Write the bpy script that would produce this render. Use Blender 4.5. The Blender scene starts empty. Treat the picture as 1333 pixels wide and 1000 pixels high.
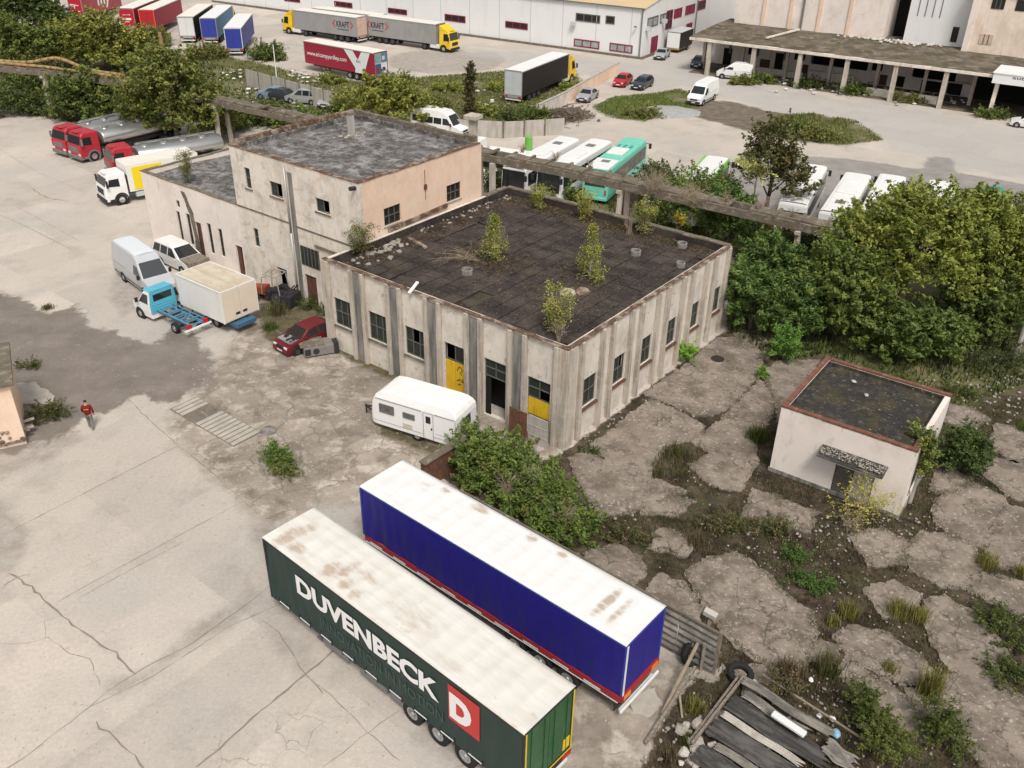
import bpy, bmesh, math, random
import numpy as np
from mathutils import Vector, Matrix

# ------------------------------------------------------------------ camera, sky, sun, exposure
S = bpy.context.scene
COL = S.collection
R = math.radians
CF, CPITCH, CROLL, CH = 1177.6150464358166, 0.5331712154258585, -0.01943638954939634, 27.40422532607109
cam_d = bpy.data.cameras.new('camera'); cam = bpy.data.objects.new('camera', cam_d); COL.objects.link(cam)
cam_d.sensor_width = 36.0; cam_d.lens = 36.0 * CF / 1333.0; cam_d.clip_start = 0.5; cam_d.clip_end = 3000
_c, _s = math.cos(CROLL), math.sin(CROLL)
_r = Vector((1, 0, 0)); _u = Vector((0, math.sin(CPITCH), math.cos(CPITCH))); _f = Vector((0, math.cos(CPITCH), -math.sin(CPITCH)))
_ri = _c * _r - _s * _u; _ui = _s * _r + _c * _u
cam.matrix_world = Matrix(((_ri.x, _ui.x, -_f.x, 0), (_ri.y, _ui.y, -_f.y, 0), (_ri.z, _ui.z, -_f.z, CH), (0, 0, 0, 1)))
S.camera = cam

SUN_EL, SUN_AZ = 55.0, 168.0        # azimuth clockwise from +Y
w = bpy.data.worlds.new('World'); S.world = w; w.use_nodes = True
nt = w.node_tree; nt.nodes.clear()
sky = nt.nodes.new('ShaderNodeTexSky'); sky.sky_type = 'NISHITA'; sky.sun_disc = False
sky.sun_elevation = R(SUN_EL); sky.sun_rotation = R(SUN_AZ); sky.air_density = 1.0; sky.dust_density = 4.0
hs = nt.nodes.new('ShaderNodeHueSaturation'); hs.inputs['Saturation'].default_value = 0.06
bg = nt.nodes.new('ShaderNodeBackground'); bg.inputs['Strength'].default_value = 0.108
wo = nt.nodes.new('ShaderNodeOutputWorld')
nt.links.new(sky.outputs[0], hs.inputs['Color']); nt.links.new(hs.outputs[0], bg.inputs['Color']); nt.links.new(bg.outputs[0], wo.inputs['Surface'])
sd = bpy.data.lights.new('sun', 'SUN'); sd.energy = 2.0; sd.angle = R(14); sd.color = (1.0, 0.93, 0.83)
so = bpy.data.objects.new('sun', sd); COL.objects.link(so)
_d = Vector((math.sin(R(SUN_AZ)) * math.cos(R(SUN_EL)), math.cos(R(SUN_AZ)) * math.cos(R(SUN_EL)), math.sin(R(SUN_EL))))
so.rotation_euler = _d.to_track_quat('Z', 'Y').to_euler()
S.view_settings.view_transform = 'Standard'; S.view_settings.look = 'None'
S.view_settings.gamma = 1.0; S.view_settings.exposure = 0.27; S.view_settings.use_curve_mapping = False

def G(px, py, z=0.0):
    """point of the place at height z that was measured at pixel (px, py) of the 1333x1000 survey photograph"""
    r = (px - 666.5) / CF; u = (500.0 - py) / CF
    r, u = _c * r + _s * u, -_s * r + _c * u
    D = np.array([r, math.cos(CPITCH) + u * math.sin(CPITCH), -math.sin(CPITCH) + u * math.cos(CPITCH)])
    t = (z - CH) / D[2]
    return np.array([D[0] * t, D[1] * t, z])

random.seed(7); rng = np.random.default_rng(11)

# ------------------------------------------------------------------ materials
MATS = {}
def lin(c):
    return tuple(c) + (1.0,)
def M(name, base, rough=0.8, metal=0.0, var=0.0, vs=1.0, stains=(), bump=0.0, bs=20.0, world=False, spec=0.35, tint=False, trans=0.0, rnd=0.0, isl=0.0, crack=None, dirt=None):
    """base colour x noise variation, then stains = [(colour, scale (float or 3), lo, hi, amount)]"""
    m = bpy.data.materials.new(name); m.use_nodes = True; MATS[name] = m
    t = m.node_tree; N = t.nodes; L = t.links
    b = N['Principled BSDF']; b.inputs['Roughness'].default_value = rough; b.inputs['Metallic'].default_value = metal
    b.inputs['Specular IOR Level'].default_value = spec
    if world:
        co = N.new('ShaderNodeNewGeometry').outputs['Position']
    else:
        co = N.new('ShaderNodeTexCoord').outputs['Object']
    def noise(scale, det=5, seed=0.0, rough_=0.6):
        mp = N.new('ShaderNodeMapping'); L.new(co, mp.inputs['Vector'])
        mp.inputs['Scale'].default_value = (scale,) * 3 if not hasattr(scale, '__len__') else scale
        mp.inputs['Location'].default_value = (seed * 3.7, seed * 1.9, seed * 5.3)
        n = N.new('ShaderNodeTexNoise'); n.inputs['Scale'].default_value = 1.0; n.inputs['Detail'].default_value = det
        n.inputs['Roughness'].default_value = rough_
        L.new(mp.outputs[0], n.inputs['Vector']); return n.outputs['Fac']
    def mapr(v, a, c, d, e):
        n = N.new('ShaderNodeMapRange'); L.new(v, n.inputs[0])
        for k, x in enumerate((a, c, d, e)): n.inputs[k + 1].default_value = x
        return n.outputs[0]
    def mix(f, A, B, mode='MIX'):
        n = N.new('ShaderNodeMix'); n.data_type = 'RGBA'; n.blend_type = mode
        if isinstance(f, float): n.inputs[0].default_value = f
        else: L.new(f, n.inputs[0])
        for k, x in ((6, A), (7, B)):
            if isinstance(x, tuple): n.inputs[k].default_value = x
            else: L.new(x, n.inputs[k])
        return n.outputs[2]
    col = None
    if tint:
        a = N.new('ShaderNodeAttribute'); a.attribute_name = 'tint'; col = a.outputs['Color']
    else:
        rgb = N.new('ShaderNodeRGB'); rgb.outputs[0].default_value = lin(base); col = rgb.outputs[0]
    if rnd:
        oi = N.new('ShaderNodeObjectInfo'); v = mapr(oi.outputs['Random'], 0, 1, 1 - rnd, 1 + rnd)
        cc = N.new('ShaderNodeCombineColor'); [L.new(v, cc.inputs[k]) for k in range(3)]
        col = mix(1.0, col, cc.outputs[0], 'MULTIPLY')
    if isl:
        v = mapr(N.new('ShaderNodeNewGeometry').outputs['Random Per Island'], 0, 1, 1 - isl, 1 + isl)
        cc = N.new('ShaderNodeCombineColor'); [L.new(v, cc.inputs[k]) for k in range(3)]
        col = mix(1.0, col, cc.outputs[0], 'MULTIPLY')
    if var:
        v = mapr(noise(vs, 8, 1.0, 0.65), 0.25, 0.75, 1 - var, 1 + var)
        cc = N.new('ShaderNodeCombineColor'); [L.new(v, cc.inputs[k]) for k in range(3)]
        col = mix(1.0, col, cc.outputs[0], 'MULTIPLY')
    for k, (c2, sc, lo, hi, am) in enumerate(stains):
        f = mapr(noise(sc, 7, 2.3 + k * 1.7, .66), lo - .065, hi - .07, 0, am)
        col = mix(f, col, lin(c2))
    if dirt:                                                        # smears where the mesh says dirt gathered
        at_ = N.new('ShaderNodeAttribute'); at_.attribute_name = 'dirt'
        n1 = mapr(noise((1.6, 5.0, 1), 7, 5.5, .7), .30, .62, 0, 1); ml = N.new('ShaderNodeMath'); ml.operation = 'MULTIPLY'; L.new(at_.outputs['Fac'], ml.inputs[0]); L.new(n1, ml.inputs[1])
        col = mix(mapr(ml.outputs[0], .12, .60, 0, .8), col, lin(dirt))
    if crack:
        vo = N.new('ShaderNodeTexVoronoi'); vo.feature = 'DISTANCE_TO_EDGE'; vo.inputs['Scale'].default_value = crack[0]
        nz = N.new('ShaderNodeTexNoise'); nz.inputs['Scale'].default_value = 2.2; nz.inputs['Detail'].default_value = 6; L.new(co, nz.inputs['Vector'])
        sc_ = N.new('ShaderNodeVectorMath'); sc_.operation = 'SCALE'; sc_.inputs['Scale'].default_value = .9; L.new(nz.outputs['Color'], sc_.inputs[0])
        ad = N.new('ShaderNodeVectorMath'); ad.operation = 'ADD'; L.new(co, ad.inputs[0]); L.new(sc_.outputs[0], ad.inputs[1]); L.new(ad.outputs[0], vo.inputs['Vector'])
        ml = N.new('ShaderNodeMath'); ml.operation = 'MULTIPLY'; L.new(mapr(vo.outputs['Distance'], 0, crack[1], 1, 0), ml.inputs[0]); L.new(mapr(noise(.6, 3, 8.8), crack[2] - .06, crack[2], 0, .85), ml.inputs[1])
        col = mix(ml.outputs[0], col, (.07, .056, .042, 1.0))
    L.new(col, b.inputs['Base Color'])
    if bump:
        bn = N.new('ShaderNodeBump'); bn.inputs['Strength'].default_value = bump; bn.inputs['Distance'].default_value = 0.05
        L.new(noise(bs, 5, 9.0), bn.inputs['Height']); L.new(bn.outputs[0], b.inputs['Normal'])
    if trans:
        tr = N.new('ShaderNodeBsdfTranslucent'); L.new(col, tr.inputs['Color'])
        mx = N.new('ShaderNodeMixShader'); mx.inputs[0].default_value = trans
        L.new(b.outputs[0], mx.inputs[1]); L.new(tr.outputs[0], mx.inputs[2])
        L.new(mx.outputs[0], N['Material Output'].inputs['Surface'])
    return m

# ------------------------------------------------------------------ mesh builder
class MB:
    def __init__(s): s.v = []; s.f = []; s.mi = []
    def add(s, vs, fs, m=0):
        o = len(s.v); s.v += [tuple(map(float, p)) for p in vs]
        for f in fs: s.f.append(tuple(i + o for i in f)); s.mi.append(m)
        return s
    def box(s, x0, x1, y0, y1, z0, z1, m=0):
        return s.add([(x0, y0, z0), (x1, y0, z0), (x1, y1, z0), (x0, y1, z0), (x0, y0, z1), (x1, y0, z1), (x1, y1, z1), (x0, y1, z1)],
                     [(0, 3, 2, 1), (4, 5, 6, 7), (0, 1, 5, 4), (1, 2, 6, 5), (2, 3, 7, 6), (3, 0, 4, 7)], m)
    def bar(s, p, q, a, b=None, m=0, up=(0, 0, 1)):
        """rectangular bar from p to q, section a (sideways) x b (upwards)"""
        b = a if b is None else b; p = Vector(p); q = Vector(q); d = (q - p).normalized(); u = Vector(up)
        if abs(d.dot(u)) > 0.95: u = Vector((1, 0, 0))
        x = d.cross(u).normalized() * (a / 2); y = x.cross(d).normalized() * (b / 2)
        vs = [e + i * x + j * y for e in (p, q) for i, j in ((-1, -1), (1, -1), (1, 1), (-1, 1))]
        return s.add(vs, [(0, 1, 2, 3), (7, 6, 5, 4), (0, 4, 5, 1), (1, 5, 6, 2), (2, 6, 7, 3), (3, 7, 4, 0)], m)
    def cyl(s, p, q, r0, r1=None, n=16, m=0, caps=True):
        r1 = r0 if r1 is None else r1; p = Vector(p); q = Vector(q); d = (q - p).normalized()
        u = Vector((0, 0, 1)) if abs(d.z) < 0.9 else Vector((1, 0, 0))
        x = d.cross(u).normalized(); y = d.cross(x)
        vs = []
        for e, r in ((p, r0), (q, r1)):
            for k in range(n):
                a = 2 * math.pi * k / n; vs.append(e + x * (r * math.cos(a)) + y * (r * math.sin(a)))
        fs = [(k, (k + 1) % n, n + (k + 1) % n, n + k) for k in range(n)]
        if caps: fs += [tuple(range(n))[::-1], tuple(range(n, 2 * n))]
        return s.add(vs, fs, m)
    def ring(s, c, ax, r0, r1, h, n=20, m=0):
        """annulus of outer radius r0, inner r1, thickness h along axis ax"""
        c = Vector(c); d = Vector(ax).normalized(); u = Vector((0, 0, 1)) if abs(d.z) < 0.9 else Vector((1, 0, 0))
        x = d.cross(u).normalized(); y = d.cross(x); vs = []
        for e, r in ((0, r0), (h, r0), (h, r1), (0, r1)):
            for k in range(n):
                a = 2 * math.pi * k / n; vs.append(c + d * e + x * (r * math.cos(a)) + y * (r * math.sin(a)))
        fs = [(j * n + k, j * n + (k + 1) % n, ((j + 1) % 4) * n + (k + 1) % n, ((j + 1) % 4) * n + k) for j in range(4) for k in range(n)]
        return s.add(vs, fs, m)
    def tube(s, pts, r, n=8, m=0, r2=None):
        for i, (a, b) in enumerate(zip(pts[:-1], pts[1:])):
            if r2 is None: s.cyl(a, b, r, r, n, m)
            else:
                t0, t1 = i / (len(pts) - 1), (i + 1) / (len(pts) - 1)
                s.cyl(a, b, r + (r2 - r) * t0, r + (r2 - r) * t1, n, m)
        return s
    def prism(s, poly, z0, z1, m=0):
        n = len(poly)
        return s.add([(p[0], p[1], z0) for p in poly] + [(p[0], p[1], z1) for p in poly],
                     [tuple(range(n))[::-1], tuple(range(n, 2 * n))] + [(k, (k + 1) % n, n + (k + 1) % n, n + k) for k in range(n)], m)
    def rock(s, c, r, m=0, flat=0.7, seed=0):
        q = random.Random(seed); n1, n2 = 4, 7; c = Vector(c); vs = [c + Vector((0, 0, r * flat))]
        ox = Vector((q.uniform(.75, 1.3), q.uniform(.75, 1.3), flat))
        for i in range(1, n1):
            for k in range(n2):
                a = math.pi * i / n1; b = 2 * math.pi * (k + (i % 2) * .5) / n2; rr = r * q.uniform(.75, 1.15)
                vs.append(c + Vector((rr * math.sin(a) * math.cos(b) * ox.x, rr * math.sin(a) * math.sin(b) * ox.y, rr * math.cos(a) * ox.z)))
        vs.append(c - Vector((0, 0, r * flat * .6))); L = len(vs) - 1
        fs = [(0, 1 + k, 1 + (k + 1) % n2) for k in range(n2)]
        for i in range(n1 - 2):
            for k in range(n2): fs.append((1 + i * n2 + k, 1 + (i + 1) * n2 + k, 1 + (i + 1) * n2 + (k + 1) % n2, 1 + i * n2 + (k + 1) % n2))
        fs += [(L, 1 + (n1 - 2) * n2 + (k + 1) % n2, 1 + (n1 - 2) * n2 + k) for k in range(n2)]
        return s.add(vs, fs, m)
    def mesh(s, name, mats):
        me = bpy.data.meshes.new(name); me.from_pydata(s.v, [], s.f)
        for m in (mats if isinstance(mats, (list, tuple)) else [mats]): me.materials.append(MATS[m] if isinstance(m, str) else m)
        if any(s.mi): me.polygons.foreach_set('material_index', s.mi)
        me.update(); return me
    def build(s, name, mats, parent=None, smooth=False, bevel=0.0, loc=None, fix=True):
        me = s.mesh(name, mats)
        if fix:
            bm = bmesh.new(); bm.from_mesh(me); bmesh.ops.recalc_face_normals(bm, faces=bm.faces); bm.to_mesh(me); bm.free()
        return link(name, me, parent, smooth, bevel, loc)

def link(name, me, parent=None, smooth=False, bevel=0.0, loc=None):
    o = bpy.data.objects.new(name, me); COL.objects.link(o)
    if parent: o.parent = parent
    if loc is not None: o.location = loc
    if smooth: me.polygons.foreach_set('use_smooth', [True] * len(me.polygons))
    if bevel:
        b = o.modifiers.new('bevel', 'BEVEL'); b.width = bevel; b.segments = 2; b.limit_method = 'ANGLE'; b.angle_limit = R(40)
    return o
def tag(o, label=None, cat=None, group=None, kind=None):
    if label: o['label'] = label
    if cat: o['category'] = cat
    if group: o['group'] = group
    if kind: o['kind'] = kind
    return o
def thing(name, label, cat, loc=(0, 0, 0), rz=0.0, group=None):
    o = bpy.data.objects.new(name, None); COL.objects.link(o); o.empty_display_size = 0.3
    o.location = loc; o.rotation_euler = (0, 0, R(rz)); return tag(o, label, cat, group)
def kids(o): return [c for c in bpy.data.objects if c.parent == o]
def copy_tree(o, parent=None):
    c = o.copy(); COL.objects.link(c)
    if parent: c.parent = parent
    for ch in kids(o): copy_tree(ch, c)
    return c
def text_part(s, name, mat, parent, box, frame, bold=0.0, shear=0.0, depth=0.004):
    """lettering stretched to box=(x0,x1,z0,z1) and laid on the plane frame(x,z,out)->xyz"""
    cu = bpy.data.curves.new(name, 'FONT'); cu.body = s; cu.size = 1.0; cu.offset = bold; cu.resolution_u = 3; cu.shear = shear
    o = bpy.data.objects.new('tmp', cu); COL.objects.link(o); bpy.context.view_layer.update()
    me = bpy.data.meshes.new_from_object(o.evaluated_get(bpy.context.evaluated_depsgraph_get()))
    bpy.data.objects.remove(o); bpy.data.curves.remove(cu)
    v = np.array([x.co[:] for x in me.vertices]); lo, hi = v.min(0), v.max(0)
    for x in me.vertices:
        a = (x.co.x - lo[0]) / (hi[0] - lo[0]); b = (x.co.y - lo[1]) / (hi[1] - lo[1])
        x.co = frame(box[0] + a * (box[1] - box[0]), box[2] + b * (box[3] - box[2]), depth)
    me.materials.clear(); me.materials.append(MATS[mat]); me.name = name
    return link(name, me, parent)
def side(x, z, d): return (x, -d, z)

# ------------------------------------------------------------------ smooth noise + polygons for scattering
_ph = rng.uniform(0, 6.28, (12, 3)); _dr = rng.normal(size=(12, 2))
def snoise(x, y, sc):
    r = 0.0
    for k in range(12):
        r = r + np.sin((x * _dr[k, 0] + y * _dr[k, 1]) * sc * (0.6 + 0.12 * k) + _ph[k, 0])
    return r / 4.0
def wpoly(px): return np.array([G(*p)[:2] for p in px])
def sdf(P, poly):
    """signed distance, positive inside"""
    x, y = P[:, 0], P[:, 1]; d = np.full(len(P), 1e9); ins = np.zeros(len(P), bool); n = len(poly)
    for i in range(n):
        a, b = poly[i], poly[(i + 1) % n]; e = b - a; l = max(e @ e, 1e-9)
        t = np.clip(((x - a[0]) * e[0] + (y - a[1]) * e[1]) / l, 0, 1)
        d = np.minimum(d, np.hypot(x - a[0] - t * e[0], y - a[1] - t * e[1]))
        c = ((a[1] > y) != (b[1] > y)) & (x < (b[0] - a[0]) * (y - a[1]) / (b[1] - a[1] + 1e-12) + a[0]); ins ^= c
    return np.where(ins, d, -d)
def scatter(poly, n):
    lo, hi = poly.min(0), poly.max(0); P = rng.uniform(lo, hi, (int(n * 2.5), 2)); P = P[sdf(P, poly) > 0]
    return P[:n]
def raw_mesh(name, V, F, mat, tint=None, k=4):
    me = bpy.data.meshes.new(name); nf = len(F)
    me.vertices.add(len(V)); me.vertices.foreach_set('co', V.astype(np.float32).ravel())
    me.loops.add(nf * k); me.loops.foreach_set('vertex_index', F.astype(np.int32).ravel())
    me.polygons.add(nf); me.polygons.foreach_set('loop_start', np.arange(0, nf * k, k, dtype=np.int32))
    me.polygons.foreach_set('loop_total', np.full(nf, k, np.int32))
    if tint is not None:
        a = me.attributes.new('tint', 'FLOAT_COLOR', 'POINT')
        a.data.foreach_set('color', np.c_[tint, np.ones(len(tint))].astype(np.float32).ravel())
    me.materials.append(MATS[mat]); me.update(calc_edges=True); return me
# ------------------------------------------------------------------ material list
M('plaster_pale', (0.71, 0.64, 0.565), .9, var=.10, vs=.8, stains=[((.48, .43, .37), (.7, .7, .5), .52, .68, .6), ((.30, .26, .22), (2.2, 2.2, .45), .62, .76, .55), ((.60, .43, .28), .55, .64, .73, .5), ((.14, .12, .10), (4, 4, .8), .70, .77, .6), ((.34, .31, .28), 1.6, .62, .72, .5), ((.74, .70, .66), 1.1, .58, .66, .5)], bump=.3, bs=12)
M('plaster_white', (0.77, 0.69, 0.635), .9, var=.07, vs=.6, stains=[((.58, .51, .45), (.7, .7, .4), .56, .72, .5), ((.36, .31, .27), (2.0, 2.0, .5), .68, .78, .5), ((.60, .46, .36), 1.1, .67, .74, .45), ((.26, .23, .20), 3.0, .73, .78, .5)], bump=.25, bs=12)
M('plaster_peach', (0.78, 0.585, 0.45), .9, var=.07, vs=.5, stains=[((.67, .48, .35), (.6, .6, .4), .5, .68, .6), ((.30, .19, .13), (3, 3, .18), .70, .82, .6), ((.76, .65, .55), .7, .58, .70, .5), ((.36, .26, .19), 3.0, .71, .78, .6)], bump=.25, bs=12)
M('plaster_cream', (0.66, 0.60, 0.53), .9, var=.14, vs=.7, stains=[((.46, .41, .36), (.9, .9, .6), .50, .68, .6), ((.30, .26, .22), (1.6, 1.6, .5), .66, .77, .5), ((.68, .63, .58), 1.0, .57, .67, .6), ((.19, .17, .15), 2.6, .66, .73, .5)], bump=.35, bs=12)
M('concrete_rib', (0.48, 0.425, 0.36), .92, var=.16, vs=1.3, stains=[((.22, .195, .165), (4, 4, .3), .55, .72, .7), ((.38, .25, .14), (3, 3, .3), .64, .76, .5), ((.58, .52, .46), 2.0, .60, .70, .5)], bump=.35, bs=18)
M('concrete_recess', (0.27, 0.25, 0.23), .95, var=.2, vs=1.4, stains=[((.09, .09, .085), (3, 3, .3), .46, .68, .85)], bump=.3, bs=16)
M('concrete_old', (0.168, 0.142, 0.112), .92, var=.24, vs=1.1, stains=[((.11, .10, .075), 1.3, .48, .66, .75), ((.17, .12, .07), (3, 3, .5), .54, .72, .6), ((.36, .32, .27), 2.4, .60, .70, .5)], bump=.4, bs=12)
M('concrete_pale', (0.44, 0.41, 0.37), .9, var=.14, vs=.8, stains=[((.28, .25, .21), (2, 2, .3), .52, .72, .7)], bump=.25, bs=12)
M('rust_coping', (0.135, 0.076, 0.052), .88, var=.35, vs=2.2, stains=[((.10, .065, .045), 3.1, .48, .66, .8), ((.36, .30, .24), 1.5, .55, .66, .8)], bump=.3)
M('brick_red', (0.185, 0.080, 0.058), .9, var=.3, vs=3, stains=[((.11, .06, .045), 3.1, .52, .70, .7), ((.34, .22, .17), 2.5, .62, .72, .6)], bump=.3)
M('mossy_roof', (0.150, 0.122, 0.092), .95, var=.35, vs=.5, stains=[((.058, .048, .034), .35, .50, .64, .8), ((.085, .085, .030), .5, .60, .70, .7), ((.27, .235, .19), .8, .60, .70, .6)], bump=.5, bs=4)
M('rust', (0.16, 0.07, 0.04), .85, var=.35, vs=4, stains=[((.07, .045, .035), 6, .5, .66, .8)], bump=.3)
M('tar_roof', (0.034, 0.025, 0.024), .9, var=.3, vs=.8, stains=[((.085, .068, .058), (.6, 1.4, 1), .52, .68, .6), ((.075, .068, .028), .33, .62, .74, .7), ((.17, .15, .13), 7, .66, .74, .6)], bump=.5, bs=9)
M('tar_patch', (0.031, 0.0225, 0.0205), .9, var=.45, vs=.9, isl=.14, stains=[((.085, .066, .055), (.5, .8, 1), .50, .66, .7), ((.20, .17, .145), 9.0, .655, .72, .7), ((.065, .058, .024), .4, .64, .74, .6)], bump=.45, bs=12)
M('tar_grey', (0.15, 0.143, 0.14), .88, var=.4, vs=1.0, stains=[((.36, .355, .355), (.55, 1.1, 1), .50, .64, .75), ((.05, .044, .04), 1.5, .50, .64, .85), ((.26, .23, .19), 4.5, .58, .68, .55), ((.055, .05, .045), 6, .58, .68, .6)], bump=.6, bs=10)
M('tar_shed', (0.030, 0.027, 0.025), .88, var=.35, vs=1.6, stains=[((.060, .052, .022), .8, .52, .68, .8), ((.10, .09, .08), 2.5, .58, .70, .5), ((.42, .41, .38), (5, 8, 4), .68, .74, .85)], bump=.5, bs=14)
M('plaster_pinkish', (0.76, 0.655, 0.56), .9, var=.08, vs=.5, stains=[((.58, .45, .35), (.6, .6, .4), .5, .68, .6), ((.32, .24, .19), (3, 3, .2), .66, .78, .6)], bump=.2)
M('bitumen_sheet', (0.045, 0.042, 0.040), .85, var=.3, vs=2, stains=[((.13, .12, .11), (1, 3, 1), .52, .66, .7)], bump=.3)
M('roof_beige', (0.58, 0.44, 0.27), .7, var=.08, vs=.3)
M('panel_white', (0.74, 0.745, 0.74), .55, var=.04, vs=.25, stains=[((.55, .54, .52), (.6, .6, .1), .6, .8, .35)])
M('white_paint', (0.78, 0.78, 0.77), .38, var=.03, vs=1.5, stains=[((.55, .50, .44), (2, 2, .6), .62, .8, .3)], spec=.5)
M('caravan_white', (0.80, 0.80, 0.79), .35, var=.03, vs=1.2, stains=[((.60, .52, .38), (2.2, 2.2, .5), .64, .8, .45)], spec=.5)
M('caravan_trim', (0.30, 0.30, 0.31), .5)
M('truck_box', (0.74, 0.73, 0.70), .5, var=.04, vs=1.0, stains=[((.55, .48, .38), (1.6, 1.6, .4), .6, .8, .35)])
M('box_roof', (0.56, 0.50, 0.40), .75, var=.12, vs=1.2, stains=[((.38, .30, .21), (.8, 2.2, 1), .5, .72, .6)])
M('box_door', (0.70, 0.60, 0.49), .6, var=.05, vs=1.3)
M('silver_van', (0.50, 0.52, 0.545), .35, metal=.15, var=.04, vs=1.4, spec=.5)
M('silver_van_light', (0.66, 0.70, 0.73), .35, var=.03, spec=.5)
M('car_silver', (0.42, 0.44, 0.45), .3, metal=.3, spec=.5)
M('car_red', (0.42, 0.020, 0.026), .35, var=.08, vs=2, spec=.5)
M('car_red_faded', (0.15, 0.010, 0.017), .45, var=.2, vs=2.5, stains=[((.10, .012, .018), 2.2, .52, .66, .7)], spec=.4)
M('car_dark', (0.035, 0.04, 0.055), .25, spec=.6)
M('car_white', (0.72, 0.72, 0.71), .35, var=.04, vs=2, spec=.5)
M('car_blue', (0.20, 0.26, 0.36), .35, spec=.5)
M('truck_red', (0.40, 0.022, 0.035), .4, var=.06, vs=1.5, spec=.5)
M('truck_yellow', (0.80, 0.52, 0.02), .42, spec=.5)
M('yellow_sheet', (0.80, 0.60, 0.015), .6, var=.06)
M('cab_blue', (0.10, 0.42, 0.56), .5, var=.08, vs=2, spec=.4)
M('frame_blue', (0.09, 0.24, 0.36), .6, var=.2, vs=4, stains=[((.15, .09, .06), 5, .58, .7, .6)])
M('step_blue', (0.05, 0.12, 0.21), .6, var=.2, vs=4)
M('tarp_green', (0.012, 0.034, 0.030), .55, var=.14, vs=.8, stains=[((.035, .055, .05), (1, 1, .2), .55, .8, .4)], spec=.4)
M('door_green', (0.018, 0.085, 0.030), .42, var=.16, vs=1.1, stains=[((.05, .13, .07), 2.4, .6, .72, .5)], spec=.5)
M('tarp_blue', (0.018, 0.014, 0.21), .5, var=.08, vs=.9, stains=[((.03, .03, .16), (1, 1, .25), .55, .8, .4)], spec=.4)
M('tarp_blue_far', (0.035, 0.05, 0.30), .5, var=.06)
M('tarp_teal', (0.05, 0.19, 0.33), .5, var=.06)
M('tarp_red', (0.42, 0.018, 0.030), .5, var=.07, vs=.6)
M('tarp_crimson', (0.33, 0.026, 0.050), .55, var=.08, vs=.5)
M('tarp_pinkred', (0.36, 0.06, 0.08), .55, var=.1, vs=.5, stains=[((.42, .15, .08), .6, .5, .7, .5)])
M('tarp_grey', (0.30, 0.295, 0.29), .6, var=.07, vs=.5, stains=[((.20, .19, .18), (1, 1, .3), .55, .75, .4)])
M('tarp_black', (0.022, 0.018, 0.017), .6, var=.1)
M('tarp_white', (0.66, 0.66, 0.65), .6, var=.05, vs=.5)
M('roof_sheet', (0.69, 0.67, 0.635), .65, var=.05, vs=.6, dirt=(.42, .32, .24), stains=[((.58, .53, .46), (.45, 3.0, 1), .50, .68, .5), ((.50, .41, .32), (1.5, 2.6, 1), .69, .76, .5)])
M('roof_sheet_clean', (0.74, 0.74, 0.735), .6, var=.03, vs=.6, dirt=(.40, .30, .21), stains=[((.64, .60, .54), (.5, 3.0, 1), .56, .72, .4)])
M('roof_sheet_far', (0.74, 0.70, 0.64), .6, var=.05, vs=.4)
M('door_grey', (0.50, 0.52, 0.53), .5, var=.06)
M('door_dirty', (0.55, 0.43, 0.34), .6, var=.12, vs=1.2, stains=[((.55, .25, .10), .8, .55, .7, .5)])
M('steel_frame', (0.42, 0.42, 0.41), .45, metal=.4)
M('red_paint', (0.33, 0.025, 0.028), .5, var=.12, vs=2)
M('chassis', (0.03, 0.03, 0.032), .7, var=.2, vs=3)
M('rubber', (0.018, 0.018, 0.018), .85)
M('rim_steel', (0.42, 0.42, 0.42), .45, metal=.5, var=.1)
M('rim_dark', (0.10, 0.10, 0.10), .5, metal=.4)
M('glass', (0.016, 0.020, 0.022), .08, spec=.6)
M('glass_van', (0.05, 0.055, 0.06), .12, spec=.6)
M('glass_caravan', (0.13, 0.12, 0.12), .2, var=.5, vs=4)
M('glass_old', (0.028, 0.036, 0.030), .3, var=.6, vs=2.4, spec=.25)
M('glass_pale', (0.30, 0.32, 0.32), .3, var=.35, vs=2.2)
M('window_dark', (0.020, 0.018, 0.016), .5, var=.4, vs=2)
M('void_dark', (0.010, 0.009, 0.008), .9)  # near-black: shade inside rooms, bays and doorways put into the colour
M('frame_old', (0.115, 0.108, 0.095), .8, var=.3, vs=5)
M('frame_maroon', (0.22, 0.018, 0.05), .5)
M('plastic_black', (0.022, 0.022, 0.024), .55)
M('bumper_grey', (0.17, 0.17, 0.17), .55)
M('light_red', (0.45, 0.012, 0.012), .3)
M('light_orange', (0.75, 0.20, 0.03), .35)
M('light_clear', (0.62, 0.64, 0.66), .15, spec=.6)
M('reflect_white', (0.72, 0.74, 0.73), .4)
M('letter_white', (0.80, 0.80, 0.80), .55)
M('letter_grey', (0.05, 0.085, 0.08), .55)
M('letter_black', (0.03, 0.03, 0.035), .55)
M('emblem_red', (0.52, 0.035, 0.035), .5)
M('yellow_trim', (0.66, 0.47, 0.02), .5)
M('door_yellow', (0.66, 0.42, 0.02), .6, var=.1, vs=1.4, stains=[((.30, .14, .04), (3, 3, .5), .60, .72, .6)])
M('door_brown', (0.11, 0.05, 0.035), .8, var=.2, vs=2)
M('graffiti_black', (0.02, 0.02, 0.02), .7)
M('tank_steel', (0.55, 0.55, 0.54), .28, metal=.85, var=.06, vs=1.0)
M('bus_white', (0.76, 0.76, 0.75), .4, var=.03, stains=[((.55, .52, .48), 1.2, .62, .8, .3)], spec=.5)
M('bus_mint', (0.16, 0.56, 0.43), .4, var=.04, spec=.5)
M('bus_teal', (0.02, 0.27, 0.22), .4, var=.05, spec=.5)
M('bus_green', (0.16, 0.45, 0.08), .4, spec=.5)
M('pipe_ochre', (0.34, 0.23, 0.10), .75, var=.2, vs=1.5, stains=[((.15, .09, .05), 2, .55, .7, .6)])
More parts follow.
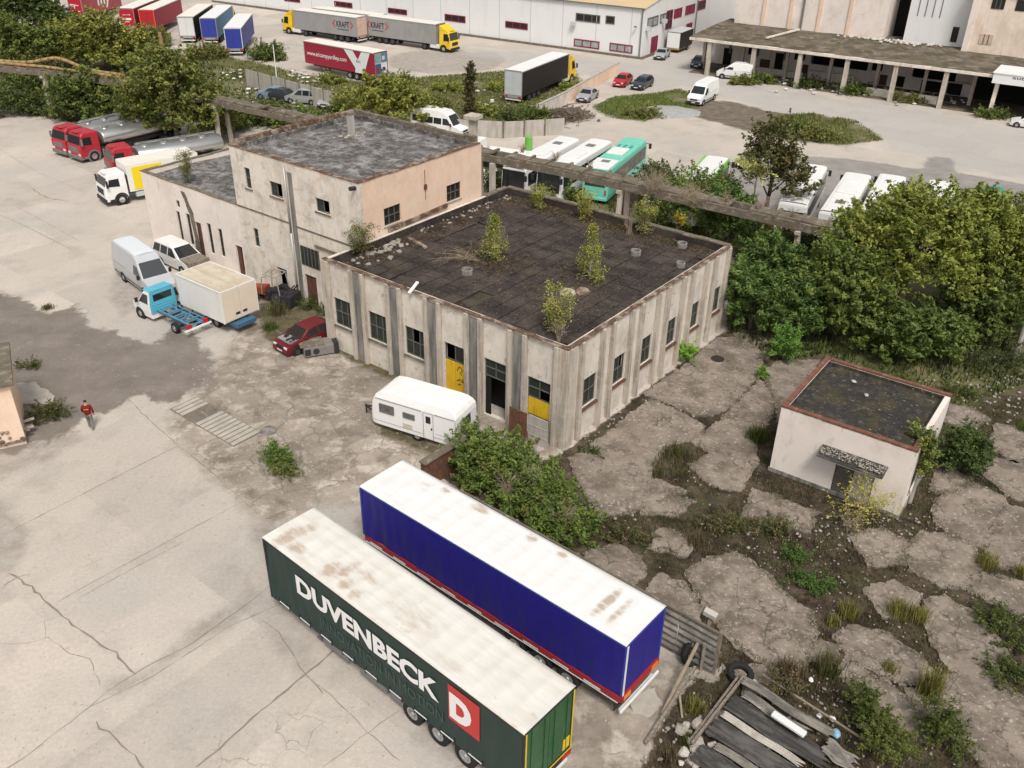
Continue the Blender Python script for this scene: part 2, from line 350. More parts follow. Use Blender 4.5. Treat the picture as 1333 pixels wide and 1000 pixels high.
M('wood_grey', (0.25, 0.21, 0.17), .85, var=.3, vs=5, stains=[((.10, .08, .065), (9, 9, 2), .5, .68, .7)])
M('wood_pale', (0.27, 0.215, 0.155), .85, var=.25, vs=4)
M('asbestos', (0.24, 0.22, 0.19), .92, var=.2, vs=1.4, stains=[((.09, .085, .08), (1, 3, 1), .48, .66, .8), ((.42, .39, .35), (.7, 2, 1), .6, .7, .6)], bump=.4)
M('stone', (0.36, 0.32, 0.28), .92, var=.25, vs=3, bump=.4, rnd=.2)
M('stone_white', (0.46, 0.43, 0.39), .9, var=.15, vs=3, rnd=.15)
M('plastic_white', (0.66, 0.66, 0.66), .5, rnd=.15)
M('rubbish', (0.50, 0.48, 0.45), .7, isl=.5)
M('plastic_blue', (0.25, 0.42, 0.58), .5)
M('orange_paint', (0.30, 0.055, 0.02), .6, var=.2, vs=3, stains=[((.14, .06, .03), 4, .55, .7, .7)])
M('engine_grey', (0.33, 0.34, 0.34), .5, metal=.3, var=.3, vs=7)
M('crate_grey', (0.20, 0.19, 0.175), .85, var=.2, vs=3)
M('skin', (0.48, 0.27, 0.19), .6)
M('hair', (0.02, 0.015, 0.013), .7)
M('jacket_red', (0.17, 0.005, 0.014), .75, var=.08, vs=6)
M('trousers_grey', (0.16, 0.16, 0.14), .85, var=.1, vs=8)
M('shoe_pale', (0.40, 0.38, 0.35), .7)
M('bark', (0.13, 0.10, 0.075), .95, var=.3, vs=5, bump=.4)
M('bark_birch', (0.55, 0.51, 0.46), .85, var=.2, vs=6)
M('twig', (0.30, 0.24, 0.17), .9, var=.2, vs=4)
M('leaf', (0, 0, 0), .55, tint=True, trans=.30, spec=.25)
M('soil_pit', (.17, .145, .118), .95, var=.3, vs=2)
M('crack', (0.25, 0.215, 0.18), .95, var=.3, vs=3)
M('moss_crack', (0.10, 0.095, 0.05), .95, var=.4, vs=1.7)
M('gravel_heap', (0.33, 0.325, 0.32), .95, var=.25, vs=4, bump=.6, bs=9)
M('slab', (0.228, 0.188, 0.155), .92, var=.26, vs=.9, world=True, bump=.6, bs=11, crack=(.8, .035, .555),
  stains=[((.31, .262, .22), 1.1, .53, .67, .65), ((.11, .09, .07), .8, .53, .68, .75), ((.48, .44, .39), 6.0, .64, .72, .65), ((.09, .075, .06), 3.4, .65, .72, .65)])
M('slab_grey', (0.28, 0.245, 0.215), .92, var=.18, vs=.8, world=True, bump=.4, bs=11,
  stains=[((.40, .365, .33), 1.0, .55, .70, .6), ((.16, .135, .115), .7, .54, .72, .7)])
M('slab_pale', (0.42, 0.385, 0.34), .92, var=.14, vs=1.0, world=True, bump=.3, bs=11, stains=[((.28, .25, .21), 1.0, .54, .72, .6)])

# ------------------------------------------------------------------ ground sheet: one mesh, zones as signed distances
def axis(lo, hi, a, b, h):
    m = list(np.arange(a, b + h / 2, h)); g = h; x = m[-1]
    while x < hi: g *= 1.09; x += g; m.append(x)
    g = h; x = m[0]; l = []
    while x > lo: g *= 1.09; x -= g; l.append(x)
    return np.array(l[::-1] + m)
Z_ASPH = wpoly([(-60, 372), (30, 388), (62, 408), (100, 398), (118, 425), (150, 433), (200, 450), (228, 427), (262, 442), (278, 470), (272, 498), (245, 515), (213, 527), (190, 513), (150, 528), (112, 545), (92, 562), (66, 574), (20, 590), (-60, 600)])
Z_MID = wpoly([(250, 522), (262, 490), (282, 470), (320, 420), (345, 370), (420, 440), (735, 583), (700, 610), (580, 600), (470, 690), (470, 655), (412, 657), (352, 690), (312, 650), (236, 580), (222, 535)])
Z_SOIL = wpoly([(737, 586), (700, 605), (640, 600), (600, 610), (570, 620), (780, 740), (940, 850), (885, 905), (850, 960), (820, 1040), (1500, 1040), (1600, 470), (1420, 340), (1060, 300), (900, 262), (640, 195), (560, 170), (663, 243), (957, 322), (945, 430)])
Z_UNDER = wpoly([(560, 830), (745, 890), (860, 860), (900, 870), (850, 960), (820, 1040), (700, 1040), (745, 990)])
Z_BUS = wpoly([(860, 262), (880, 232), (960, 210), (1060, 203), (1130, 210), (1200, 221), (1209, 204), (1240, 205), (1244, 224), (1333, 240), (1600, 270), (1500, 330), (1060, 300)])
G1 = wpoly([(255, 62), (300, 75), (335, 82), (395, 98), (480, 108), (560, 100), (650, 93), (752, 93), (752, 112), (690, 152), (690, 163), (600, 165), (560, 152), (470, 150), (440, 140), (330, 104), (300, 95), (240, 75)])
G2 = wpoly([(770, 140), (800, 126), (850, 122), (885, 116), (915, 128), (905, 140), (880, 143), (868, 148), (840, 158), (800, 155)])
G3 = wpoly([(-90, 105), (0, 128), (40, 150), (70, 158), (120, 160), (200, 158), (300, 160), (420, 150), (470, 150), (330, 100), (240, 72), (150, 48), (0, 40), (-90, 40)])
G5 = wpoly([(1012, 150), (1060, 148), (1115, 158), (1150, 183), (1090, 189), (1030, 183), (1000, 170)])
Z_DIRT = wpoly([(905, 130), (950, 132), (1012, 147), (1060, 150), (1090, 165), (1050, 185), (960, 168), (925, 157), (890, 150)])
G4 = wpoly([(640, 205), (760, 240), (900, 272), (1060, 305), (1333, 340), (1500, 480), (1333, 500), (1250, 530), (1150, 500), (1080, 462), (1010, 470), (950, 432), (957, 322), (663, 243)])
Z_STAIN = [wpoly(p) for p in ([(135, 905), (150, 885), (205, 868), (245, 822), (290, 790), (330, 766), (345, 776), (300, 815), (240, 850), (190, 882), (160, 905)], [(-30, 560), (30, 585), (95, 560), (110, 570), (60, 600), (0, 625), (-30, 640)], [(-30, 650), (10, 655), (38, 690), (28, 728), (8, 750), (-30, 740)], [(330, 770), (380, 790), (420, 830), (360, 800)], [(150, 360), (185, 372), (190, 400), (160, 410), (140, 385)], [(600, 900), (680, 990), (620, 1010), (540, 960)], [(500, 68), (600, 66), (660, 78), (640, 92), (560, 96), (510, 90)], [(300, 75), (360, 62), (385, 66), (330, 82)], [(590, 60), (700, 78), (640, 74)], [(350, 820), (400, 840), (395, 870), (360, 850)], [(330, 660), (360, 700), (345, 730), (320, 690)])]
Z_ROAD = wpoly([(845, 78), (925, 35), (960, 40), (925, 100), (1030, 120), (1290, 160), (1500, 190), (1500, 260), (1333, 235), (1150, 195), (1150, 183), (1090, 160), (990, 140), (890, 112), (835, 110), (700, 85), (600, 72), (600, 60), (760, 75)])
gx = axis(-900, 900, -46, 38, .3); gy = axis(-400, 1500, 14, 78, .3)
X, Y = np.meshgrid(gx, gy); P = np.c_[X.ravel(), Y.ravel()]
Z_MOSS = [wpoly(p) for p in ([(426, 450), (440, 446), (520, 480), (590, 505), (600, 520), (540, 505), (470, 478)], [(490, 552), (600, 590), (590, 600), (555, 590), (495, 565)], [(335, 395), (420, 395), (430, 445), (372, 460), (345, 440)])]
def zone(*ps):
    near = np.full(len(P), -60.0)
    for p in ps:
        lo, hi = p.min(0) - 8, p.max(0) + 8; k = (P[:, 0] > lo[0]) & (P[:, 0] < hi[0]) & (P[:, 1] > lo[1]) & (P[:, 1] < hi[1])
        near[k] = np.maximum(near[k], sdf(P[k], p))
    return near
zs = {'z_soil': zone(Z_SOIL), 'z_asph': zone(Z_ASPH), 'z_mid': zone(Z_MID, Z_UNDER), 'z_bus': zone(Z_BUS), 'z_green': zone(G1, G2, G3, G5, G4), 'z_dirt': zone(Z_DIRT), 'z_road': zone(Z_ROAD), 'z_stain': zone(*Z_STAIN), 'z_moss': zone(*Z_MOSS)}
Z = np.where(zs['z_soil'] > 0, -0.055 * np.clip(zs['z_soil'], 0, 1) + 0.035 * np.clip(zs['z_soil'], 0, 1) * snoise(P[:, 0], P[:, 1], 2.2), 0)
Z = np.minimum(Z, 0.03)
ny, nx = X.shape; I = np.arange(nx * ny).reshape(ny, nx)
F = np.c_[I[:-1, :-1].ravel(), I[:-1, 1:].ravel(), I[1:, 1:].ravel(), I[1:, :-1].ravel()]
gm = bpy.data.materials.new('ground'); gm.use_nodes = True; MATS['ground'] = gm
def ground_mat(m):
    t = m.node_tree; N = t.nodes; L = t.links; b = N['Principled BSDF']
    pos = N.new('ShaderNodeNewGeometry').outputs['Position']
    def noise(sc, det=6, seed=0, ro=.6):
        mp = N.new('ShaderNodeMapping'); L.new(pos, mp.inputs['Vector']); mp.inputs['Scale'].default_value = sc if hasattr(sc, '__len__') else (sc,) * 3
        mp.inputs['Location'].default_value = (seed * 7.1, seed * 3.3, seed)
        n = N.new('ShaderNodeTexNoise'); n.inputs['Scale'].default_value = 1; n.inputs['Detail'].default_value = det; n.inputs['Roughness'].default_value = ro
        L.new(mp.outputs[0], n.inputs['Vector']); return n.outputs['Fac']
    def mapr(v, a, c, d, e):
        n = N.new('ShaderNodeMapRange'); L.new(v, n.inputs[0])
        for k, x in enumerate((a, c, d, e)): n.inputs[k + 1].default_value = x
        return n.outputs[0]
    def math_(op, a, c):
        n = N.new('ShaderNodeMath'); n.operation = op
        for k, x in ((0, a), (1, c)):
            if isinstance(x, (int, float)): n.inputs[k].default_value = x
            else: L.new(x, n.inputs[k])
        return n.outputs[0]
    def mix(f, A, B, mode='MIX'):
        n = N.new('ShaderNodeMix'); n.data_type = 'RGBA'; n.blend_type = mode
        if isinstance(f, (int, float)): n.inputs[0].default_value = f
        else: L.new(f, n.inputs[0])
        for k, x in ((6, A), (7, B)):
            if isinstance(x, tuple): n.inputs[k].default_value = x + (1,)
            else: L.new(x, n.inputs[k])
        return n.outputs[2]
    def grey(v):
        cc = N.new('ShaderNodeCombineColor'); [L.new(v, cc.inputs[k]) for k in range(3)]; return cc.outputs[0]
    def zmask(name, amp, soft, sc=.9, seed=0, off=0):
        a = N.new('ShaderNodeAttribute'); a.attribute_name = name
        d = math_('ADD', a.outputs['Fac'], math_('MULTIPLY', math_('SUBTRACT', noise(sc, 8, seed, .65), .5), amp * 2))
        return mapr(d, off - soft, off + soft, 0, 1)
    big = mapr(noise(.13, 4, 1), .35, .65, 0, 1); med = noise(.7, 7, 2); fine = noise(6, 5, 3, .7); speck = noise(26, 3, 4, .7)
    # pale concrete
    c = mix(big, (.525, .462, .405), (.46, .418, .376))
    c = mix(mapr(noise(.33, 6, 5, .65), .50, .66, 0, .6), c, (.37, .335, .30))
    c = mix(mapr(noise((.5, .12, 1), 6, 6, .65), .56, .72, 0, .5), c, (.56, .51, .465))
    c = mix(mapr(noise(.45, 8, 7, .7), .60, .70, 0, .45), c, (.33, .285, .235))
    c = mix(mapr(noise(2.3, 5, 42, .7), .63, .69, 0, .5), c, (.30, .255, .215))
    c = mix(mapr(noise(.09, 3, 43), .52, .64, 0, .5), c, (.40, .375, .355))
    # cast slabs of the yard: each bay a little different in tone
    mp = N.new('ShaderNodeMapping'); L.new(pos, mp.inputs['Vector']); mp.vector_type = 'TEXTURE'; mp.inputs['Rotation'].default_value = (0, 0, R(52)); mp.inputs['Location'].default_value = (-17.6, 39.4, 0); mp.inputs['Scale'].default_value = (5.4, 4.6, 50)
    fl = N.new('ShaderNodeVectorMath'); fl.operation = 'FLOOR'; L.new(mp.outputs[0], fl.inputs[0]); wn = N.new('ShaderNodeTexWhiteNoise'); L.new(fl.outputs[0], wn.inputs['Vector'])
    c = mix(1.0, c, grey(mapr(wn.outputs['Value'], 0, 1, .91, 1.07)), 'MULTIPLY')
    c = mix(math_('MULTIPLY', zmask('z_stain', .7, .35, .8, 33), .75), c, mix(mapr(noise(1.3, 6, 34, .7), .4, .6, 0, 1), (.27, .235, .205), (.36, .33, .30)))
    # road: greyer
    c = mix(math_('MULTIPLY', zmask('z_road', 1.5, 1.0, .3, 8), .65), c, (.40, .385, .37))
    # middle yard: browner, older
    mid = mix(mapr(med, .35, .65, 0, 1), (.225, .187, .152), (.335, .29, .243))
    mid = mix(mapr(noise(.9, 7, 9, .7), .51, .60, 0, .8), mid, (.46, .41, .355))
    mid = mix(mapr(noise(.5, 6, 10), .55, .66, 0, .8), mid, (.15, .13, .10))
    v2 = N.new('ShaderNodeTexVoronoi'); v2.inputs['Scale'].default_value = .42; L.new(pos, v2.inputs['Vector']); sp = N.new('ShaderNodeSeparateColor'); L.new(v2.outputs['Color'], sp.inputs[0])
    mid = mix(1.0, mid, grey(mapr(sp.outputs[0], 0, 1, .82, 1.2)), 'MULTIPLY')
    c = mix(zmask('z_mid', 1.0, .5, .8, 11), c, mid)
    c = mix(math_('MULTIPLY', zmask('z_moss', .5, .2, 1.2, 35), .9), c, mix(mapr(noise(1.7, 6, 36, .7), .4, .6, 0, 1), (.060, .050, .026), (.105, .095, .04)))
    asp = mix(mapr(noise(.5, 7, 12, .65), .35, .65, 0, 1), (.17, .146, .128), (.235, .203, .178))
    asp = mix(mapr(noise(1.6, 6, 13, .7), .60, .70, 0, .5), asp, (.33, .30, .27))
    asp = mix(mapr(noise(.28, 4, 31, .6), .55, .68, 0, .55), asp, (.29, .255, .22))
    c = mix(zmask('z_asph', 1.5, .22, .8, 14), c, asp)
    c = mix(math_('MULTIPLY', zmask('z_bus', .8, .25, .6, 15), .9), c, mix(mapr(med, .3, .7, 0, 1), (.20, .19, .185), (.29, .275, .26)))
    dirt = mix(mapr(noise(1.1, 7, 16, .7), .35, .65, 0, 1), (.10, .082, .062), (.21, .175, .14))
    c = mix(zmask('z_dirt', 1.2, .3, .7, 17), c, dirt)
    soil = mix(mapr(noise(.8, 8, 18, .7), .42, .62, 0, 1), (.028, .020, .0135), (.112, .085, .060))
    soil = mix(mapr(noise(.5, 6, 19, .65), .54, .66, 0, .7), soil, (.060, .066, .026))
    soil = mix(mapr(noise(3.2, 5, 20, .7), .62, .70, 0, .7), soil, (.26, .23, .20))
    c = mix(zmask('z_soil', .5, .08, 1.2, 21), c, soil)
    grn = mix(mapr(noise(.35, 7, 22, .7), .40, .60, 0, 1), (.085, .095, .035), (.18, .165, .08))
    grn = mix(mapr(noise(.8, 6, 23, .7), .58, .68, 0, .7), grn, (.20, .17, .12))
    c = mix(math_('MULTIPLY', zmask('z_green', 1.6, .4, .5, 24), mapr(noise(.3, 5, 25), .3, .42, .5, 1)), c, grn)
    # fine crack network (concrete) from warped cell borders
    wv = N.new('ShaderNodeMix'); wv.data_type = 'VECTOR'; wv.inputs[0].default_value = .12
    nz = N.new('ShaderNodeTexNoise'); nz.inputs['Scale'].default_value = .9; nz.inputs['Detail'].default_value = 5; L.new(pos, nz.inputs['Vector'])
    L.new(pos, wv.inputs[4]); 
    vm = N.new('ShaderNodeVectorMath'); vm.operation = 'SCALE'; vm.inputs['Scale'].default_value = 12; L.new(nz.outputs['Color'], vm.inputs[0]); 
    va = N.new('ShaderNodeVectorMath'); va.operation = 'ADD'; L.new(pos, va.inputs[0]); L.new(vm.outputs[0], va.inputs[1]); L.new(va.outputs[0], wv.inputs[5])
    crk = None
    for sc, wd, thr, seed in ((.16, .010, .55, 26), (.55, .014, .60, 27)):
        vo = N.new('ShaderNodeTexVoronoi'); vo.feature = 'DISTANCE_TO_EDGE'; vo.inputs['Scale'].default_value = sc; L.new(wv.outputs[1], vo.inputs['Vector'])
        e = math_('MULTIPLY', mapr(vo.outputs['Distance'], 0, wd * sc * 2.2, 1, 0), mapr(noise(.11, 3, seed), thr, thr + .08, 0, .6))
        crk = e if crk is None else math_('MAXIMUM', crk, e)
    vo = N.new('ShaderNodeTexVoronoi'); vo.feature = 'DISTANCE_TO_EDGE'; vo.inputs['Scale'].default_value = .40; L.new(wv.outputs[1], vo.inputs['Vector'])
    crk = math_('MAXIMUM', crk, math_('MULTIPLY', math_('MULTIPLY', mapr(vo.outputs['Distance'], 0, .028, 1, 0), mapr(noise(.5, 4, 40), .40, .52, 0, .9)), zmask('z_mid', .5, .5, .8, 41)))
    a = N.new('ShaderNodeAttribute'); a.attribute_name = 'z_soil'
    crk = math_('MULTIPLY', crk, mapr(a.outputs['Fac'], -1.0, -.3, 1, 0))
    c = mix(crk, c, (.19, .165, .14))
    c = mix(1.0, c, grey(mapr(fine, .3, .7, .90, 1.10)), 'MULTIPLY'); c = mix(1.0, c, grey(mapr(speck, .3, .7, .93, 1.07)), 'MULTIPLY')
    L.new(c, b.inputs['Base Color']); b.inputs['Roughness'].default_value = .92; b.inputs['Specular IOR Level'].default_value = .25
    bn = N.new('ShaderNodeBump'); bn.inputs['Strength'].default_value = .45; bn.inputs['Distance'].default_value = .04
    L.new(math_('ADD', math_('MULTIPLY', noise(9, 6, 28, .7), 1.0), math_('MULTIPLY', crk, -.7)), bn.inputs['Height']); L.new(bn.outputs[0], b.inputs['Normal'])
ground_mat(gm)
me = raw_mesh('ground', np.c_[P, Z], F, 'ground')
for n, v in zs.items():
    a = me.attributes.new(n, 'FLOAT', 'POINT'); a.data.foreach_set('value', v.astype(np.float32))
me.polygons.foreach_set('use_smooth', [True] * len(me.polygons))
tag(link('ground', me), kind='structure')

# broken slabs: each outline measured on the ground, edges crumbled, real thickness
def crumble(poly, amp=.10, step=.22, seed=0):
    q = np.random.default_rng(seed); out = []
    ph = q.uniform(0, 6.28, 6)
    for i in range(len(poly)):
        a, b = poly[i], poly[(i + 1) % len(poly)]; L_ = np.hypot(*(b - a)); n = max(2, int(L_ / step)); nrm = np.array([-(b - a)[1], (b - a)[0]]) / max(L_, 1e-6)
        for k in range(n):
            t = k / n; p = a + (b - a) * t; s_ = L_ * t
            out.append(p + nrm * (amp * (.18 * math.sin(s_ * 2.1 + ph[i % 6]) + .45 * math.sin(s_ * 5.3 + ph[(i + 2) % 6])) + q.normal(0, amp * .38)))
    return np.array(out)
SLABS = [
 ('slab', [(742, 598), (790, 566), (848, 520), (880, 535), (918, 556), (905, 572), (872, 577), (850, 600), (846, 622), (895, 640), (862, 652), (815, 668), (782, 671), (768, 650), (752, 622)]),
 ('slab', [(838, 514), (888, 480), (936, 440), (962, 440), (992, 466), (985, 490), (958, 524), (932, 540), (905, 540), (868, 524)]),
 ('slab', [(902, 575), (930, 556), (962, 524), (990, 494), (1008, 520), (998, 552), (980, 575), (985, 600), (962, 640), (925, 632), (898, 606), (925, 592)]),
 ('slab', [(995, 486), (1018, 472), (1062, 468), (1030, 520), (1010, 548), (1012, 520)]),
 ('slab', [(898, 745), (925, 730), (958, 722), (1000, 752), (1012, 770), (1052, 800), (1060, 838), (1042, 862), (1008, 865), (965, 842), (928, 800)]),
 ('slab', [(1090, 828), (1115, 819), (1152, 828), (1196, 858), (1216, 884), (1190, 891), (1140, 871), (1108, 857)]),
 ('slab', [(1180, 716), (1205, 696), (1232, 698), (1266, 716), (1271, 738), (1262, 768), (1225, 760), (1190, 742)]),
 ('slab', [(1205, 785), (1228, 779), (1270, 805), (1305, 848), (1286, 882), (1242, 872), (1216, 832)]),
 ('slab', [(1234, 886), (1284, 874), (1310, 900), (1360, 930), (1380, 1020), (1290, 1000), (1250, 962), (1230, 915)]),
 ('slab', [(1222, 652), (1270, 631), (1304, 648), (1308, 672), (1280, 712), (1244, 700), (1220, 675)]),
 ('slab', [(1278, 594), (1330, 606), (1390, 630), (1390, 668), (1314, 644), (1286, 618)]),
 ('slab', [(1312, 660), (1390, 680), (1400, 770), (1340, 745), (1290, 732), (1286, 712)]),
 ('slab', [(1267, 746), (1340, 762), (1380, 800), (1330, 800), (1290, 780), (1262, 768)]),
 ('slab', [(1232, 528), (1262, 532), (1283, 545), (1262, 556), (1236, 552)]),
 ('slab', [(764, 722), (800, 712), (832, 728), (834, 748), (812, 764), (786, 748)]),
 ('slab', [(842, 772), (862, 752), (888, 762), (906, 790), (908, 806), (880, 800)]),
 ('slab', [(1120, 880), (1150, 888), (1190, 925), (1200, 960), (1170, 950), (1140, 915)]),
 ('slab', [(925, 930), (958, 918), (962, 940), (938, 966), (925, 950)]),
 ('slab', [(1085, 872), (1110, 864), (1132, 882), (1140, 905), (1112, 890)]),
 ('slab', [(985, 640), (1012, 648), (1016, 668), (992, 690), (968, 680)]),
 ('slab_grey', [(905, 860), (930, 850), (945, 870), (930, 890), (908, 884)]),
 ('slab_pale', [(14, 500), (44, 498), (72, 516), (70, 524), (40, 528), (18, 522)]),
 ('slab_pale', [(818, 908), (852, 896), (862, 918), (848, 934), (824, 930)]),
]
SLABS += [('slab', p) for p in (
 [(960, 436), (985, 430), (1005, 448), (998, 466), (975, 456)], [(1225, 606), (1262, 622), (1240, 642), (1214, 640)], [(1110, 700), (1150, 690), (1178, 706), (1172, 730), (1135, 735)], [(1060, 835), (1088, 842), (1080, 862), (1058, 856)], [(846, 640), (900, 655), (880, 668), (838, 668)],
 [(860, 690), (905, 700), (890, 722), (850, 712)], [(1015, 650), (1060, 668), (1050, 690), (1018, 688)], [(1300, 555), (1360, 560), (1380, 596), (1320, 600), (1292, 584)], [(1130, 770), (1165, 760), (1196, 778), (1190, 800), (1150, 800)], [(960, 870), (1000, 872), (1010, 890), (975, 905)], [(1185, 900), (1215, 895), (1225, 930), (1200, 935)])]
def swell(P_, e):
    n = len(P_); A2 = sum(P_[i][0] * P_[(i + 1) % n][1] - P_[(i + 1) % n][0] * P_[i][1] for i in range(n)); sg = 1 if A2 > 0 else -1; out = []
    for i in range(n):
        t = P_[(i + 1) % n] - P_[i - 1]; t = t / np.hypot(*t); out.append(P_[i] + sg * np.array([t[1], -t[0]]) * e)
    return np.array(out)
mb = MB()
sm = ['slab', 'slab_grey', 'slab_pale']
for i, (m_, px) in enumerate(SLABS):
    pl = crumble(swell(wpoly(px), .13 if i < 3 else (.27 if m_ == 'slab' else 0)), .10, .13, i); mb.prism(pl, -.12, .025 + .008 * (i % 4), sm.index(m_))
tag(mb.build('pavement', sm, bevel=0), kind='structure')

# joints and cracks in the yard: irregular ribbons of dirt
def ribbon(mb, px, w0, seed, m=0, z=.006, wob=.06):
    q = np.random.default_rng(seed); pts = wpoly(px); out = []
    for a, b in zip(pts[:-1], pts[1:]):
        n = max(2, int(np.hypot(*(b - a)) / .35))
        for k in range(n): out.append(a + (b - a) * k / n)
    out.append(pts[-1]); out = np.array(out); out += q.normal(0, wob * .55, out.shape)
    L_, R_ = [], []
    for i in range(len(out)):
        d = out[min(i + 1, len(out) - 1)] - out[max(i - 1, 0)]; d = d / max(np.hypot(*d), 1e-6); nn = np.array([-d[1], d[0]])
        ww = w0 * (.95 if wob < .025 else .6) * q.uniform(.3, 1.5) * (0.4 if i in (0, len(out) - 1) else 1); L_.append(out[i] + nn * ww / 2); R_.append(out[i] - nn * ww / 2)
    n = len(out); mb.add([(p[0], p[1], z) for p in L_] + [(p[0], p[1], z) for p in R_], [(i, i + 1, n + i + 1, n + i) for i in range(n - 1)], m)
mb = MB()
for i, (w_, wb, px) in enumerate([
 (.05, .01, [(5, 696), (120, 637), (232, 580)]), (.07, .04, [(232, 580), (200, 552), (165, 518)]), (.09, .06, [(232, 580), (270, 610), (312, 648), (340, 672)]),
 (.035, .01, [(76, 783), (150, 742), (228, 700), (318, 652)]), (.03, .015, [(100, 780), (170, 742), (240, 705)]), (.13, .08, [(12, 745), (40, 765), (64, 785), (88, 808), (112, 824), (150, 850), (178, 878)]),
 (.06, .05, [(0, 768), (22, 752), (40, 748)]), (.04, .05, [(0, 838), (35, 838), (62, 830), (92, 850), (118, 858), (132, 893)]), (.04, .06, [(62, 830), (60, 808), (90, 800)]),
 (.05, .03, [(0, 1008), (40, 980), (118, 920), (140, 900)]), (.045, .02, [(140, 900), (190, 868), (250, 838), (330, 780), (352, 762)]), (.03, .02, [(118, 920), (200, 880), (300, 815), (368, 785)]),
 (.12, .05, [(255, 1000), (285, 974), (305, 957), (350, 918), (395, 880), (440, 842), (475, 815)]), (.08, .05, [(340, 806), (362, 824), (380, 850), (396, 877), (420, 905)]), (.10, .07, [(125, 938), (150, 962), (182, 995), (200, 1015)]),
 (.05, .04, [(395, 877), (430, 905), (470, 945), (520, 990)]), (.05, .05, [(420, 1000), (470, 960), (520, 925)]),
 (.07, .03, [(-10, 275), (40, 298), (95, 326)]), (.05, .03, [(22, 270), (60, 290), (104, 314)]), (.05, .05, [(0, 195), (50, 225), (110, 250)]), (.16, .12, [(40, 245), (62, 258), (95, 262)]),
 (.10, .06, [(245, 525), (282, 550), (330, 585)]), (.06, .04, [(270, 500), (310, 478), (360, 450), (380, 438)]), (.07, .05, [(330, 560), (372, 535), (425, 508), (475, 480)]), (.10, .06, [(415, 515), (445, 535), (478, 555)]),
 (.06, .05, [(350, 600), (400, 575), (440, 600)]), (.05, .05, [(360, 470), (400, 500), (425, 510)]), (.09, .08, [(380, 640), (402, 620), (420, 600), (460, 585)]), (.06, .05, [(285, 620), (320, 630), (352, 655)]),
 (.06, .04, [(330, 500), (352, 522), (372, 535)]), (.05, .03, [(590, 1000), (660, 985), (720, 1000)]),
 (.08, .06, [(870, 560), (880, 572), (905, 578)]), (.07, .05, [(742, 600), (775, 608), (800, 628), (820, 640)]), (.06, .05, [(900, 470), (930, 490), (985, 500)]), (.06, .05, [(1108, 700), (1180, 690)]),
 (.06, .05, [(960, 480), (920, 500), (870, 522)]), (.05, .05, [(938, 770), (980, 782), (1030, 808)]), (.05, .05, [(1208, 800), (1250, 835), (1290, 865)]),
 ]): ribbon(mb, px, w_, i, 0, .006 + .0004 * i, wb)
tag(mb.build('crack', ['crack'], fix=False), kind='structure')
# ------------------------------------------------------------------ buildings
def wall_grid(mb, a, b, z0, z1, holes, thick, nrm_out, m=0):
    """wall between plan points a and b with real openings [(s0,s1,z0,z1)] measured along a->b; nrm_out = outward plan normal"""
    a = np.array(a, float); b = np.array(b, float); L = np.hypot(*(b - a)); d = (b - a) / L; n = np.array(nrm_out, float)
    ss = sorted({0.0, L} | {round(h[i], 4) for h in holes for i in (0, 1)}); zz = sorted({z0, z1} | {round(h[i], 4) for h in holes for i in (2, 3)})
    P3 = lambda s_, z, o: (*(a + d * s_ - n * o), z)
    for i in range(len(ss) - 1):
        for j in range(len(zz) - 1):
            cs, cz = (ss[i] + ss[i + 1]) / 2, (zz[j] + zz[j + 1]) / 2
            if any(h[0] < cs < h[1] and h[2] < cz < h[3] for h in holes): continue
            for o in (0, thick):
                mb.add([P3(ss[i], zz[j], o), P3(ss[i + 1], zz[j], o), P3(ss[i + 1], zz[j + 1], o), P3(ss[i], zz[j + 1], o)], [(0, 1, 2, 3)], m)
    for h in holes:
        for (p, q) in (((h[0], h[2]), (h[1], h[2])), ((h[1], h[2]), (h[1], h[3])), ((h[1], h[3]), (h[0], h[3])), ((h[0], h[3]), (h[0], h[2]))):
            mb.add([P3(p[0], p[1], 0), P3(q[0], q[1], 0), P3(q[0], q[1], thick), P3(p[0], p[1], thick)], [(0, 1, 2, 3)], m)
    for (p, q) in (((0, z0), (0, z1)), ((L, z0), (L, z1)), ((0, z1), (L, z1))):
        mb.add([P3(p[0], p[1], 0), P3(q[0], q[1], 0), P3(q[0], q[1], thick), P3(p[0], p[1], thick)], [(0, 1, 2, 3)], m)
def window(parent, a, d, n, s0, s1, z0, z1, cols, rows, fm='frame_old', gm_='glass_old', inset=.14, gone=(), fw=.05, name='window', label=None):
    """a window in an opening: the panes (window), with its bars as a sub-part"""
    a = np.array(a, float); d = np.array(d, float); n = np.array(n, float); pane = MB(); fr = MB(); q = random.Random(int(s0 * 97 + z0 * 31))
    P3 = lambda s_, z, o: (*(a + d * s_ - n * o), z)
    for i in range(cols):
        for j in range(rows):
            if (i, j) in gone: continue
            x0 = s0 + (s1 - s0) * i / cols; x1 = s0 + (s1 - s0) * (i + 1) / cols; y0 = z0 + (z1 - z0) * j / rows; y1 = z0 + (z1 - z0) * (j + 1) / rows
            t = q.uniform(-.012, .012); g = .002
            pane.add([P3(x0 + g, y0 + g, inset + t), P3(x1 - g, y0 + g, inset - t), P3(x1 - g, y1 - g, inset - t), P3(x0 + g, y1 - g, inset + t)], [(0, 1, 2, 3)])
    o = pane.build(name, gm_, parent, fix=False)
    if label: o['label'] = label
    for i in range(cols + 1):
        x = s0 + (s1 - s0) * i / cols; x = min(max(x, s0 + fw / 2), s1 - fw / 2)
        fr.bar(P3(x, z0 + .003, inset - .02), P3(x, z1 - .003, inset - .02), fw, .06, up=(n[0], n[1], 0))
    for j in range(rows + 1):
        z = z0 + (z1 - z0) * j / rows; z = min(max(z, z0 + fw / 2), z1 - fw / 2)
        fr.bar(P3(s0 + .003, z, inset - .022), P3(s1 - .003, z, inset - .022), .055, fw)
    fr.build('window_frame', fm, o); return o
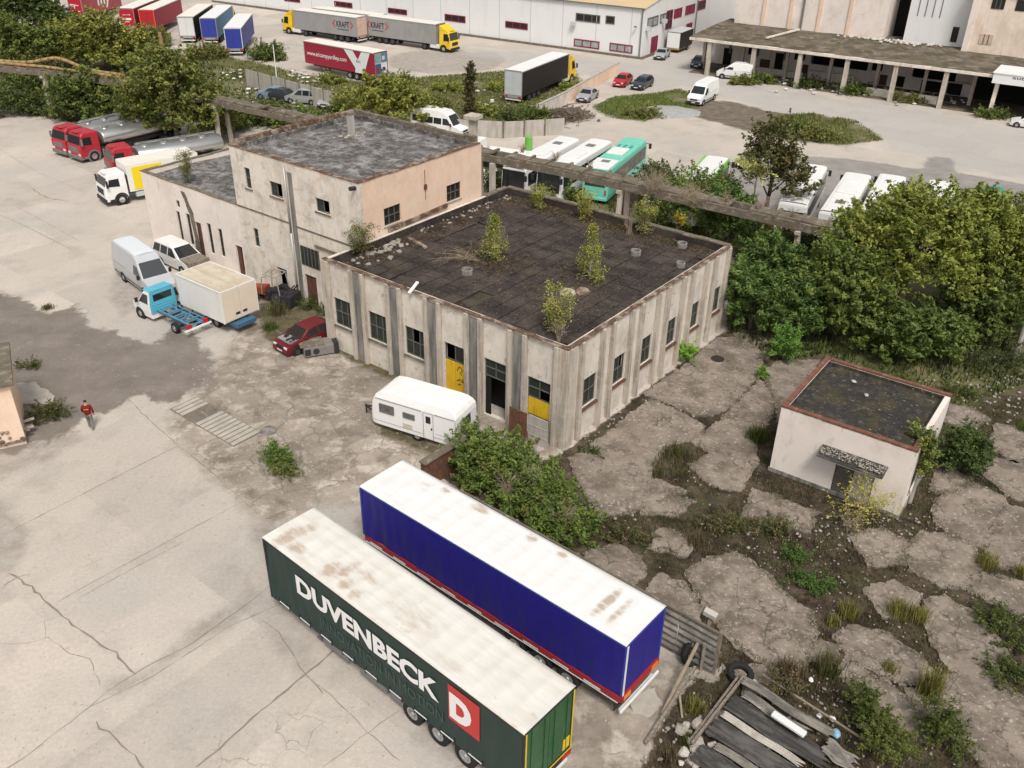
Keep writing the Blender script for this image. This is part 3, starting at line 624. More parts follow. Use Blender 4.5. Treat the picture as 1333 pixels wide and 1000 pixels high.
def roof_sheet(mb, x0, x1, y0, y1, z, seed, amp=.03, n=26, m=0):
    q = np.random.default_rng(seed); xs = np.linspace(x0, x1, n); ys = np.linspace(y0, y1, n); ph = q.uniform(0, 6, 4)
    vs = [(x, y, z + amp * (math.sin(x * .9 + ph[0]) * math.sin(y * .8 + ph[1]) + .5 * math.sin(x * 2.3 + y * 1.1 + ph[2]))) for y in ys for x in xs]
    return mb.add(vs, [(j * n + i, j * n + i + 1, (j + 1) * n + i + 1, (j + 1) * n + i) for j in range(n - 1) for i in range(n - 1)], m)
def coping(mb, poly, w_, h, z, seed, m=0, jit=.02, step=1.1):
    """parapet cap following a closed outline, laid as slightly uneven lengths"""
    q = random.Random(seed)
    for i in range(len(poly) - 1):
        a = Vector((*poly[i], 0)); b = Vector((*poly[i + 1], 0)); L = (b - a).length; n = max(1, int(L / step)); d = (b - a) / L
        for k in range(n):
            p = a + d * (L * k / n + (0.004 if k else 0)); r = a + d * (L * (k + 1) / n - .004); dz = q.uniform(-jit, jit)
            mb.bar((p.x, p.y, z + h / 2 + dz), (r.x, r.y, z + h / 2 + dz + q.uniform(-jit, jit) * .6), w_ + q.uniform(-jit, jit), h, m)

BO = (-11.58, 50.63); BYAW = -37.4
# --- workshop hall
hall = thing('workshop_hall', 'low derelict concrete hall with ribbed walls and small trees on its black roof', 'building', (*BO, 0), BYAW)
HB, HT, RZ = 18.1, 6.0, 5.52
fw_ = [(.6 + 3 * k, 2.2 + 3 * k, 1.8, 3.65) for k in range(3)] + [(9.65, 11.1, .04, 3.62), (12.55, 14.05, .04, 3.62), (15.5, 17.0, .04, 3.56)]
sw_ = [(1.45 + 2.96 * k, 3.0 + 2.92 * k, 1.72, 3.46) for k in range(6)]
mb = MB()
wall_grid(mb, (0, .12), (HB, .12), 0, HT, fw_, .25, (0, -1)); wall_grid(mb, (HB - .12, 0), (HB - .12, HB), 0, HT, sw_, .25, (1, 0))
wall_grid(mb, (HB, HB), (0, HB), 0, HT, [], .25, (0, 1)); wall_grid(mb, (0, HB), (0, 0), 0, HT, [], .25, (-1, 0))
mb.build('wall', 'plaster_cream', hall, fix=False)
mb = MB(); roof_sheet(mb, .3, HB - .3, .3, HB - .3, RZ, 3, .035); mb.box(.3, HB - .3, .3, HB - .3, RZ - .5, RZ - .2)
ro = mb.build('roof', 'tar_roof', hall)
mb = MB(); q = random.Random(5)
for i in range(17):
    y = .45 + q.uniform(0, .8); x0 = .45 + i * 1.02
    while y < HB - .6:
        y1 = min(y + q.uniform(1.0, 3.4), HB - .45); n = max(2, int((y1 - y) / .35)); vs = []; zz = RZ + .05 + q.uniform(0, .014)
        for k in range(n + 1):
            for x in (x0, x0 + .985): vs.append((x + q.uniform(-.014, .014), y + (y1 - y) * k / n, zz + q.uniform(0, .012)))
        if q.random() < .93: mb.add(vs, [(2 * k, 2 * k + 1, 2 * k + 3, 2 * k + 2) for k in range(n)])
        y = y1 + .022
mb.build('roofing_felt', 'tar_patch', ro, fix=False)
mb = MB(); coping(mb, [(-.05, .12), (HB + .02, .12)], .32, .035, HT, 2); coping(mb, [(HB - .12, .34), (HB - .12, HB - .2)], .32, .035, HT + .003, 4); mb.build('parapet_cap', 'rust_coping', hall)
mb = MB(); coping(mb, [(HB - .1, HB - .12), (.1, HB - .12)], .42, .09, HT, 5); coping(mb, [(.12, HB - .35), (.12, HB - 2.8)], .42, .09, HT, 6); mb.build('parapet_cap', 'concrete_old', hall)
for k in range(6):                                                   # ribs either side of every bay, front then side
    for x in (.38 + 3 * k, 2.42 + 3 * k):
        MB().box(x - .12, x + .12, -.14, .115, 0, HT - .02).build('pilaster', 'concrete_rib', hall, bevel=.015)
    y0, y1 = 1.45 + 2.96 * k, 3.0 + 2.92 * k
    for y in (y0 - .2, y1 + .2):
        MB().box(HB - .115, HB + .14, y - .12, y + .12, 0, HT - .02).build('pilaster', 'concrete_rib', hall, bevel=.015)
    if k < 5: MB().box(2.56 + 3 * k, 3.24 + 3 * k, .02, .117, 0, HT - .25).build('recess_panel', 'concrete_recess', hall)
MB().box(HB - .55, HB + .02, -.05, .11, 0, HT - .03).build('corner_post', 'concrete_rib', hall, bevel=.02)
MB().box(HB - .117, HB + .06, .12, .75, 0, HT - .03).build('corner_post', 'concrete_rib', hall, bevel=.02)
MB().box(-.12, .22, -.1, .112, 0, HT - .02).build('corner_post', 'concrete_rib', hall, bevel=.02)
gone = {1: [(2, 1)], 4: [(0, 0)]}
for k, h in enumerate(fw_[:3]):
    window(hall, (0, .12), (1, 0), (0, -1), *h, 3, 2, gone=[(1, 1)] if k == 2 else ())
for k, h in enumerate(sw_): window(hall, (HB - .12, 0), (0, 1), (1, 0), *h, 3, 2, gone=gone.get(k, ()))
for h in sw_:
    MB().box(HB - .1, HB + .05, h[0] - .05, h[1] + .05, h[2] - .09, h[2] - .003).build('window_sill', 'rust', hall)
for h in fw_[:3]: MB().box(h[0] - .05, h[1] + .05, -.02, .1, h[2] - .09, h[2] - .003).build('window_sill', 'concrete_old', hall)
window(hall, (0, .12), (1, 0), (0, -1), 9.65, 11.1, 2.55, 3.62, 2, 1, gone=[(0, 0)]); window(hall, (0, .12), (1, 0), (0, -1), 12.55, 14.05, 2.5, 3.62, 2, 2); window(hall, (0, .12), (1, 0), (0, -1), 15.5, 17.0, 2.3, 3.56, 2, 2, gone=[(1, 0)])
d = MB().box(9.68, 10.36, .2, .26, .05, 2.5).build('door', 'door_yellow', hall, bevel=.01); d['label'] = 'rusty yellow door leaf'
d = MB().box(10.39, 11.07, .2, .26, .05, 2.5).build('door', 'door_yellow', hall, bevel=.01); d['label'] = 'yellow door leaf with black scrawls'
mb = MB()
for pts in ([(10.5, 2.0), (10.62, 2.25), (10.8, 2.3), (10.9, 2.1), (10.75, 1.95), (10.85, 1.8)], [(10.48, 1.35), (10.7, 1.5), (10.95, 1.35), (10.9, 1.6)], [(10.55, 1.1), (10.8, 1.2)]):
    mb.tube([(x, .195, z) for x, z in pts], .022, 5)
mb.build('graffiti', 'graffiti_black', d)
MB().box(12.6, 12.95, .2, .26, .05, 2.4).build('door', 'void_dark', hall)
d = MB().box(15.55, 16.95, .2, .26, 1.25, 2.28).build('door', 'door_yellow', hall, bevel=.01)
mb = MB(); mb.box(16.1, 17.35, -.5, -.44, 0, 1.7); mb.box(16.1, 17.35, -.52, -.438, .5, .54); mb.box(16.1, 17.35, -.52, -.438, 1.1, 1.14)
p = mb.build('leaning_panel', 'concrete_pale', hall)
MB().box(14.9, 16.05, -.62, -.55, 0, 1.75).build('rusty_panel', 'rust', hall)
mb = MB(); mb.box(3, 15, 3, 15, .02, .05); mb.box(4, 14, 9, 9.2, 0, 4.5); mb.build('interior', 'void_dark', hall)  # floor and partition coloured near-black to stand in for indoor shade
mb = MB(); mb.add([(.24, 1.2, .03), (HB - .5, 1.2, .03), (HB - .5, 1.2, 4.6), (.24, 1.2, 4.6)], [(0, 1, 2, 3)]); mb.add([(HB - 1.3, .4, .03), (HB - 1.3, HB - .3, .03), (HB - 1.3, HB - .3, 4.6), (HB - 1.3, .4, 4.6)], [(0, 1, 2, 3)]); mb.build('room_shade_sheet', 'void_dark', hall, fix=False)  # near-black sheets behind the openings paint the shade of the rooms
mb = MB(); mb.box(.256, HB - .376, .376 , .376 + .06, RZ - .3, HT - .02); mb.box(.256, HB - .376, HB - .256 - .06, HB - .256, RZ - .3, HT - .02); mb.box(.256, .256 + .06, .376 + .061, HB - .256 - .061, RZ - .3, HT - .02); mb.box(HB - .376 - .06, HB - .376, .376 + .061, HB - .256 - .061, RZ - .3, HT - .02); mb.build('upstand', 'tar_roof', hall)
# litter on the hall roof
for (x, y, r) in ((7.45, 4.69, .36), (13.7, 13.8, .36), (15.25, 16.8, .34), (16.75, 13.9, .3)):
    pass
def vent(x, y, r, lab):
    t = thing('roof_vent', lab, 'roof vent', W3(x, y, RZ + .03), BYAW, 'stubby concrete vent rings on the tar roof')
    mb = MB(); mb.ring((0, 0, 0), (0, 0, 1), r, r * .72, .34, 20); mb.build('pipe_ring', 'concrete_recess', t, smooth=False, bevel=.02)
    MB().cyl((0, 0, .02), (0, 0, .12), r * .7, n=16).build('shaft', 'void_dark', t); return t
def W3(u, v, z=0):
    a = R(BYAW); return (BO[0] + u * math.cos(a) - v * math.sin(a), BO[1] + u * math.sin(a) + v * math.cos(a), z)
vent(7.45, 4.69, .36, 'round pale concrete vent alone near the front left of the black hall roof')
vent(13.62, 13.8, .35, 'round concrete vent mid-roof to the right of the pointed birch')
vent(15.24, 16.84, .34, 'round concrete vent nearest the back corner of the black hall roof')
vent(16.75, 13.9, .29, 'smallest concrete vent, close to the right parapet of the hall roof')
t = tag(MB().box(-.09, .09, -.6, .6, 0, .07).build('plank', 'letter_white', bevel=.01), 'white plank lying over the front parapet of the hall roof', 'plank'); t.location = W3(7.2, .35, HT + .09); t.rotation_euler = (R(8), R(4), R(BYAW + 20))
t = tag(MB().cyl((0, 0, 0), (0, 0, .16), .48, .40, 20).build('basin', 'concrete_rib', bevel=.02), 'grey round lid lying beside the rust brown lid on the hall roof', 'lid'); t.location = W3(13.65, 6.3, RZ + .06)
t = tag(MB().cyl((0, 0, 0), (0, 0, .12), .46, .36, 20).build('lid', 'rust_coping', bevel=.02), 'rust brown round lid lying by the grey lid on the hall roof', 'lid'); t.location = W3(14.2, 7.0, RZ + .06); t.rotation_euler = (R(6), 0, 0)
t = tag(MB().bar((-1.0, 0, .1), (1.0, 0, .12), .26, .14).build('timber', 'rust_coping', bevel=.01), 'reddish beam lying on the hall roof below the peach wall', 'beam'); t.location = W3(2.0, 6.2, RZ + .05); t.rotation_euler = (0, 0, R(BYAW - 15))
mb = MB(); q = random.Random(3)
for k in range(60):
    p = W3(.5 + abs(q.gauss(0, .8)), q.uniform(1.5, 6.0), RZ + .07); mb.rock(p, q.uniform(.05, .2), seed=k)
for k in range(50):
    p = W3(abs(q.gauss(.4, .5)), q.uniform(8, 17.5), RZ + .06); mb.rock(p, q.uniform(.04, .14), seed=k + 90)
tag(mb.build('rubble', 'stone'), kind='stuff')

# --- tall block
tower = thing('office_block', 'taller two storey block with pale streaked front, peach side wall and grey flat roof', 'building', (*BO, 0), BYAW)
TX0, TX1, TY0, TY1, TT = -12.6, -.06, 3.35, 15.1, 9.85
fh = [(TX0 * 0 + 1.35, 1.95, 7.15, 8.6), (3.95, 5.2, 7.18, 8.2), (8.45, 9.76, 7.14, 8.06), (1.45, 2.0, 2.92, 4.3), (3.65, 4.65, .03, 1.95), (6.6, 7.75, .03, 2.25)]
sh = [(2.05, 3.55, 6.49, 7.66), (8.05, 9.5, 6.49, 7.66)]
mb = MB(); wall_grid(mb, (TX0, TY0), (TX1, TY0), 0, TT, fh, .3, (0, -1)); wall_grid(mb, (TX1 - .3, TY1), (TX0, TY1), 0, TT, [], .3, (0, 1)); wall_grid(mb, (TX0, TY1 - .3), (TX0, TY0 + .3), 0, TT, [], .3, (-1, 0))
mb.build('wall', 'plaster_pale', tower, fix=False)
mb = MB(); wall_grid(mb, (TX1, TY0 + .302), (TX1, TY1), 0, TT, [(a - .302, b - .302, c, e) for a, b, c, e in sh], .3, (1, 0)); p = mb.build('wall', 'plaster_peach', tower, fix=False); p['label'] = 'peach side wall'
mb = MB(); roof_sheet(mb, TX0 + .3, TX1 - .3, TY0 + .3, TY1 - .3, 9.52, 8, .04); mb.box(TX0 + .3, TX1 - .3, TY0 + .3, TY1 - .3, 8.9, 9.3); ro = mb.build('roof', 'tar_grey', tower)
mb = MB(); coping(mb, [(TX0 - .03, TY0 + .14), (TX1 + .05, TY0 + .14)], .38, .06, TT, 12); coping(mb, [(TX1 - .13, TY0 + .34), (TX1 - .13, TY1 - .2)], .38, .06, TT, 13); mb.build('parapet_cap', 'rust_coping', tower)
q = random.Random(9)
for (a, b) in (((TX0 + .16, TY0 + .4), (TX0 + .16, TY1 - .35)), ((TX0, TY1 - .16), (TX1 - .35, TY1 - .16))):   # crumbling blockwork on the two back edges
    mb = MB(); L = math.hypot(b[0] - a[0], b[1] - a[1]); n = int(L / .92)
    for k in range(n):
        if q.random() < .06: continue
        p = [a[i] + (b[i] - a[i]) * (k + .03) / n for i in (0, 1)]; r = [a[i] + (b[i] - a[i]) * (k + .95) / n for i in (0, 1)]; h = q.uniform(.30, .44)
        mb.bar((*p, TT + h / 2), (*r, TT + h / 2 + q.uniform(-.02, .02)), .34, h)
    mb.build('parapet_blocks', 'concrete_old' if a[1] > 10 else 'rust_coping', tower, bevel=.03)
mb = MB(); mb.box(-9.1, -8.72, 11.0, 11.38, 9.5, 11.1); ch = mb.build('chimney', 'concrete_pale', tower, bevel=.02); MB().box(-9.15, -8.67, 10.95, 11.43, 11.1, 11.19).build('chimney_cap', 'concrete_old', ch)
mb = MB(); [mb.rock((-8.9 + q.gauss(0, .5), 11 + q.gauss(0, .5), 9.58), q.uniform(.06, .18), seed=k) for k in range(14)]; mb.build('rubble', 'stone', ro)['kind'] = 'stuff'
A0 = (TX0, TY0)
for h, c_, r_, g_ in ((fh[0], 1, 2, []), (fh[1], 2, 1, [(1, 0)]), (fh[2], 2, 1, [(1, 0)]), (fh[3], 1, 2, [])): window(tower, A0, (1, 0), (0, -1), *h, c_, r_, gm_='glass_old', inset=.16, gone=g_)
for h in sh: window(tower, (TX1, TY0), (0, 1), (1, 0), *h, 3, 2, fm='frame_old', gm_='window_dark', inset=.12)
for h in fh[:3]: MB().box(TX0 + h[0] - .08, TX0 + h[1] + .08, TY0 - .07, TY0 + .1, h[2] - .1, h[2] - .003).build('window_sill', 'concrete_old', tower)
for h in sh: MB().box(TX1 - .1, TX1 + .07, TY0 + h[0] - .08, TY0 + h[1] + .08, h[2] - .08, h[2] - .003).build('window_sill', 'concrete_pale', tower)
d = MB().box(TX0 + 6.63, TX0 + 7.16, TY0 + .1, TY0 + .16, .04, 2.22).build('door', 'door_brown', tower); MB().box(TX0 + 7.18, TX0 + 7.72, TY0 + .1, TY0 + .16, .04, 2.22).build('door', 'door_brown', tower)
mb = MB(); mb.box(TX0 + 6.5, TX0 + 8.3, TY0 - .05, TY0 - .002, 2.95, 4.3); g = mb.build('window', 'glass_old', tower); mb = MB()
for k in range(6): mb.box(TX0 + 6.5 + k * .35, TX0 + 6.55 + k * .35, TY0 - .08, TY0 - .052, 2.95, 4.3)
mb.build('window_frame', 'frame_old', g)
MB().box(TX0 + 8.0, TX1 - .2, TY0 - .1, TY0 - .004, 4.55, 4.72).build('ledge', 'concrete_old', tower)
mb = MB(); mb.box(TX0 + .02, TX0 + 5.6, TY0 - .04, TY0 - .004, 5.58, 5.68); mb.box(TX0 + 6.2, TX1, TY0 - .04, TY0 - .004, 5.5, 5.6); mb.build('string_course', 'concrete_old', tower)
mb = MB(); mb.tube([(TX0 + 5.75, TY0 - .12, 9.5), (TX0 + 5.78, TY0 - .12, 5), (TX0 + 5.8, TY0 - .12, .1)], .07, 10); mb.build('drainpipe', 'steel_frame', tower, smooth=True)
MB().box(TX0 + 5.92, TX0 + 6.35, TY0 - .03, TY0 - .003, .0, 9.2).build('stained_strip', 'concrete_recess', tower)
mb = MB(); mb.cyl((TX1 - .25, TY0 - .45, 9.55), (TX1 - .25, TY0 - .02, 9.5), .13, n=10); mb.build('lamp', 'chassis', tower)
mb = MB(); mb.bar((TX1 + .03, TY0 + 5.9, 7.3), (TX1 + .03, TY0 + 5.9, 9.3), .025); mb.box(TX1 + .002, TX1 + .1, TY0 + 5.8, TY0 + 6.02, 8.0, 8.32); mb.build('cable_box', 'rust', tower)
mb = MB(); mb.bar((TX1 + .06, TY0 + 2.3, 6.16), (TX1 + .06, TY0 + 8.0, 6.34), .12, .3); mb.build('flashing', 'rust_coping', tower)
mb = MB(); mb.add([(TX0 + .4, TY0 + 1.1, .05), (TX1 - .4, TY0 + 1.1, .05), (TX1 - .4, TY0 + 1.1, 8.8), (TX0 + .4, TY0 + 1.1, 8.8)], [(0, 1, 2, 3)]); mb.add([(TX1 - 1.2, TY0 + .4, 5), (TX1 - 1.2, TY1 - .4, 5), (TX1 - 1.2, TY1 - .4, 8.8), (TX1 - 1.2, TY0 + .4, 8.8)], [(0, 1, 2, 3)]); mb.build('room_shade_sheet', 'void_dark', tower, fix=False)  # blackened sheets behind the panes paint the unlit rooms

mb = MB(); mb.box(TX0 + .305, TX1 - .305, TY0 + .305 , TY0 + .305 + .06, 9.2, TT - .02); mb.box(TX0 + .305, TX1 - .305, TY1 - .305 - .06, TY1 - .305, 9.2, TT - .02); mb.box(TX0 + .305, TX0 + .305 + .06, TY0 + .305 + .061, TY1 - .305 - .061, 9.2, TT - .02); mb.box(TX1 - .305 - .06, TX1 - .305, TY0 + .305 + .061, TY1 - .305 - .061, 9.2, TT - .02); mb.build('upstand', 'tar_grey', tower)
# --- low annex
annex = thing('low_annex', 'low whitewashed annex with tall slit windows, a crack and an overgrown dark roof', 'building', (*BO, 0), BYAW)
AX0, AX1, AY0, AY1, AT = -24.6, TX0 - .01, 3.42, 12.4, 5.55
ah = [(3.95, 4.42, .95, 3.3), (5.2, 5.72, .9, 3.4), (6.25, 7.0, .03, 3.0), (7.75, 8.25, .85, 3.25), (9.05, 9.55, .95, 3.15), (4.2, 4.65, 3.65, 4.2), (10.95, 11.75, .03, 2.35)]
mb = MB(); wall_grid(mb, (AX0, AY0), (AX1, AY0), 0, AT, ah, .3, (0, -1)); wall_grid(mb, (AX0, AY1), (AX0, AY0 + .3), 0, AT, [], .3, (-1, 0)); wall_grid(mb, (AX1, AY1), (AX0 + .3, AY1), 0, AT, [], .3, (0, 1)); mb.build('wall', 'plaster_white', annex, fix=False)
mb = MB(); roof_sheet(mb, AX0 + .3, AX1, AY0 + .3, AY1 - .3, 5.2, 14, .05); mb.box(AX0 + .3, AX1, AY0 + .3, AY1 - .3, 4.8, 5.05); mb.build('roof', 'tar_grey', annex)
mb = MB(); coping(mb, [(AX0 - .04, AY0 + .14), (AX1, AY0 + .14)], .36, .05, AT, 22); coping(mb, [(AX0 + .14, AY0 + .33), (AX0 + .14, AY1)], .36, .06, AT, 23); mb.build('parapet_cap', 'concrete_old', annex)
for h in (ah[0], ah[1], ah[3], ah[4]): window(annex, (AX0, AY0), (1, 0), (0, -1), *h, 1, 3, gm_='window_dark', inset=.16, fw=.03)
window(annex, (AX0, AY0), (1, 0), (0, -1), *ah[5], 1, 1, gm_='window_dark', inset=.16, fw=.03)
MB().box(AX0 + 6.28, AX0 + 6.97, AY0 + .12, AY0 + .18, .04, 2.98).build('door', 'door_brown', annex)
MB().box(AX0 + 10.98, AX0 + 11.4, AY0 + .12, AY0 + .18, .04, 2.3).build('door', 'door_brown', annex)
mb = MB(); q = random.Random(4); pts = [(AX0 + 5.3, 5.1), (AX0 + 5.55, 4.6), (AX0 + 5.75, 4.1), (AX0 + 6.0, 3.5), (AX0 + 6.05, 2.6), (AX0 + 6.2, 1.4), (AX0 + 6.1, .2)]
for (a, b) in zip(pts[:-1], pts[1:]):
    w0 = q.uniform(.2, .46); mb.add([(a[0] - w0, AY0 - .006, a[1]), (a[0] + w0, AY0 - .006, a[1]), (b[0] + w0 * 1.1, AY0 - .006, b[1]), (b[0] - w0, AY0 - .006, b[1])], [(0, 1, 2, 3)])
mb.build('bare_masonry', 'concrete_old', annex, fix=False)
mb = MB(); mb.add([(AX0 + .4, AY0 + .9, .05), (AX1, AY0 + .9, .05), (AX1, AY0 + .9, 4.7), (AX0 + .4, AY0 + .9, 4.7)], [(0, 1, 2, 3)]); mb.build('room_shade_sheet', 'void_dark', annex, fix=False)  # one near-black sheet, its colour standing in for the unlit room

# --- shed in the weeds
shed = thing('small_shed', 'small flat roofed shed with white plaster and a red brick edged dark roof', 'shed', (13.39, 38.19, 0), -35.6)
SW_, SD_, ST = 6.5, 6.4, 3.85
mb = MB(); wall_grid(mb, (0, 0), (SW_, 0), 0, ST, [(3.15, 5.05, .04, 1.75)], .25, (0, -1)); wall_grid(mb, (SW_, .25), (SW_, SD_), 0, ST, [(.8, 2.6, .5, 2.4), (3.3, 5.2, .04, 2.4)], .25, (1, 0)); wall_grid(mb, (SW_ - .25, SD_), (0, SD_), 0, ST, [], .25, (0, 1)); wall_grid(mb, (0, SD_ - .25), (0, .25), 0, ST, [], .25, (-1, 0)); mb.build('wall', 'plaster_white', shed, fix=False)
mb = MB(); roof_sheet(mb, .25, SW_ - .25, .25, SD_ - .25, 3.66, 21, .03); mb.box(.25, SW_ - .25, .25, SD_ - .25, 3.1, 3.5); mb.build('roof', 'tar_shed', shed)
mb = MB(); coping(mb, [(-.06, .11), (SW_ + .05, .11)], .25, .11, ST, 31, step=.3, jit=.008); coping(mb, [(.11, .29), (.11, SD_ + .04)], .25, .11, ST, 32, step=.3, jit=.008); coping(mb, [(.29, SD_ - .12), (SW_ + .04, SD_ - .12)], .25, .11, ST, 33, step=.3, jit=.008); coping(mb, [(SW_ - .12, .29), (SW_ - .12, 1.0)], .25, .11, ST, 34, step=.3, jit=.008); mb.build('brick_edge', 'brick_red', shed)
mb = MB(); mb.box(.256, SW_ - .256, .256 , .256 + .06, 3.4, ST - .01); mb.box(.256, SW_ - .256, SD_ - .256 - .06, SD_ - .256, 3.4, ST - .01); mb.box(.256, .256 + .06, .256 + .061, SD_ - .256 - .061, 3.4, ST - .01); mb.box(SW_ - .256 - .06, SW_ - .256, .256 + .061, SD_ - .256 - .061, 3.4, ST - .01); mb.build('upstand', 'tar_shed', shed)
mb = MB(); mb.add([(2.35, -.02, 2.62), (5.5, -.02, 2.62), (5.5, -.85, 2.42), (2.35, -.85, 2.42), (2.35, -.02, 2.54), (5.5, -.02, 2.54), (5.5, -.85, 2.36), (2.35, -.85, 2.36)], [(0, 1, 2, 3), (7, 6, 5, 4), (3, 2, 6, 7), (0, 3, 7, 4), (1, 2, 6, 5), (0, 1, 5, 4)]); aw = mb.build('canopy', 'bitumen_sheet', shed)
mb = MB(); q = random.Random(2); [mb.rock((q.uniform(2.4, 5.45), q.uniform(-.8, -.06), 2.60), q.uniform(.018, .05), seed=k) for k in range(260)]; mb.build('loose_stones', 'stone', aw)['kind'] = 'stuff'
MB().box(3.18, 4.0, .1, .15, .05, 1.7).build('door', 'frame_old', shed, bevel=.01)
MB().box(4.04, 5.02, .1, .15, .05, 1.7).build('door', 'concrete_pale', shed, bevel=.01)
window(shed, (SW_, .25), (0, 1), (1, 0), .8, 2.6, .5, 2.4, 2, 2, gm_='window_dark'); MB().box(SW_ - .16, SW_ - .1, 3.58, 5.42, .05, 2.38).build('door', 'void_dark', shed)  # the near-black leaf paints the shade of the open doorway
mb = MB(); mb.bar((SW_ + .15, 1.6, 0), (SW_ + .15, 1.6, 2.9), .12, .14); mb.build('post', 'concrete_pale', shed)
mb = MB(); mb.box(-.06, SW_ + .06, -.06, -.004, 0, .22); mb.box(SW_ + .004, SW_ + .06, 0, SD_, 0, .22); mb.build('plinth', 'concrete_recess', shed)
for (x, y, s_) in ((2.0, 4.9, .09), (3.0, 3.9, .1)):
    t = tag(MB().rock((0, 0, .05), s_ * 1.3, seed=int(x)).build('stone', 'stone_white'), 'white stone on the shed roof, ' + ('nearer the far edge' if y > 4.5 else 'nearer the middle'), 'stone'); a = R(-35.6); t.location = (13.39 + x * math.cos(a) - y * math.sin(a), 38.19 + x * math.sin(a) + y * math.cos(a), 3.72)

# --- corner of a hut at the left edge
hut = thing('roadside_hut', 'corner of a crumbling peach hut at the edge of the yard', 'building', (-25.55, 39.3, 0), 28)
mb = MB(); mb.box(-5, 0, 0, 4.5, 0, 3.6); mb.build('wall', 'plaster_peach', hut); MB().box(-5.2, .22, -.25, 4.7, 3.6, 3.78).build('roof', 'concrete_old', hut, bevel=.02)
mb = MB(); q = random.Random(8); [mb.rock((q.uniform(-1.2, -.1), -.02, q.uniform(.2, 1.0)), q.uniform(.08, .16), seed=k) for k in range(9)]; mb.build('exposed_brick', 'rust_coping', hut)
for k, (px, pz, ln, rz, lab) in enumerate(((14, 566, 2.6, 30, 'grey'), (10, 576, 2.4, 24, 'dark'), (20, 570, 2.0, 34, 'pale'), (6, 584, 2.2, 28, 'weathered'), (22, 560, 1.6, 20, 'split'))):
    t = tag(MB().bar((-ln / 2, 0, 0), (ln / 2, 0, .12), .16, .09).build('timber', 'wood_grey' if k % 2 else 'concrete_pale', bevel=.01), ['long grey-white board on top of the timber heap by the peach hut', 'dark weathered beam low in the heap by the peach hut', 'short pale board sticking out of the heap by the peach hut', 'weathered beam lowest in the heap by the peach hut', 'short dark beam leaning on the peach hut wall'][k], 'timber', 'timbers heaped by the hut')
    t.location = (*G(px, pz)[:2], .12 + .09 * (4 - k)); t.rotation_euler = (0, R(-3 + 2 * k), R(rz))

# --- white warehouse
wh = thing('warehouse', 'long white panel warehouse with beige roof and maroon framed windows', 'building', (18.85, 145.68, 0), -31.9)
FW = [(-11.81, -7.25, .62, 1.78), (-5.45, -1.5, .62, 1.83), (-11.69, -7.39, 4.42, 5.6), (-6.43, -4.87, 4.53, 5.7), (-24.84, -20.5, 2.12, 3.15), (-37.19, -32.88, 2.0, 3.1), (-49.65, -45.39, 2.09, 2.97), (-62.29, -57.94, 2.09, 3.0), (-74.96, -70.88, 1.9, 2.75)]
SWn = [(1.3, 5.2, 4.3, 5.75), (5.9, 8.4, 4.4, 5.75), (3.3, 5.7, .3, 2.75), (8.2, 10.7, 3.2, 6.0), (11.2, 14.4, 4.45, 5.9), (15.8, 19.8, 4.45, 5.9), (16.9, 19.4, .3, 3.0), (10.9, 14.2, 2.0, 2.9), (21, 24.5, 4.6, 6.1)]
mb = MB(); wall_grid(mb, (-95, 0), (0, 0), 0, 7.28, [(a + 95, b + 95, c, e) for a, b, c, e in FW], .3, (0, -1)); wall_grid(mb, (0, .3), (0, 42), 0, 7.28, [(a - .3, b - .3, c, e) for a, b, c, e in SWn], .3, (1, 0)); mb.build('wall', 'panel_white', wh, fix=False)
mb = MB(); mb.add([(-95, -.2, 7.28), (.2, -.2, 7.28), (.2, 21, 10.6), (-95, 21, 10.6), (.2, 42, 7.28), (-95, 42, 7.28)], [(0, 1, 2, 3), (3, 2, 4, 5)]); mb.build('roof', 'roof_beige', wh)
MB().add([(0, 0, 7.28), (0, 42, 7.28), (0, 21, 10.55)], [(0, 1, 2)]).build('gable', 'panel_white', wh)
mb = MB(); mb.bar((-95, -.26, 7.22), (.2, -.26, 7.22), .14, .16); mb.build('gutter', 'bumper_grey', wh)
for i, h in enumerate(FW):
    red = i not in (2, 3)
    window(wh, (0, 0), (1, 0), (0, -1), h[0], h[1], h[2], h[3], 3 if i != 3 else 1, 1, fm='frame_maroon' if red else 'frame_old', gm_='glass_pale' if i < 2 else 'window_dark', inset=-.02, fw=.16)
for i, h in enumerate(SWn): window(wh, (0, 0), (0, 1), (1, 0), *h, 2, 1 if i not in (2, 6, 3) else 2, fm='frame_maroon' if i > 1 else 'frame_old', gm_='frame_maroon' if i in (2, 6, 4, 5) else ('glass_pale' if i < 2 else 'window_dark'), inset=-.02, fw=.18)
for x in range(-92, 0, 6): MB().box(x - .05, x + .05, -.035, -.003, 0, 7.2).build('panel_joint', 'door_grey', wh)
for x, y in ((-.25, -.15), (.15, 20.6)): MB().tube([(x, y, 7.1), (x, y, .1)], .11, 8).build('drainpipe', 'bumper_grey', wh)
mb = MB(); mb.box(-95, .35, -.35, -.004, 0, .32); mb.box(.004, .35, 0, 42, 0, .32); mb.build('plinth', 'concrete_old', wh)
for (x, y, z) in ((-11.9, -.45, 4.0), (.4, 6.9, 4.7), (.4, 1.0, 4.3)):
    mb = MB().box(x - .4, x + .4, y - .22, y + .22, z - .3, z + .3); mb.build('air_conditioner', 'door_grey', wh, bevel=.03)
mb = MB(); mb.bar((-1.1, -.5, 4.6), (-1.1, -.01, 4.5), .08); mb.box(-1.25, -.95, -.7, -.4, 4.55, 4.75); mb.build('wall_lamp', 'bumper_grey', wh)

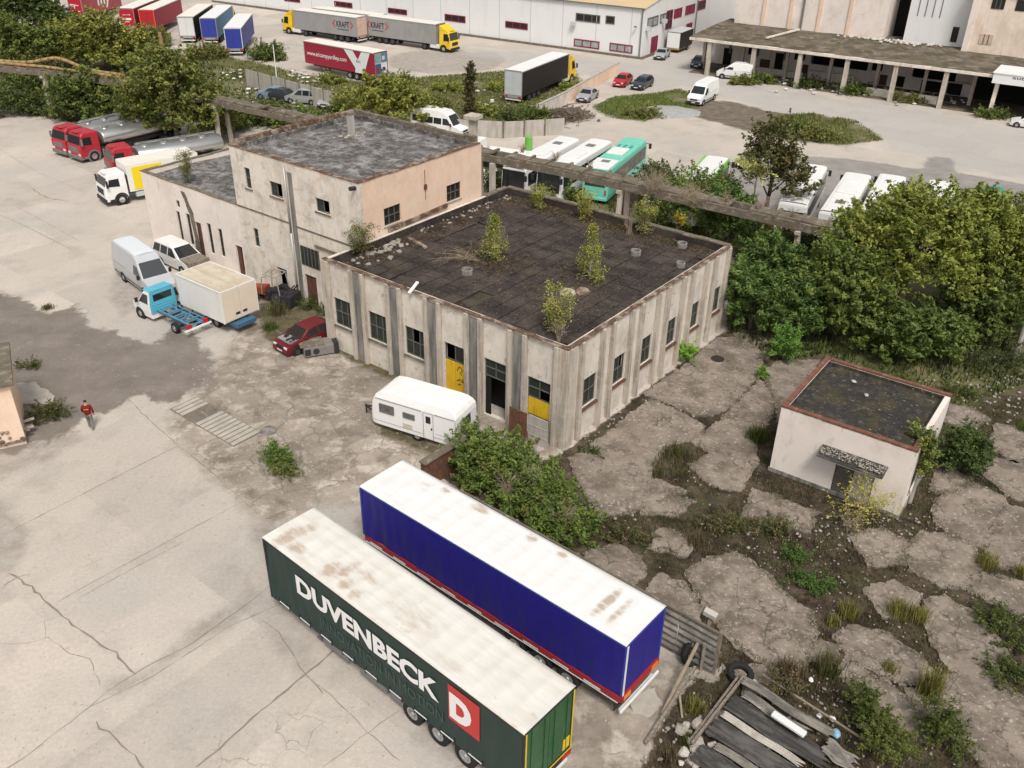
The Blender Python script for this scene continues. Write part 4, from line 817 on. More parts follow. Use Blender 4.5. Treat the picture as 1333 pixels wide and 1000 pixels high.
# --- factory with the long loading canopy
fac = thing('factory_canopy', 'long decaying concrete loading canopy on posts in front of the factory', 'canopy', (27.4, 135.4, 0), -33.3)
mb = MB(); q = random.Random(6); n = 40; vs = []
for i in range(n + 1):
    for j, (y, z) in enumerate(((-1.0, 4.95), (3.5, 5.25), (8.2, 5.55), (14.0, 5.7))): vs.append((-3 + 72 * i / n, y, z + q.uniform(-.06, .06)))
mb.add(vs, [(i * 4 + j, i * 4 + j + 4, i * 4 + j + 5, i * 4 + j + 1) for i in range(n) for j in range(3)]); mb.build('roof', 'mossy_roof', fac)
mb = MB(); mb.box(-3, 69, -1.1, -.75, 4.55, 4.93); mb.box(-3, -2.7, -.7, 12, 4.55, 4.95); mb.build('edge_beam', 'plaster_pale', fac, bevel=.03)
for x in (0.05, 6.6, 13.1, 19.4, 25.6, 31.7, 44, 50.2, 56.5):
    MB().box(x - .28, x + .28, -.9, -.35, 0, 4.55).build('post', 'concrete_rib', fac, bevel=.03)
for x in (-2.4, 3.5, 10, 16.2, 22.5, 28.6, 34.5):
    MB().box(x - .22, x + .22, 3.4, 3.85, 0, 4.95).build('post', 'concrete_rib', fac, bevel=.03)
mb = MB(); mb.box(-2.6, 34, 8.2, 8.5, 0, 1.7); mb.box(-2.6, 12, 8.22, 8.48, 1.7, 5.4); mb.box(20, 26, 8.2, 8.5, 1.7, 5.4); mb.build('back_wall', 'plaster_white', fac)
for (x0, x1, y) in ((34, 60, 8.2), (12.0, 20, 9.5), (26, 34, 9.5)): MB().box(x0, x1, y, y + .2, 0, 5.4).build('bay_shade_box', 'void_dark', fac)  # shade of the deep bays painted as near-black boxes
q = random.Random(17)
for (x, w_, z0, z1) in ((-1.2, 1.3, .03, 2.4), (2.6, 1.6, 1.9, 4.2), (6.8, 1.2, .03, 2.6), (9.6, 1.5, 2.0, 4.0), (20.6, 1.4, 1.9, 4.4), (23.6, 1.6, .2, 1.6), (27.4, 2.6, .1, 1.5), (30.8, 1.8, .1, 1.6)): MB().box(x, x + w_, 8.14, 8.197, z0, z1).build('opening', 'void_dark', fac)  # dark rectangles: doorway shade painted onto the back wall
for (x, w_) in ((4.6, 1.5), (11, .8), (21.9, 1.0)): MB().box(x, x + w_, 8.13, 8.197, .1, 1.5).build('shutter', 'door_brown', fac)
for bx in ((22, 31, 1.2, 1.5, 0, 1.0), (4, 12, 5.2, 5.5, 0, .9), (12.5, 19, 6.2, 6.5, 0, 1.2)): MB().box(*bx).build('loading_dock', 'plaster_pale', fac, bevel=.03)
mb = MB()
for k in range(70): mb.rock((q.gauss(22, 3.0), q.gauss(9.6, .7), 5.72), q.uniform(.12, .36), seed=k)
mb.build('rubble_ridge', 'stone_white', fac)['kind'] = 'stuff'
for k in range(6): MB().box(-.4 + 2.1 * k, -.1 + 2.1 * k, 8.1, 8.199, 1.7, 5.3).build('wall_strip', 'plaster_peach' if k % 2 else 'concrete_old', fac)
MB().box(-2.9, 69, -.5, 9.4, -.1, .03).build('floor', 'mossy_roof', fac)  # dirty floor, its dark colour also painting in the shade under the canopy
mb = MB(); mb.bar((9.2, 9.5, 5.9), (7.0, 2.2, 5.45), .28, .2); mb.build('fallen_beam', 'plaster_pale', fac)
def block(name, lab, x0, x1, y0, y1, h, mat, z0=0):
    b = thing(name, lab, 'building', (27.4, 135.4, 0), -33.3); MB().box(x0, x1, y0, y1, z0, h).build('wall', mat, b); return b
b1 = block('factory_block', 'big whitewashed factory block with orange stained pilaster strips behind the canopy', -1.2, 20.6, 10.8, 34, 24, 'plaster_white')
for x in (3.2, 7.2, 11.4, 15.6): MB().box(x - .25, x + .25, 10.62, 10.797, 5, 24).build('pilaster', 'plaster_peach', b1)
MB().cyl((9.0, 10.55, 5.5), (9.0, 10.55, 24), .14, n=8).build('drainpipe', 'bumper_grey', b1)
g = block('recessed_link', 'dark recessed link between the two pale factory blocks', 20.62, 23.2, 16, 30, 22, 'plaster_pale'); MB().box(20.7, 23.1, 15.9, 15.997, 4, 12).build('doorway', 'void_dark', g); MB().box(20.65, 23.15, 14.2, 15.9, 12.2, 12.6).build('slab', 'concrete_pale', g)
b2 = block('slot_tower', 'white factory tower with narrow vertical slots and two small windows', 23.2, 31.4, 11.2, 26, 24, 'panel_white')
for k in range(4): MB().box(24.3 + k * .95, 24.42 + k * .95, 11.15, 11.197, 9.0, 13.2).build('slot', 'bumper_grey', b2)
for (x, z, hh) in ((29.2, 6.2, 1.9), (29.4, 11.6, 2.6)): MB().box(x, x + .8, 11.12, 11.197, z, z + hh).build('window', 'window_dark', b2)
b3 = block('peach_block', 'peach coloured factory building at the far right above the canopy', 31.4, 75, 9.0, 30, 13.2, 'plaster_pinkish')
MB().box(31.2, 31.9, 8.7, 8.997, 4, 24).build('pilaster', 'plaster_white', b3); MB().box(31.0, 75, 8.5, 30, 13.2, 13.5).build('roof', 'concrete_old', b3)
for (x0, x1, z0, z1) in ((33.4, 34.9, 11.0, 12.2), (36.2, 42, 11.0, 12.3), (33.0, 34.6, 6.7, 7.9), (44, 50, 11, 12.3), (52, 58, 11, 12.3)):
    o = MB().box(x0, x1, 8.93, 8.997, z0, z1).build('window', 'window_dark' if z0 > 8 else 'door_dirty', b3); mb = MB()
    for k in range(1, 3): mb.box(x0 + (x1 - x0) * k / 3 - .05, x0 + (x1 - x0) * k / 3 + .05, 8.90, 8.929, z0, z1)
    mb.build('window_frame', 'frame_old', o)
sg = thing('porch_sign', 'white fascia sign on a white post under the right end of the canopy', 'sign', (27.4, 135.4, 0), -33.3)
MB().box(37.1, 46, -2.2, -1.9, 4.15, 5.3).build('board', 'panel_white', sg, bevel=.02)
for x in (37.7, 45): MB().bar((x, -1.2, 0), (x, -1.2, 4.15), .45).build('post', 'plaster_white', sg)
MB().box(37.0, 46.1, -2.3, 3.4, 5.3, 5.4).build('porch_roof', 'panel_white', sg)
text_part('autocomp', 'lettering', 'letter_black', sg, (39.2, 43.5, 4.75, 5.15), lambda x, z, d: (x, -2.203 - d, z), .01)
# ------------------------------------------------------------------ trestle, fences, walls, poles
TR = thing('pipe_trestle', 'long concrete pipe trestle on posts crossing behind the workshop', 'trestle', (-54.6, 104.7, 0), -31.5)
TL = [(-18, -3.2), (0, 2.0), (14, 3.9), (40, 3.4), (66, 3.9), (91, 2.5)]
def tpos(x):
    for (a, b) in zip(TL[:-1], TL[1:]):
        if a[0] <= x <= b[0]: return a[1] + (b[1] - a[1]) * (x - a[0]) / (b[0] - a[0])
    return TL[-1][1]
mb = MB(); q = random.Random(3)
for s_ in (-.75, .75):
    x = -18.0
    while x < 90:
        MB().bar((x + .01, tpos(x) + s_, 4.72), (x + 5.99, tpos(x + 6) + s_, 4.72), .26, .55).build('beam', 'concrete_old', TR); x += 6
x = -18.0
while x < 89:
    if not (58 < x < 60) and q.random() < .93:
        t_ = q.uniform(-.05, .08); MB().bar((x + .05, tpos(x), 5.06 + t_), (x + 1.75, tpos(x + 1.8), 5.06 - t_), 1.25, .1).build('deck_slab', 'concrete_old', TR)
    x += 1.8
mb = MB(); x = -18.0
while x < 90:
    mb.bar((x, tpos(x) - .9, 5.12), (x, tpos(x) + .9, 5.12), .22, .18); x += 1.8
mb.build('cross_rib', 'concrete_old', TR)
for x in (-10, 0, 13, 26, 39, 48, 57.6, 72, 86.5):
    for s_ in (-.65, .65): MB().bar((x, tpos(x) + s_ * 1.3, -.1), (x, tpos(x) + s_, 4.44), .36, .36).build('post', 'concrete_rib', TR, bevel=.03)
    MB().bar((x, tpos(x) - 1.1, 4.3), (x, tpos(x) + 1.1, 4.3), .4, .26).build('crosshead', 'concrete_rib', TR, bevel=.02)
x = 59.9; MB().bar((x, tpos(x) - .9, -.1), (x, tpos(x) - .9, 4.44), .42, .42).build('post', 'concrete_pale', TR, bevel=.03)
mb = MB()
for k, (dy, dz, r) in enumerate(((-.35, 5.35, .17), (.05, 5.3, .13), (.4, 5.4, .2))):
    pts = [(x, tpos(x) + dy, dz + (.9 * math.exp(-((x - 1.5) / 3.0) ** 2) if k == 2 else 0)) for x in np.arange(-18, 15.5 - 2 * k, 1.0)]
    mb.tube(pts, r, 8)
mb.build('pipe', 'pipe_ochre', TR, smooth=True)
pl = thing('stub_pillar', 'lone concrete pillar with square capital standing by the white minibus', 'pillar', (*G(616, 150, 7.4)[:2], 0), -31.5)
MB().bar((0, 0, 0), (0, 0, 7.1), .62, .62).build('shaft', 'concrete_rib', pl, bevel=.03); MB().box(-.62, .62, -.62, .62, 7.1, 7.45).build('capital', 'concrete_rib', pl, bevel=.03)

def panel_fence(name, lab, px, h, mat, postmat, step=2.6):
    P_ = wpoly(px); t = thing(name, lab, 'fence', (*P_[0], 0))
    for a, b in zip(P_[:-1], P_[1:]):
        a = a - P_[0]; b = b - P_[0]; L = np.hypot(*(b - a)); n = max(1, int(round(L / step)))
        for k in range(n):
            p = a + (b - a) * k / n; r = a + (b - a) * (k + 1) / n; e = (r - p) / np.hypot(*(r - p)) * .1
            MB().bar((*(p + e), h / 2 - .05), (*(r - e), h / 2 - .05 + random.uniform(-.04, .04)), .1, h - .1).build('panel', mat, t)
            MB().bar((*p, 0), (*p, h + .06), .18, .18).build('post', postmat, t)
    return t
panel_fence('concrete_fence', 'grey concrete panel fence behind the scrapped silver people carrier', [(322, 113), (392, 133), (455, 150), (545, 172)], 2.35, 'concrete_pale', 'concrete_old')
panel_fence('concrete_fence', 'grey concrete panel fence behind the white minibus and pillar', [(585, 176), (655, 180), (735, 175)], 1.9, 'concrete_pale', 'concrete_old')
P_ = wpoly([(697, 156), (740, 134), (804, 96)]); t = thing('boundary_wall', 'pinkish rendered boundary wall with stained base beside the black semi truck', 'wall', (*P_[0], 0))
for a, b in zip(P_[:-1], P_[1:]):
    a = a - P_[0]; b = b - P_[0]; MB().bar((*a, .8), (*b, .72), .3, 1.6).build('wall_length', 'plaster_peach' if a[1] > 1 else 'plaster_pale', t); MB().bar((*a, 1.64), (*b, 1.56), .36, .08).build('cap', 'concrete_pale', t)
BF, BYA = (-6.36, 30.88), -39.7
def WB(x, y, z=0):
    a = R(BYA); return (BF[0] + x * math.cos(a) - y * math.sin(a), BF[1] + x * math.sin(a) + y * math.cos(a), z)
t = thing('corrugated_fence', 'grey corrugated cement sheet fence along the far side of the blue trailer', 'fence', WB(7, 4.2), BYA)
mb = MB(); n = 9; q = random.Random(1)
for k in range(8):
    x0, x1 = -5.2 + k * 1.66, -5.2 + (k + 1) * 1.66 - .02; vs = []
    for i in range(41):
        z = .02 + 2.2 * i / 40; y = .045 * math.sin(z * 2 * math.pi / .34) + (.02 if k % 2 else 0)
        vs += [(x0, y, z), (x1, y + q.uniform(-.004, .004), z)]
    mb.add(vs, [(2 * i, 2 * i + 1, 2 * i + 3, 2 * i + 2) for i in range(40)])
mb.build('sheeting', 'asbestos', t, smooth=True)
mb = MB(); mb.bar((-5.2, .02, 2.27), (8.1, .02, 2.27), .1, .09); mb.build('top_rail', 'concrete_old', t)
for x in (-5.2, -1.9, 1.4, 4.8, 8.1): MB().bar((x, .14, 0), (x, .14, 2.25), .12, .12).build('post', 'wood_grey', t)
t = thing('rusty_wall', 'low rusty brown wall with a mossy top between the caravan and the blue trailer', 'wall', WB(-1.7, 5.7), BYA + 90)
MB().box(-.4, 3.4, -.16, .16, 0, 1.5).build('wall_face', 'rust', t); MB().box(-.46, 3.46, -.24, .24, 1.5, 1.6).build('cap', 'concrete_old', t, bevel=.02)
# leaning posts, tyres, sheets and rubble by the trailers
def lean(name, lab, cat, a, b, w_, mat, h=None, grp=None):
    o = MB().bar((0, 0, 0), tuple(np.array(b) - np.array(a)), w_, h or w_).build(name, mat, bevel=.01); o.location = a; return tag(o, lab, cat, grp)
A_ = G(906, 862); B_ = G(925, 820, 2.0)
lean('leaning_post', 'tallest grey timber post leaning at the end of the corrugated fence', 'post', tuple(A_), (A_[0] + .35, A_[1] + .25, 2.3), .17, 'wood_grey')
o = MB().box(-.26, .26, -.13, .13, -.12, .12).build('concrete_block', 'stone_white', bevel=.02); o.location = (A_[0] + .3, A_[1] + .2, 2.40); o.rotation_euler = (.1, .1, R(-35)); tag(o, 'white concrete block sitting on top of the leaning post', 'block')
lean('timber_rail', 'long pale rail sloping down from the leaning post', 'rail', (A_[0] - .1, A_[1] - .2, 1.25), tuple(G(862, 930, .25)), .12, 'wood_pale')
lean('timber_rail', 'long dark rail lying lower beside the pale rail', 'rail', tuple(G(905, 868, .85)), tuple(G(840, 968, .12)), .11, 'wood_grey')
lean('leaning_post', 'short grey post leaning beside the dark tyre', 'post', tuple(G(912, 872)), tuple(G(917, 838, 1.5)), .13, 'wood_grey')
lean('timber_rail', 'short crooked stick among weeds below the pale rail', 'rail', tuple(G(884, 900, .4)), tuple(G(888, 935, .05)), .08, 'wood_pale')
def tyre(px, py, lab, tilt, r=.5, z=None):
    t = thing('scrap_tyre', lab, 'tyre', (*G(px, py)[:2], z if z is not None else .12), 20); t.rotation_euler = (tilt, 0, R(25))
    mb = MB(); mb.ring((0, 0, -.13), (0, 0, 1), r, r * .58, .26, 26); mb.build('carcass', 'rubber', t, smooth=True, bevel=.05)
    mb = MB()
    for k in range(26):
        a = 2 * math.pi * k / 26; mb.bar((r * 1.0 * math.cos(a), r * math.sin(a), -.1), (r * math.cos(a + .1), r * math.sin(a + .1), .1), .05, .03)
    mb.build('tread', 'rubber', t); return t
tyre(901, 862, 'black tyre leaning upright against the corrugated fence', R(74), .55, .52); tyre(913, 858, 'black tyre propped behind the leaning post', R(80), .52, .5); tyre(963, 880, 'old tyre lying flat in dry weeds past the fence end', R(6), .5)
t = thing('collapsed_roof', 'collapsed corrugated roof sheets lying on timber in the bottom right corner', 'roof sheets', (*G(1010, 965)[:2], 0), -39)
for k, (x0, x1, y0, y1, zz, tl, m_) in enumerate(((-2.0, 1.5, .95, 1.35, .60, .02, 'asbestos'), (-1.7, .9, .45, .85, .50, .04, 'asbestos'), (-2.0, 1.9, -.35, .52, .42, -.04, 'bitumen_sheet'), (-1.9, 1.2, -.72, -.40, .40, .03, 'concrete_pale'), (-2.0, 2.1, -1.6, -.75, .32, .03, 'bitumen_sheet'), (-1.5, 1.8, -2.0, -1.66, .27, .02, 'asbestos'), (-1.9, 2.0, -2.9, -2.05, .2, .05, 'bitumen_sheet'), (1.5, 2.7, .3, 1.0, .3, .06, 'asbestos'))):
    vs = []; m = 20; q = random.Random(k); nx_ = 16
    for i in range(m + 1):
        f = i / m; y = y0 + (y1 - y0) * f; z = zz + (.03 * math.sin(i * math.pi / 2.5) if m_ == 'asbestos' else .02 * math.sin(i * .9)) + tl * f; e0, e1 = q.uniform(-.08, .08), q.uniform(-.3, .12)
        for g in range(nx_ + 1): u = g / nx_; vs.append((x0 + e0 + (x1 + e1 - x0 - e0) * u, y + .03 * math.sin(u * 7 + k), z + .1 - .2 * u + .03 * math.sin(u * 9 + i * .3)))
    MB().add(vs, [(i * (nx_ + 1) + g, i * (nx_ + 1) + g + 1, (i + 1) * (nx_ + 1) + g + 1, (i + 1) * (nx_ + 1) + g) for i in range(m) for g in range(nx_)]).build('roof_sheet', m_, t, smooth=True)
mb = MB(); mb.bar((-2.15, -2.3, .35), (-2.1, 1.6, .55), .1, .1); mb.bar((-2.3, -2.3, .22), (-2.3, 1.4, .4), .09, .09); mb.bar((0, -2.2, .1), (0, 1.3, .3), .1, .12); mb.build('batten', 'wood_grey', t)
mb = MB(); mb.bar((-1.6, 2.05, .5), (3.6, 1.7, .35), .06, .06); mb.build('long_pole', 'wood_pale', t)
o = MB().box(-.65, .65, -.14, .14, -.07, .07).build('foam_block', 'plastic_white', bevel=.04); o.location = (*G(1026, 945, .75)[:2], .85); o.rotation_euler = (0, .05, R(-42)); tag(o, 'long white foam block resting on the collapsed roof sheets', 'foam block')
o = MB().rock((0, 0, 0), .22, flat=.6, seed=3).build('plastic_bag', 'plastic_blue', smooth=True); o.location = (*G(1087, 961)[:2], .25); tag(o, 'pale blue plastic bag in the weeds past the roof sheets', 'bag')
for k, (px, py, s_, lab) in enumerate(((1066, 934, .13, 'small white plastic scrap left of the other, above the blue bag'), (1083, 938, .14, 'small white plastic scrap right of the other, above the blue bag'), (981, 890, .13, 'white scrap beside the flat tyre'), (945, 957, .12, 'white scrap lying near the concrete rubble'), (1055, 887, .12, 'white scrap at the foot of the dry weeds'))):
    o = MB().rock((0, 0, 0), s_, flat=.5, seed=k + 9).build('litter', 'plastic_white'); o.location = (*G(px, py)[:2], .1); tag(o, lab, 'litter')
q = random.Random(12); proto = None
for k in range(26):
    px, py = q.gauss(918, 20), q.gauss(978, 16)
    if proto is None or k % 6 == 0: proto = MB().rock((0, 0, 0), .26, flat=.6, seed=k + 40).build('concrete_chunk', 'stone' if k % 4 else 'stone_white'); o = proto
    else: o = proto.copy(); COL.objects.link(o)
    s_ = q.uniform(.5, 1.15); o.location = (*G(px, py)[:2], .1); o.scale = (s_, s_ * q.uniform(.7, 1.2), s_ * .8); o.rotation_euler = (q.uniform(-.3, .3), q.uniform(-.3, .3), q.uniform(0, 6)); tag(o, 'broken concrete chunk in the rubble below the timber rails', 'chunk', 'concrete chunks below the timber rails')
mb = MB(); q = random.Random(31)
SO = Z_SOIL
for (cx, cy, sx, sy, n, r0, r1) in ((930, 960, 60, 30, 160, .03, .09), (1060, 900, 70, 40, 120, .02, .07), (1000, 740, 60, 40, 140, .02, .06), (840, 540, 60, 14, 150, .02, .09), (770, 560, 30, 16, 70, .02, .06), (1300, 500, 40, 30, 260, .03, .12), (1080, 770, 90, 60, 160, .02, .06), (1250, 700, 70, 60, 120, .02, .06), (800, 660, 30, 10, 60, .03, .1), (1130, 690, 90, 14, 130, .03, .09), (930, 610, 25, 20, 70, .02, .06), (320, 590, 30, 12, 30, .03, .1), (1150, 900, 80, 60, 200, .02, .07)):
    for k in range(n): p = G(q.gauss(cx, sx), q.gauss(cy, sy)); mb.rock((p[0], p[1], .01), q.uniform(r0, r1), seed=k)
tag(mb.build('rubble', 'stone'), kind='stuff')
mb = MB(); q = random.Random(41)
for k in range(1500):
    px, py = q.uniform(-20, 700), q.uniform(330, 1010); p = G(px, py); mb.rock((p[0], p[1], .004), q.choice((.012, .016, .02, .028, .04)), seed=k % 37)
for k in range(700): p = G(q.uniform(250, 600), q.uniform(470, 680)); mb.rock((p[0], p[1], .004), q.uniform(.015, .06), seed=k % 37)
tag(mb.build('grit', 'stone'), kind='stuff')
# far yard heaps
mb = MB(); q = random.Random(77)
for k in range(900):
    p = G(q.gauss(733, 16), q.gauss(151, 5)); dd = math.hypot((p[0] - 5.7) / 3.4, (p[1] - 108.5) / 3.2)
    h = max(0, 1.1 - dd * .8)
    if q.random() < .35: mb.rock((p[0], p[1], h * q.uniform(.4, 1)), q.uniform(.08, .3), seed=k)
    else:
        a = q.uniform(0, 3.1); L = q.uniform(.3, 1.2); mb.bar((p[0] - L * math.cos(a), p[1] - L * math.sin(a), h * q.uniform(.3, 1) + .05), (p[0] + L * math.cos(a), p[1] + L * math.sin(a), h * q.uniform(.3, 1.1) + .08), .05)
tag(mb.build('debris_heap', 'bark'), kind='stuff')
for k, (px, py, h) in enumerate(((714, 143, 2.2), (722, 142, 1.7), (726, 141, 1.5))):
    o = MB().bar((0, 0, 0), (.1, .05, h), .14).build('stake', 'wood_grey'); o.location = G(px, py); tag(o, ['tallest stake standing in the brushwood heap by the pink wall', 'middle stake in the brushwood heap by the pink wall', 'shortest stake in the brushwood heap by the pink wall'][k], 'stake')
mb = MB(); n = 30; vs = []; c_ = G(868, 146); q = random.Random(5)
for j in range(n + 1):
    for i in range(n + 1):
        x = (i / n - .5) * 9; y = (j / n - .5) * 6.5; d = math.hypot(x / 4.2, y / 3.0); vs.append((c_[0] + x, c_[1] + y, max(-.05, .55 * (1 - d * d) + .04 * math.sin(x * 3 + y * 2)) if d < 1.15 else -.05))
mb.add(vs, [(j * (n + 1) + i, j * (n + 1) + i + 1, (j + 1) * (n + 1) + i + 1, (j + 1) * (n + 1) + i) for j in range(n) for i in range(n)]); tag(mb.build('gravel_heap', 'gravel_heap', smooth=True), 'low grey gravel heap on the grass edge by the white van', 'gravel heap')
mb = MB(); q = random.Random(14)
for (cx, cy, sx, sy, n) in ((385, 98, 9, 4, 26), (345, 118, 26, 5, 40), (405, 104, 12, 4, 30), (300, 98, 14, 5, 22), (640, 130, 40, 14, 34), (520, 152, 14, 6, 24), (560, 160, 18, 6, 24), (350, 138, 30, 8, 26), (640, 168, 20, 4, 20), (240, 60, 8, 6, 10), (700, 148, 10, 4, 10), (640, 228, 10, 6, 24), (1010, 106, 30, 3, 40), (1110, 118, 40, 3, 60), (1210, 130, 30, 4, 50), (1290, 150, 8, 2, 14)):
    for k in range(n): p = G(q.gauss(cx, sx), q.gauss(cy, sy)); mb.rock((p[0], p[1], .15), q.uniform(.06, .34), seed=k, flat=.45)
tag(mb.build('rubbish', 'rubbish'), kind='stuff')
def pole(name, lab, px, py, h, r, mat='concrete_pale', cat='pole', arms=True):
    t = thing(name, lab, cat, tuple(G(px, py)))
    MB().cyl((0, 0, -.1), (0, 0, h), r, r * .62, 10).build('mast', mat, t, smooth=False)
    if arms: mb = MB(); mb.bar((-.9, 0, h - .4), (.9, 0, h - .4), .1); [mb.cyl((x, 0, h - .35), (x, 0, h - .1), .05, n=8) for x in (-.8, 0, .8)]; mb.build('crossarm', 'bumper_grey', t)
    return t
pole('utility_pole', 'pale concrete utility pole rising at the right edge by the thicket', 1322, 464, 9.5, .2)
pole('utility_pole', 'pale concrete utility pole half hidden inside the big thicket', 1268, 392, 6.6, .17)
pole('lamp_post', 'thin white pole in the grass by the concrete fence', 360, 100, 4.2, .09, 'panel_white', 'pole', False)
pole('brick_stack', 'square brown stack among bushes below the white trailer', 214, 80, 4.0, .42, 'pipe_ochre', 'stack', False)
t = thing('lattice_pole', 'rusty lattice mast at the top left edge', 'mast', tuple(G(21, 40)))
mb = MB()
for (x, y) in ((-.3, -.3), (.3, -.3), (.3, .3), (-.3, .3)): mb.bar((x * 1.5, y * 1.5, 0), (x, y, 13), .09)
mb.build('leg', 'pipe_ochre', t); mb = MB()
for k in range(12):
    z = k * 1.05; s_ = -.3 if k % 2 else .3; f = 1.5 - .5 * z / 13
    for y in (-.3, .3): mb.bar((s_ * f, y * f, z), (-s_ * f, y * f, z + 1.05), .06); mb.bar((y * f, s_ * f, z), (y * f, -s_ * f, z + 1.05), .06)
mb.build('brace', 'pipe_ochre', t)
# grating in the yard
t = thing('drain_grating', 'long concrete drain grating set in the yard left of the weeds', 'grating', (*G(278, 547)[:2], 0), -38)
mb = MB()
for k in range(15):
    if k in (3, 4, 5): continue
    mb.box(-2.7 + k * .38, -2.42 + k * .38, -.85, .85, .0, .05)
mb.build('bar', 'slab_pale', t, bevel=.01); MB().box(-2.8, 3.0, -.9, .9, -.02, .014).build('pit', 'soil_pit', t)
o = MB().cyl((0, 0, 0), (0, 0, .05), .42, n=20).build('manhole_cover', 'tar_patch', bevel=.01); o.location = (*G(934, 468)[:2], .02); tag(o, 'dark round manhole in the pavement beside the hall', 'manhole')
o = MB().cyl((0, 0, 0), (0, 0, .05), .45, n=20).build('manhole_cover', 'concrete_recess', bevel=.01); o.location = (*G(349, 561)[:2], .01); tag(o, 'grey round manhole beside the weed clump in the yard', 'manhole')
# ------------------------------------------------------------------ vehicles
class Body:
    """lofted body: stations (x, z_bottom, z_top, half-width factor), half width w(z), crease at belt"""
    def __init__(s, st, wt, belt): s.st = st; s.wt = wt; s.belt = belt
    def w(s, z): return float(np.interp(z, [a for a, b in s.wt], [b for a, b in s.wt]))
    def fac(s, x): return float(np.interp(x, [a[0] for a in s.st], [a[3] for a in s.st]))
    def top(s, x): return float(np.interp(x, [a[0] for a in s.st], [a[2] for a in s.st]))
    def hull(s):
        mb = MB(); rows = []
        for x, zb, zt, f in s.st:
            zs = [zb, zb + (min(s.belt, zt) - zb) * .5, min(s.belt, zt), zt - .06 if zt > s.belt + .1 else zt, zt]
            L = [(x, -s.w(z) * f * (.93 if k == 4 else 1), z) for k, z in enumerate(zs)]
            rows.append(L + [(x, -p[1], p[2]) for p in L[::-1]])
        n = len(rows[0]); vs = [p for r in rows for p in r]; fs = []
        for i in range(len(rows) - 1):
            for k in range(n): fs.append((i * n + k, i * n + (k + 1) % n, (i + 1) * n + (k + 1) % n, (i + 1) * n + k))
        fs += [tuple(range(n))[::-1], tuple(range((len(rows) - 1) * n, len(rows) * n))]
        return mb.add(vs, fs)
    def spt(s, x, z, sg, e=.012): return (x, sg * (s.w(z) * s.fac(x) + e), z)
    def panel(s, mb, pts, sg, e=.012):
        v = [s.spt(x, z, sg, e) for x, z in pts]; mb.add(v, [tuple(range(len(v)))])
    def screen(s, mb, x0, z0, x1, z1, e=.015, k=.88):
        d = Vector((x1 - x0, 0, z1 - z0)).normalized(); n = Vector((-d.z, 0, d.x)) if x0 < s.st[-1][0] / 2 else Vector((d.z, 0, -d.x))
        if n.z < -.3: n = -n
        o = n * e; y0 = s.w(z0) * s.fac(x0) * k; y1 = s.w(z1) * s.fac(x1) * k
        mb.add([(x0 + o.x, -y0, z0 + o.z), (x0 + o.x, y0, z0 + o.z), (x1 + o.x, y1, z1 + o.z), (x1 + o.x, -y1, z1 + o.z)], [(0, 1, 2, 3)])
_wh = {}
def wheel(parent, x, y, r, wd=.22, rim='rim_steel', sg=-1):
    """a wheel whose outer face is at y, facing sg; the rim is a sub-part"""
    k = (round(r, 3), wd, rim, sg)
    if k not in _wh:
        a = MB(); a.ring((0, 0, 0), (0, -sg, 0), r, r * .56, wd, 22); a.cyl((0, -sg * wd * .5, 0), (0, -sg * wd * .98, 0), r * .6, n=16)
        b = MB(); b.ring((0, -sg * .012, 0), (0, -sg, 0), r * .55, r * .40, .06, 20); b.cyl((0, -sg * .05, 0), (0, -sg * .1, 0), r * .5, r * .5, 20); b.cyl((0, -sg * .004, 0), (0, -sg * .06, 0), r * .14, r * .2, 12)
        _wh[k] = (a.mesh('wheel', 'rubber'), b.mesh('rim', rim))
    o = link('wheel', _wh[k][0], parent, loc=(x, y, r)); o.modifiers.new('bevel', 'BEVEL').width = r * .06
    link('rim', _wh[k][1], o); return o
def placed(name, lab, cat, front, rear, xf, W, grp=None, flip=False):
    """vehicle whose camera-side wheels touch the ground at pixels front and rear; local +x runs from nose to tail"""
    A = G(*front)[:2]; B = G(*rear)[:2]; d = (B - A) / np.hypot(*(B - A)); n = np.array([-d[1], d[0]])
    if n @ A < 0: n = -n
    o = A - d * xf + n * W / 2
    return thing(name, lab, cat, (o[0], o[1], 0), math.degrees(math.atan2(d[1], d[0])), grp)
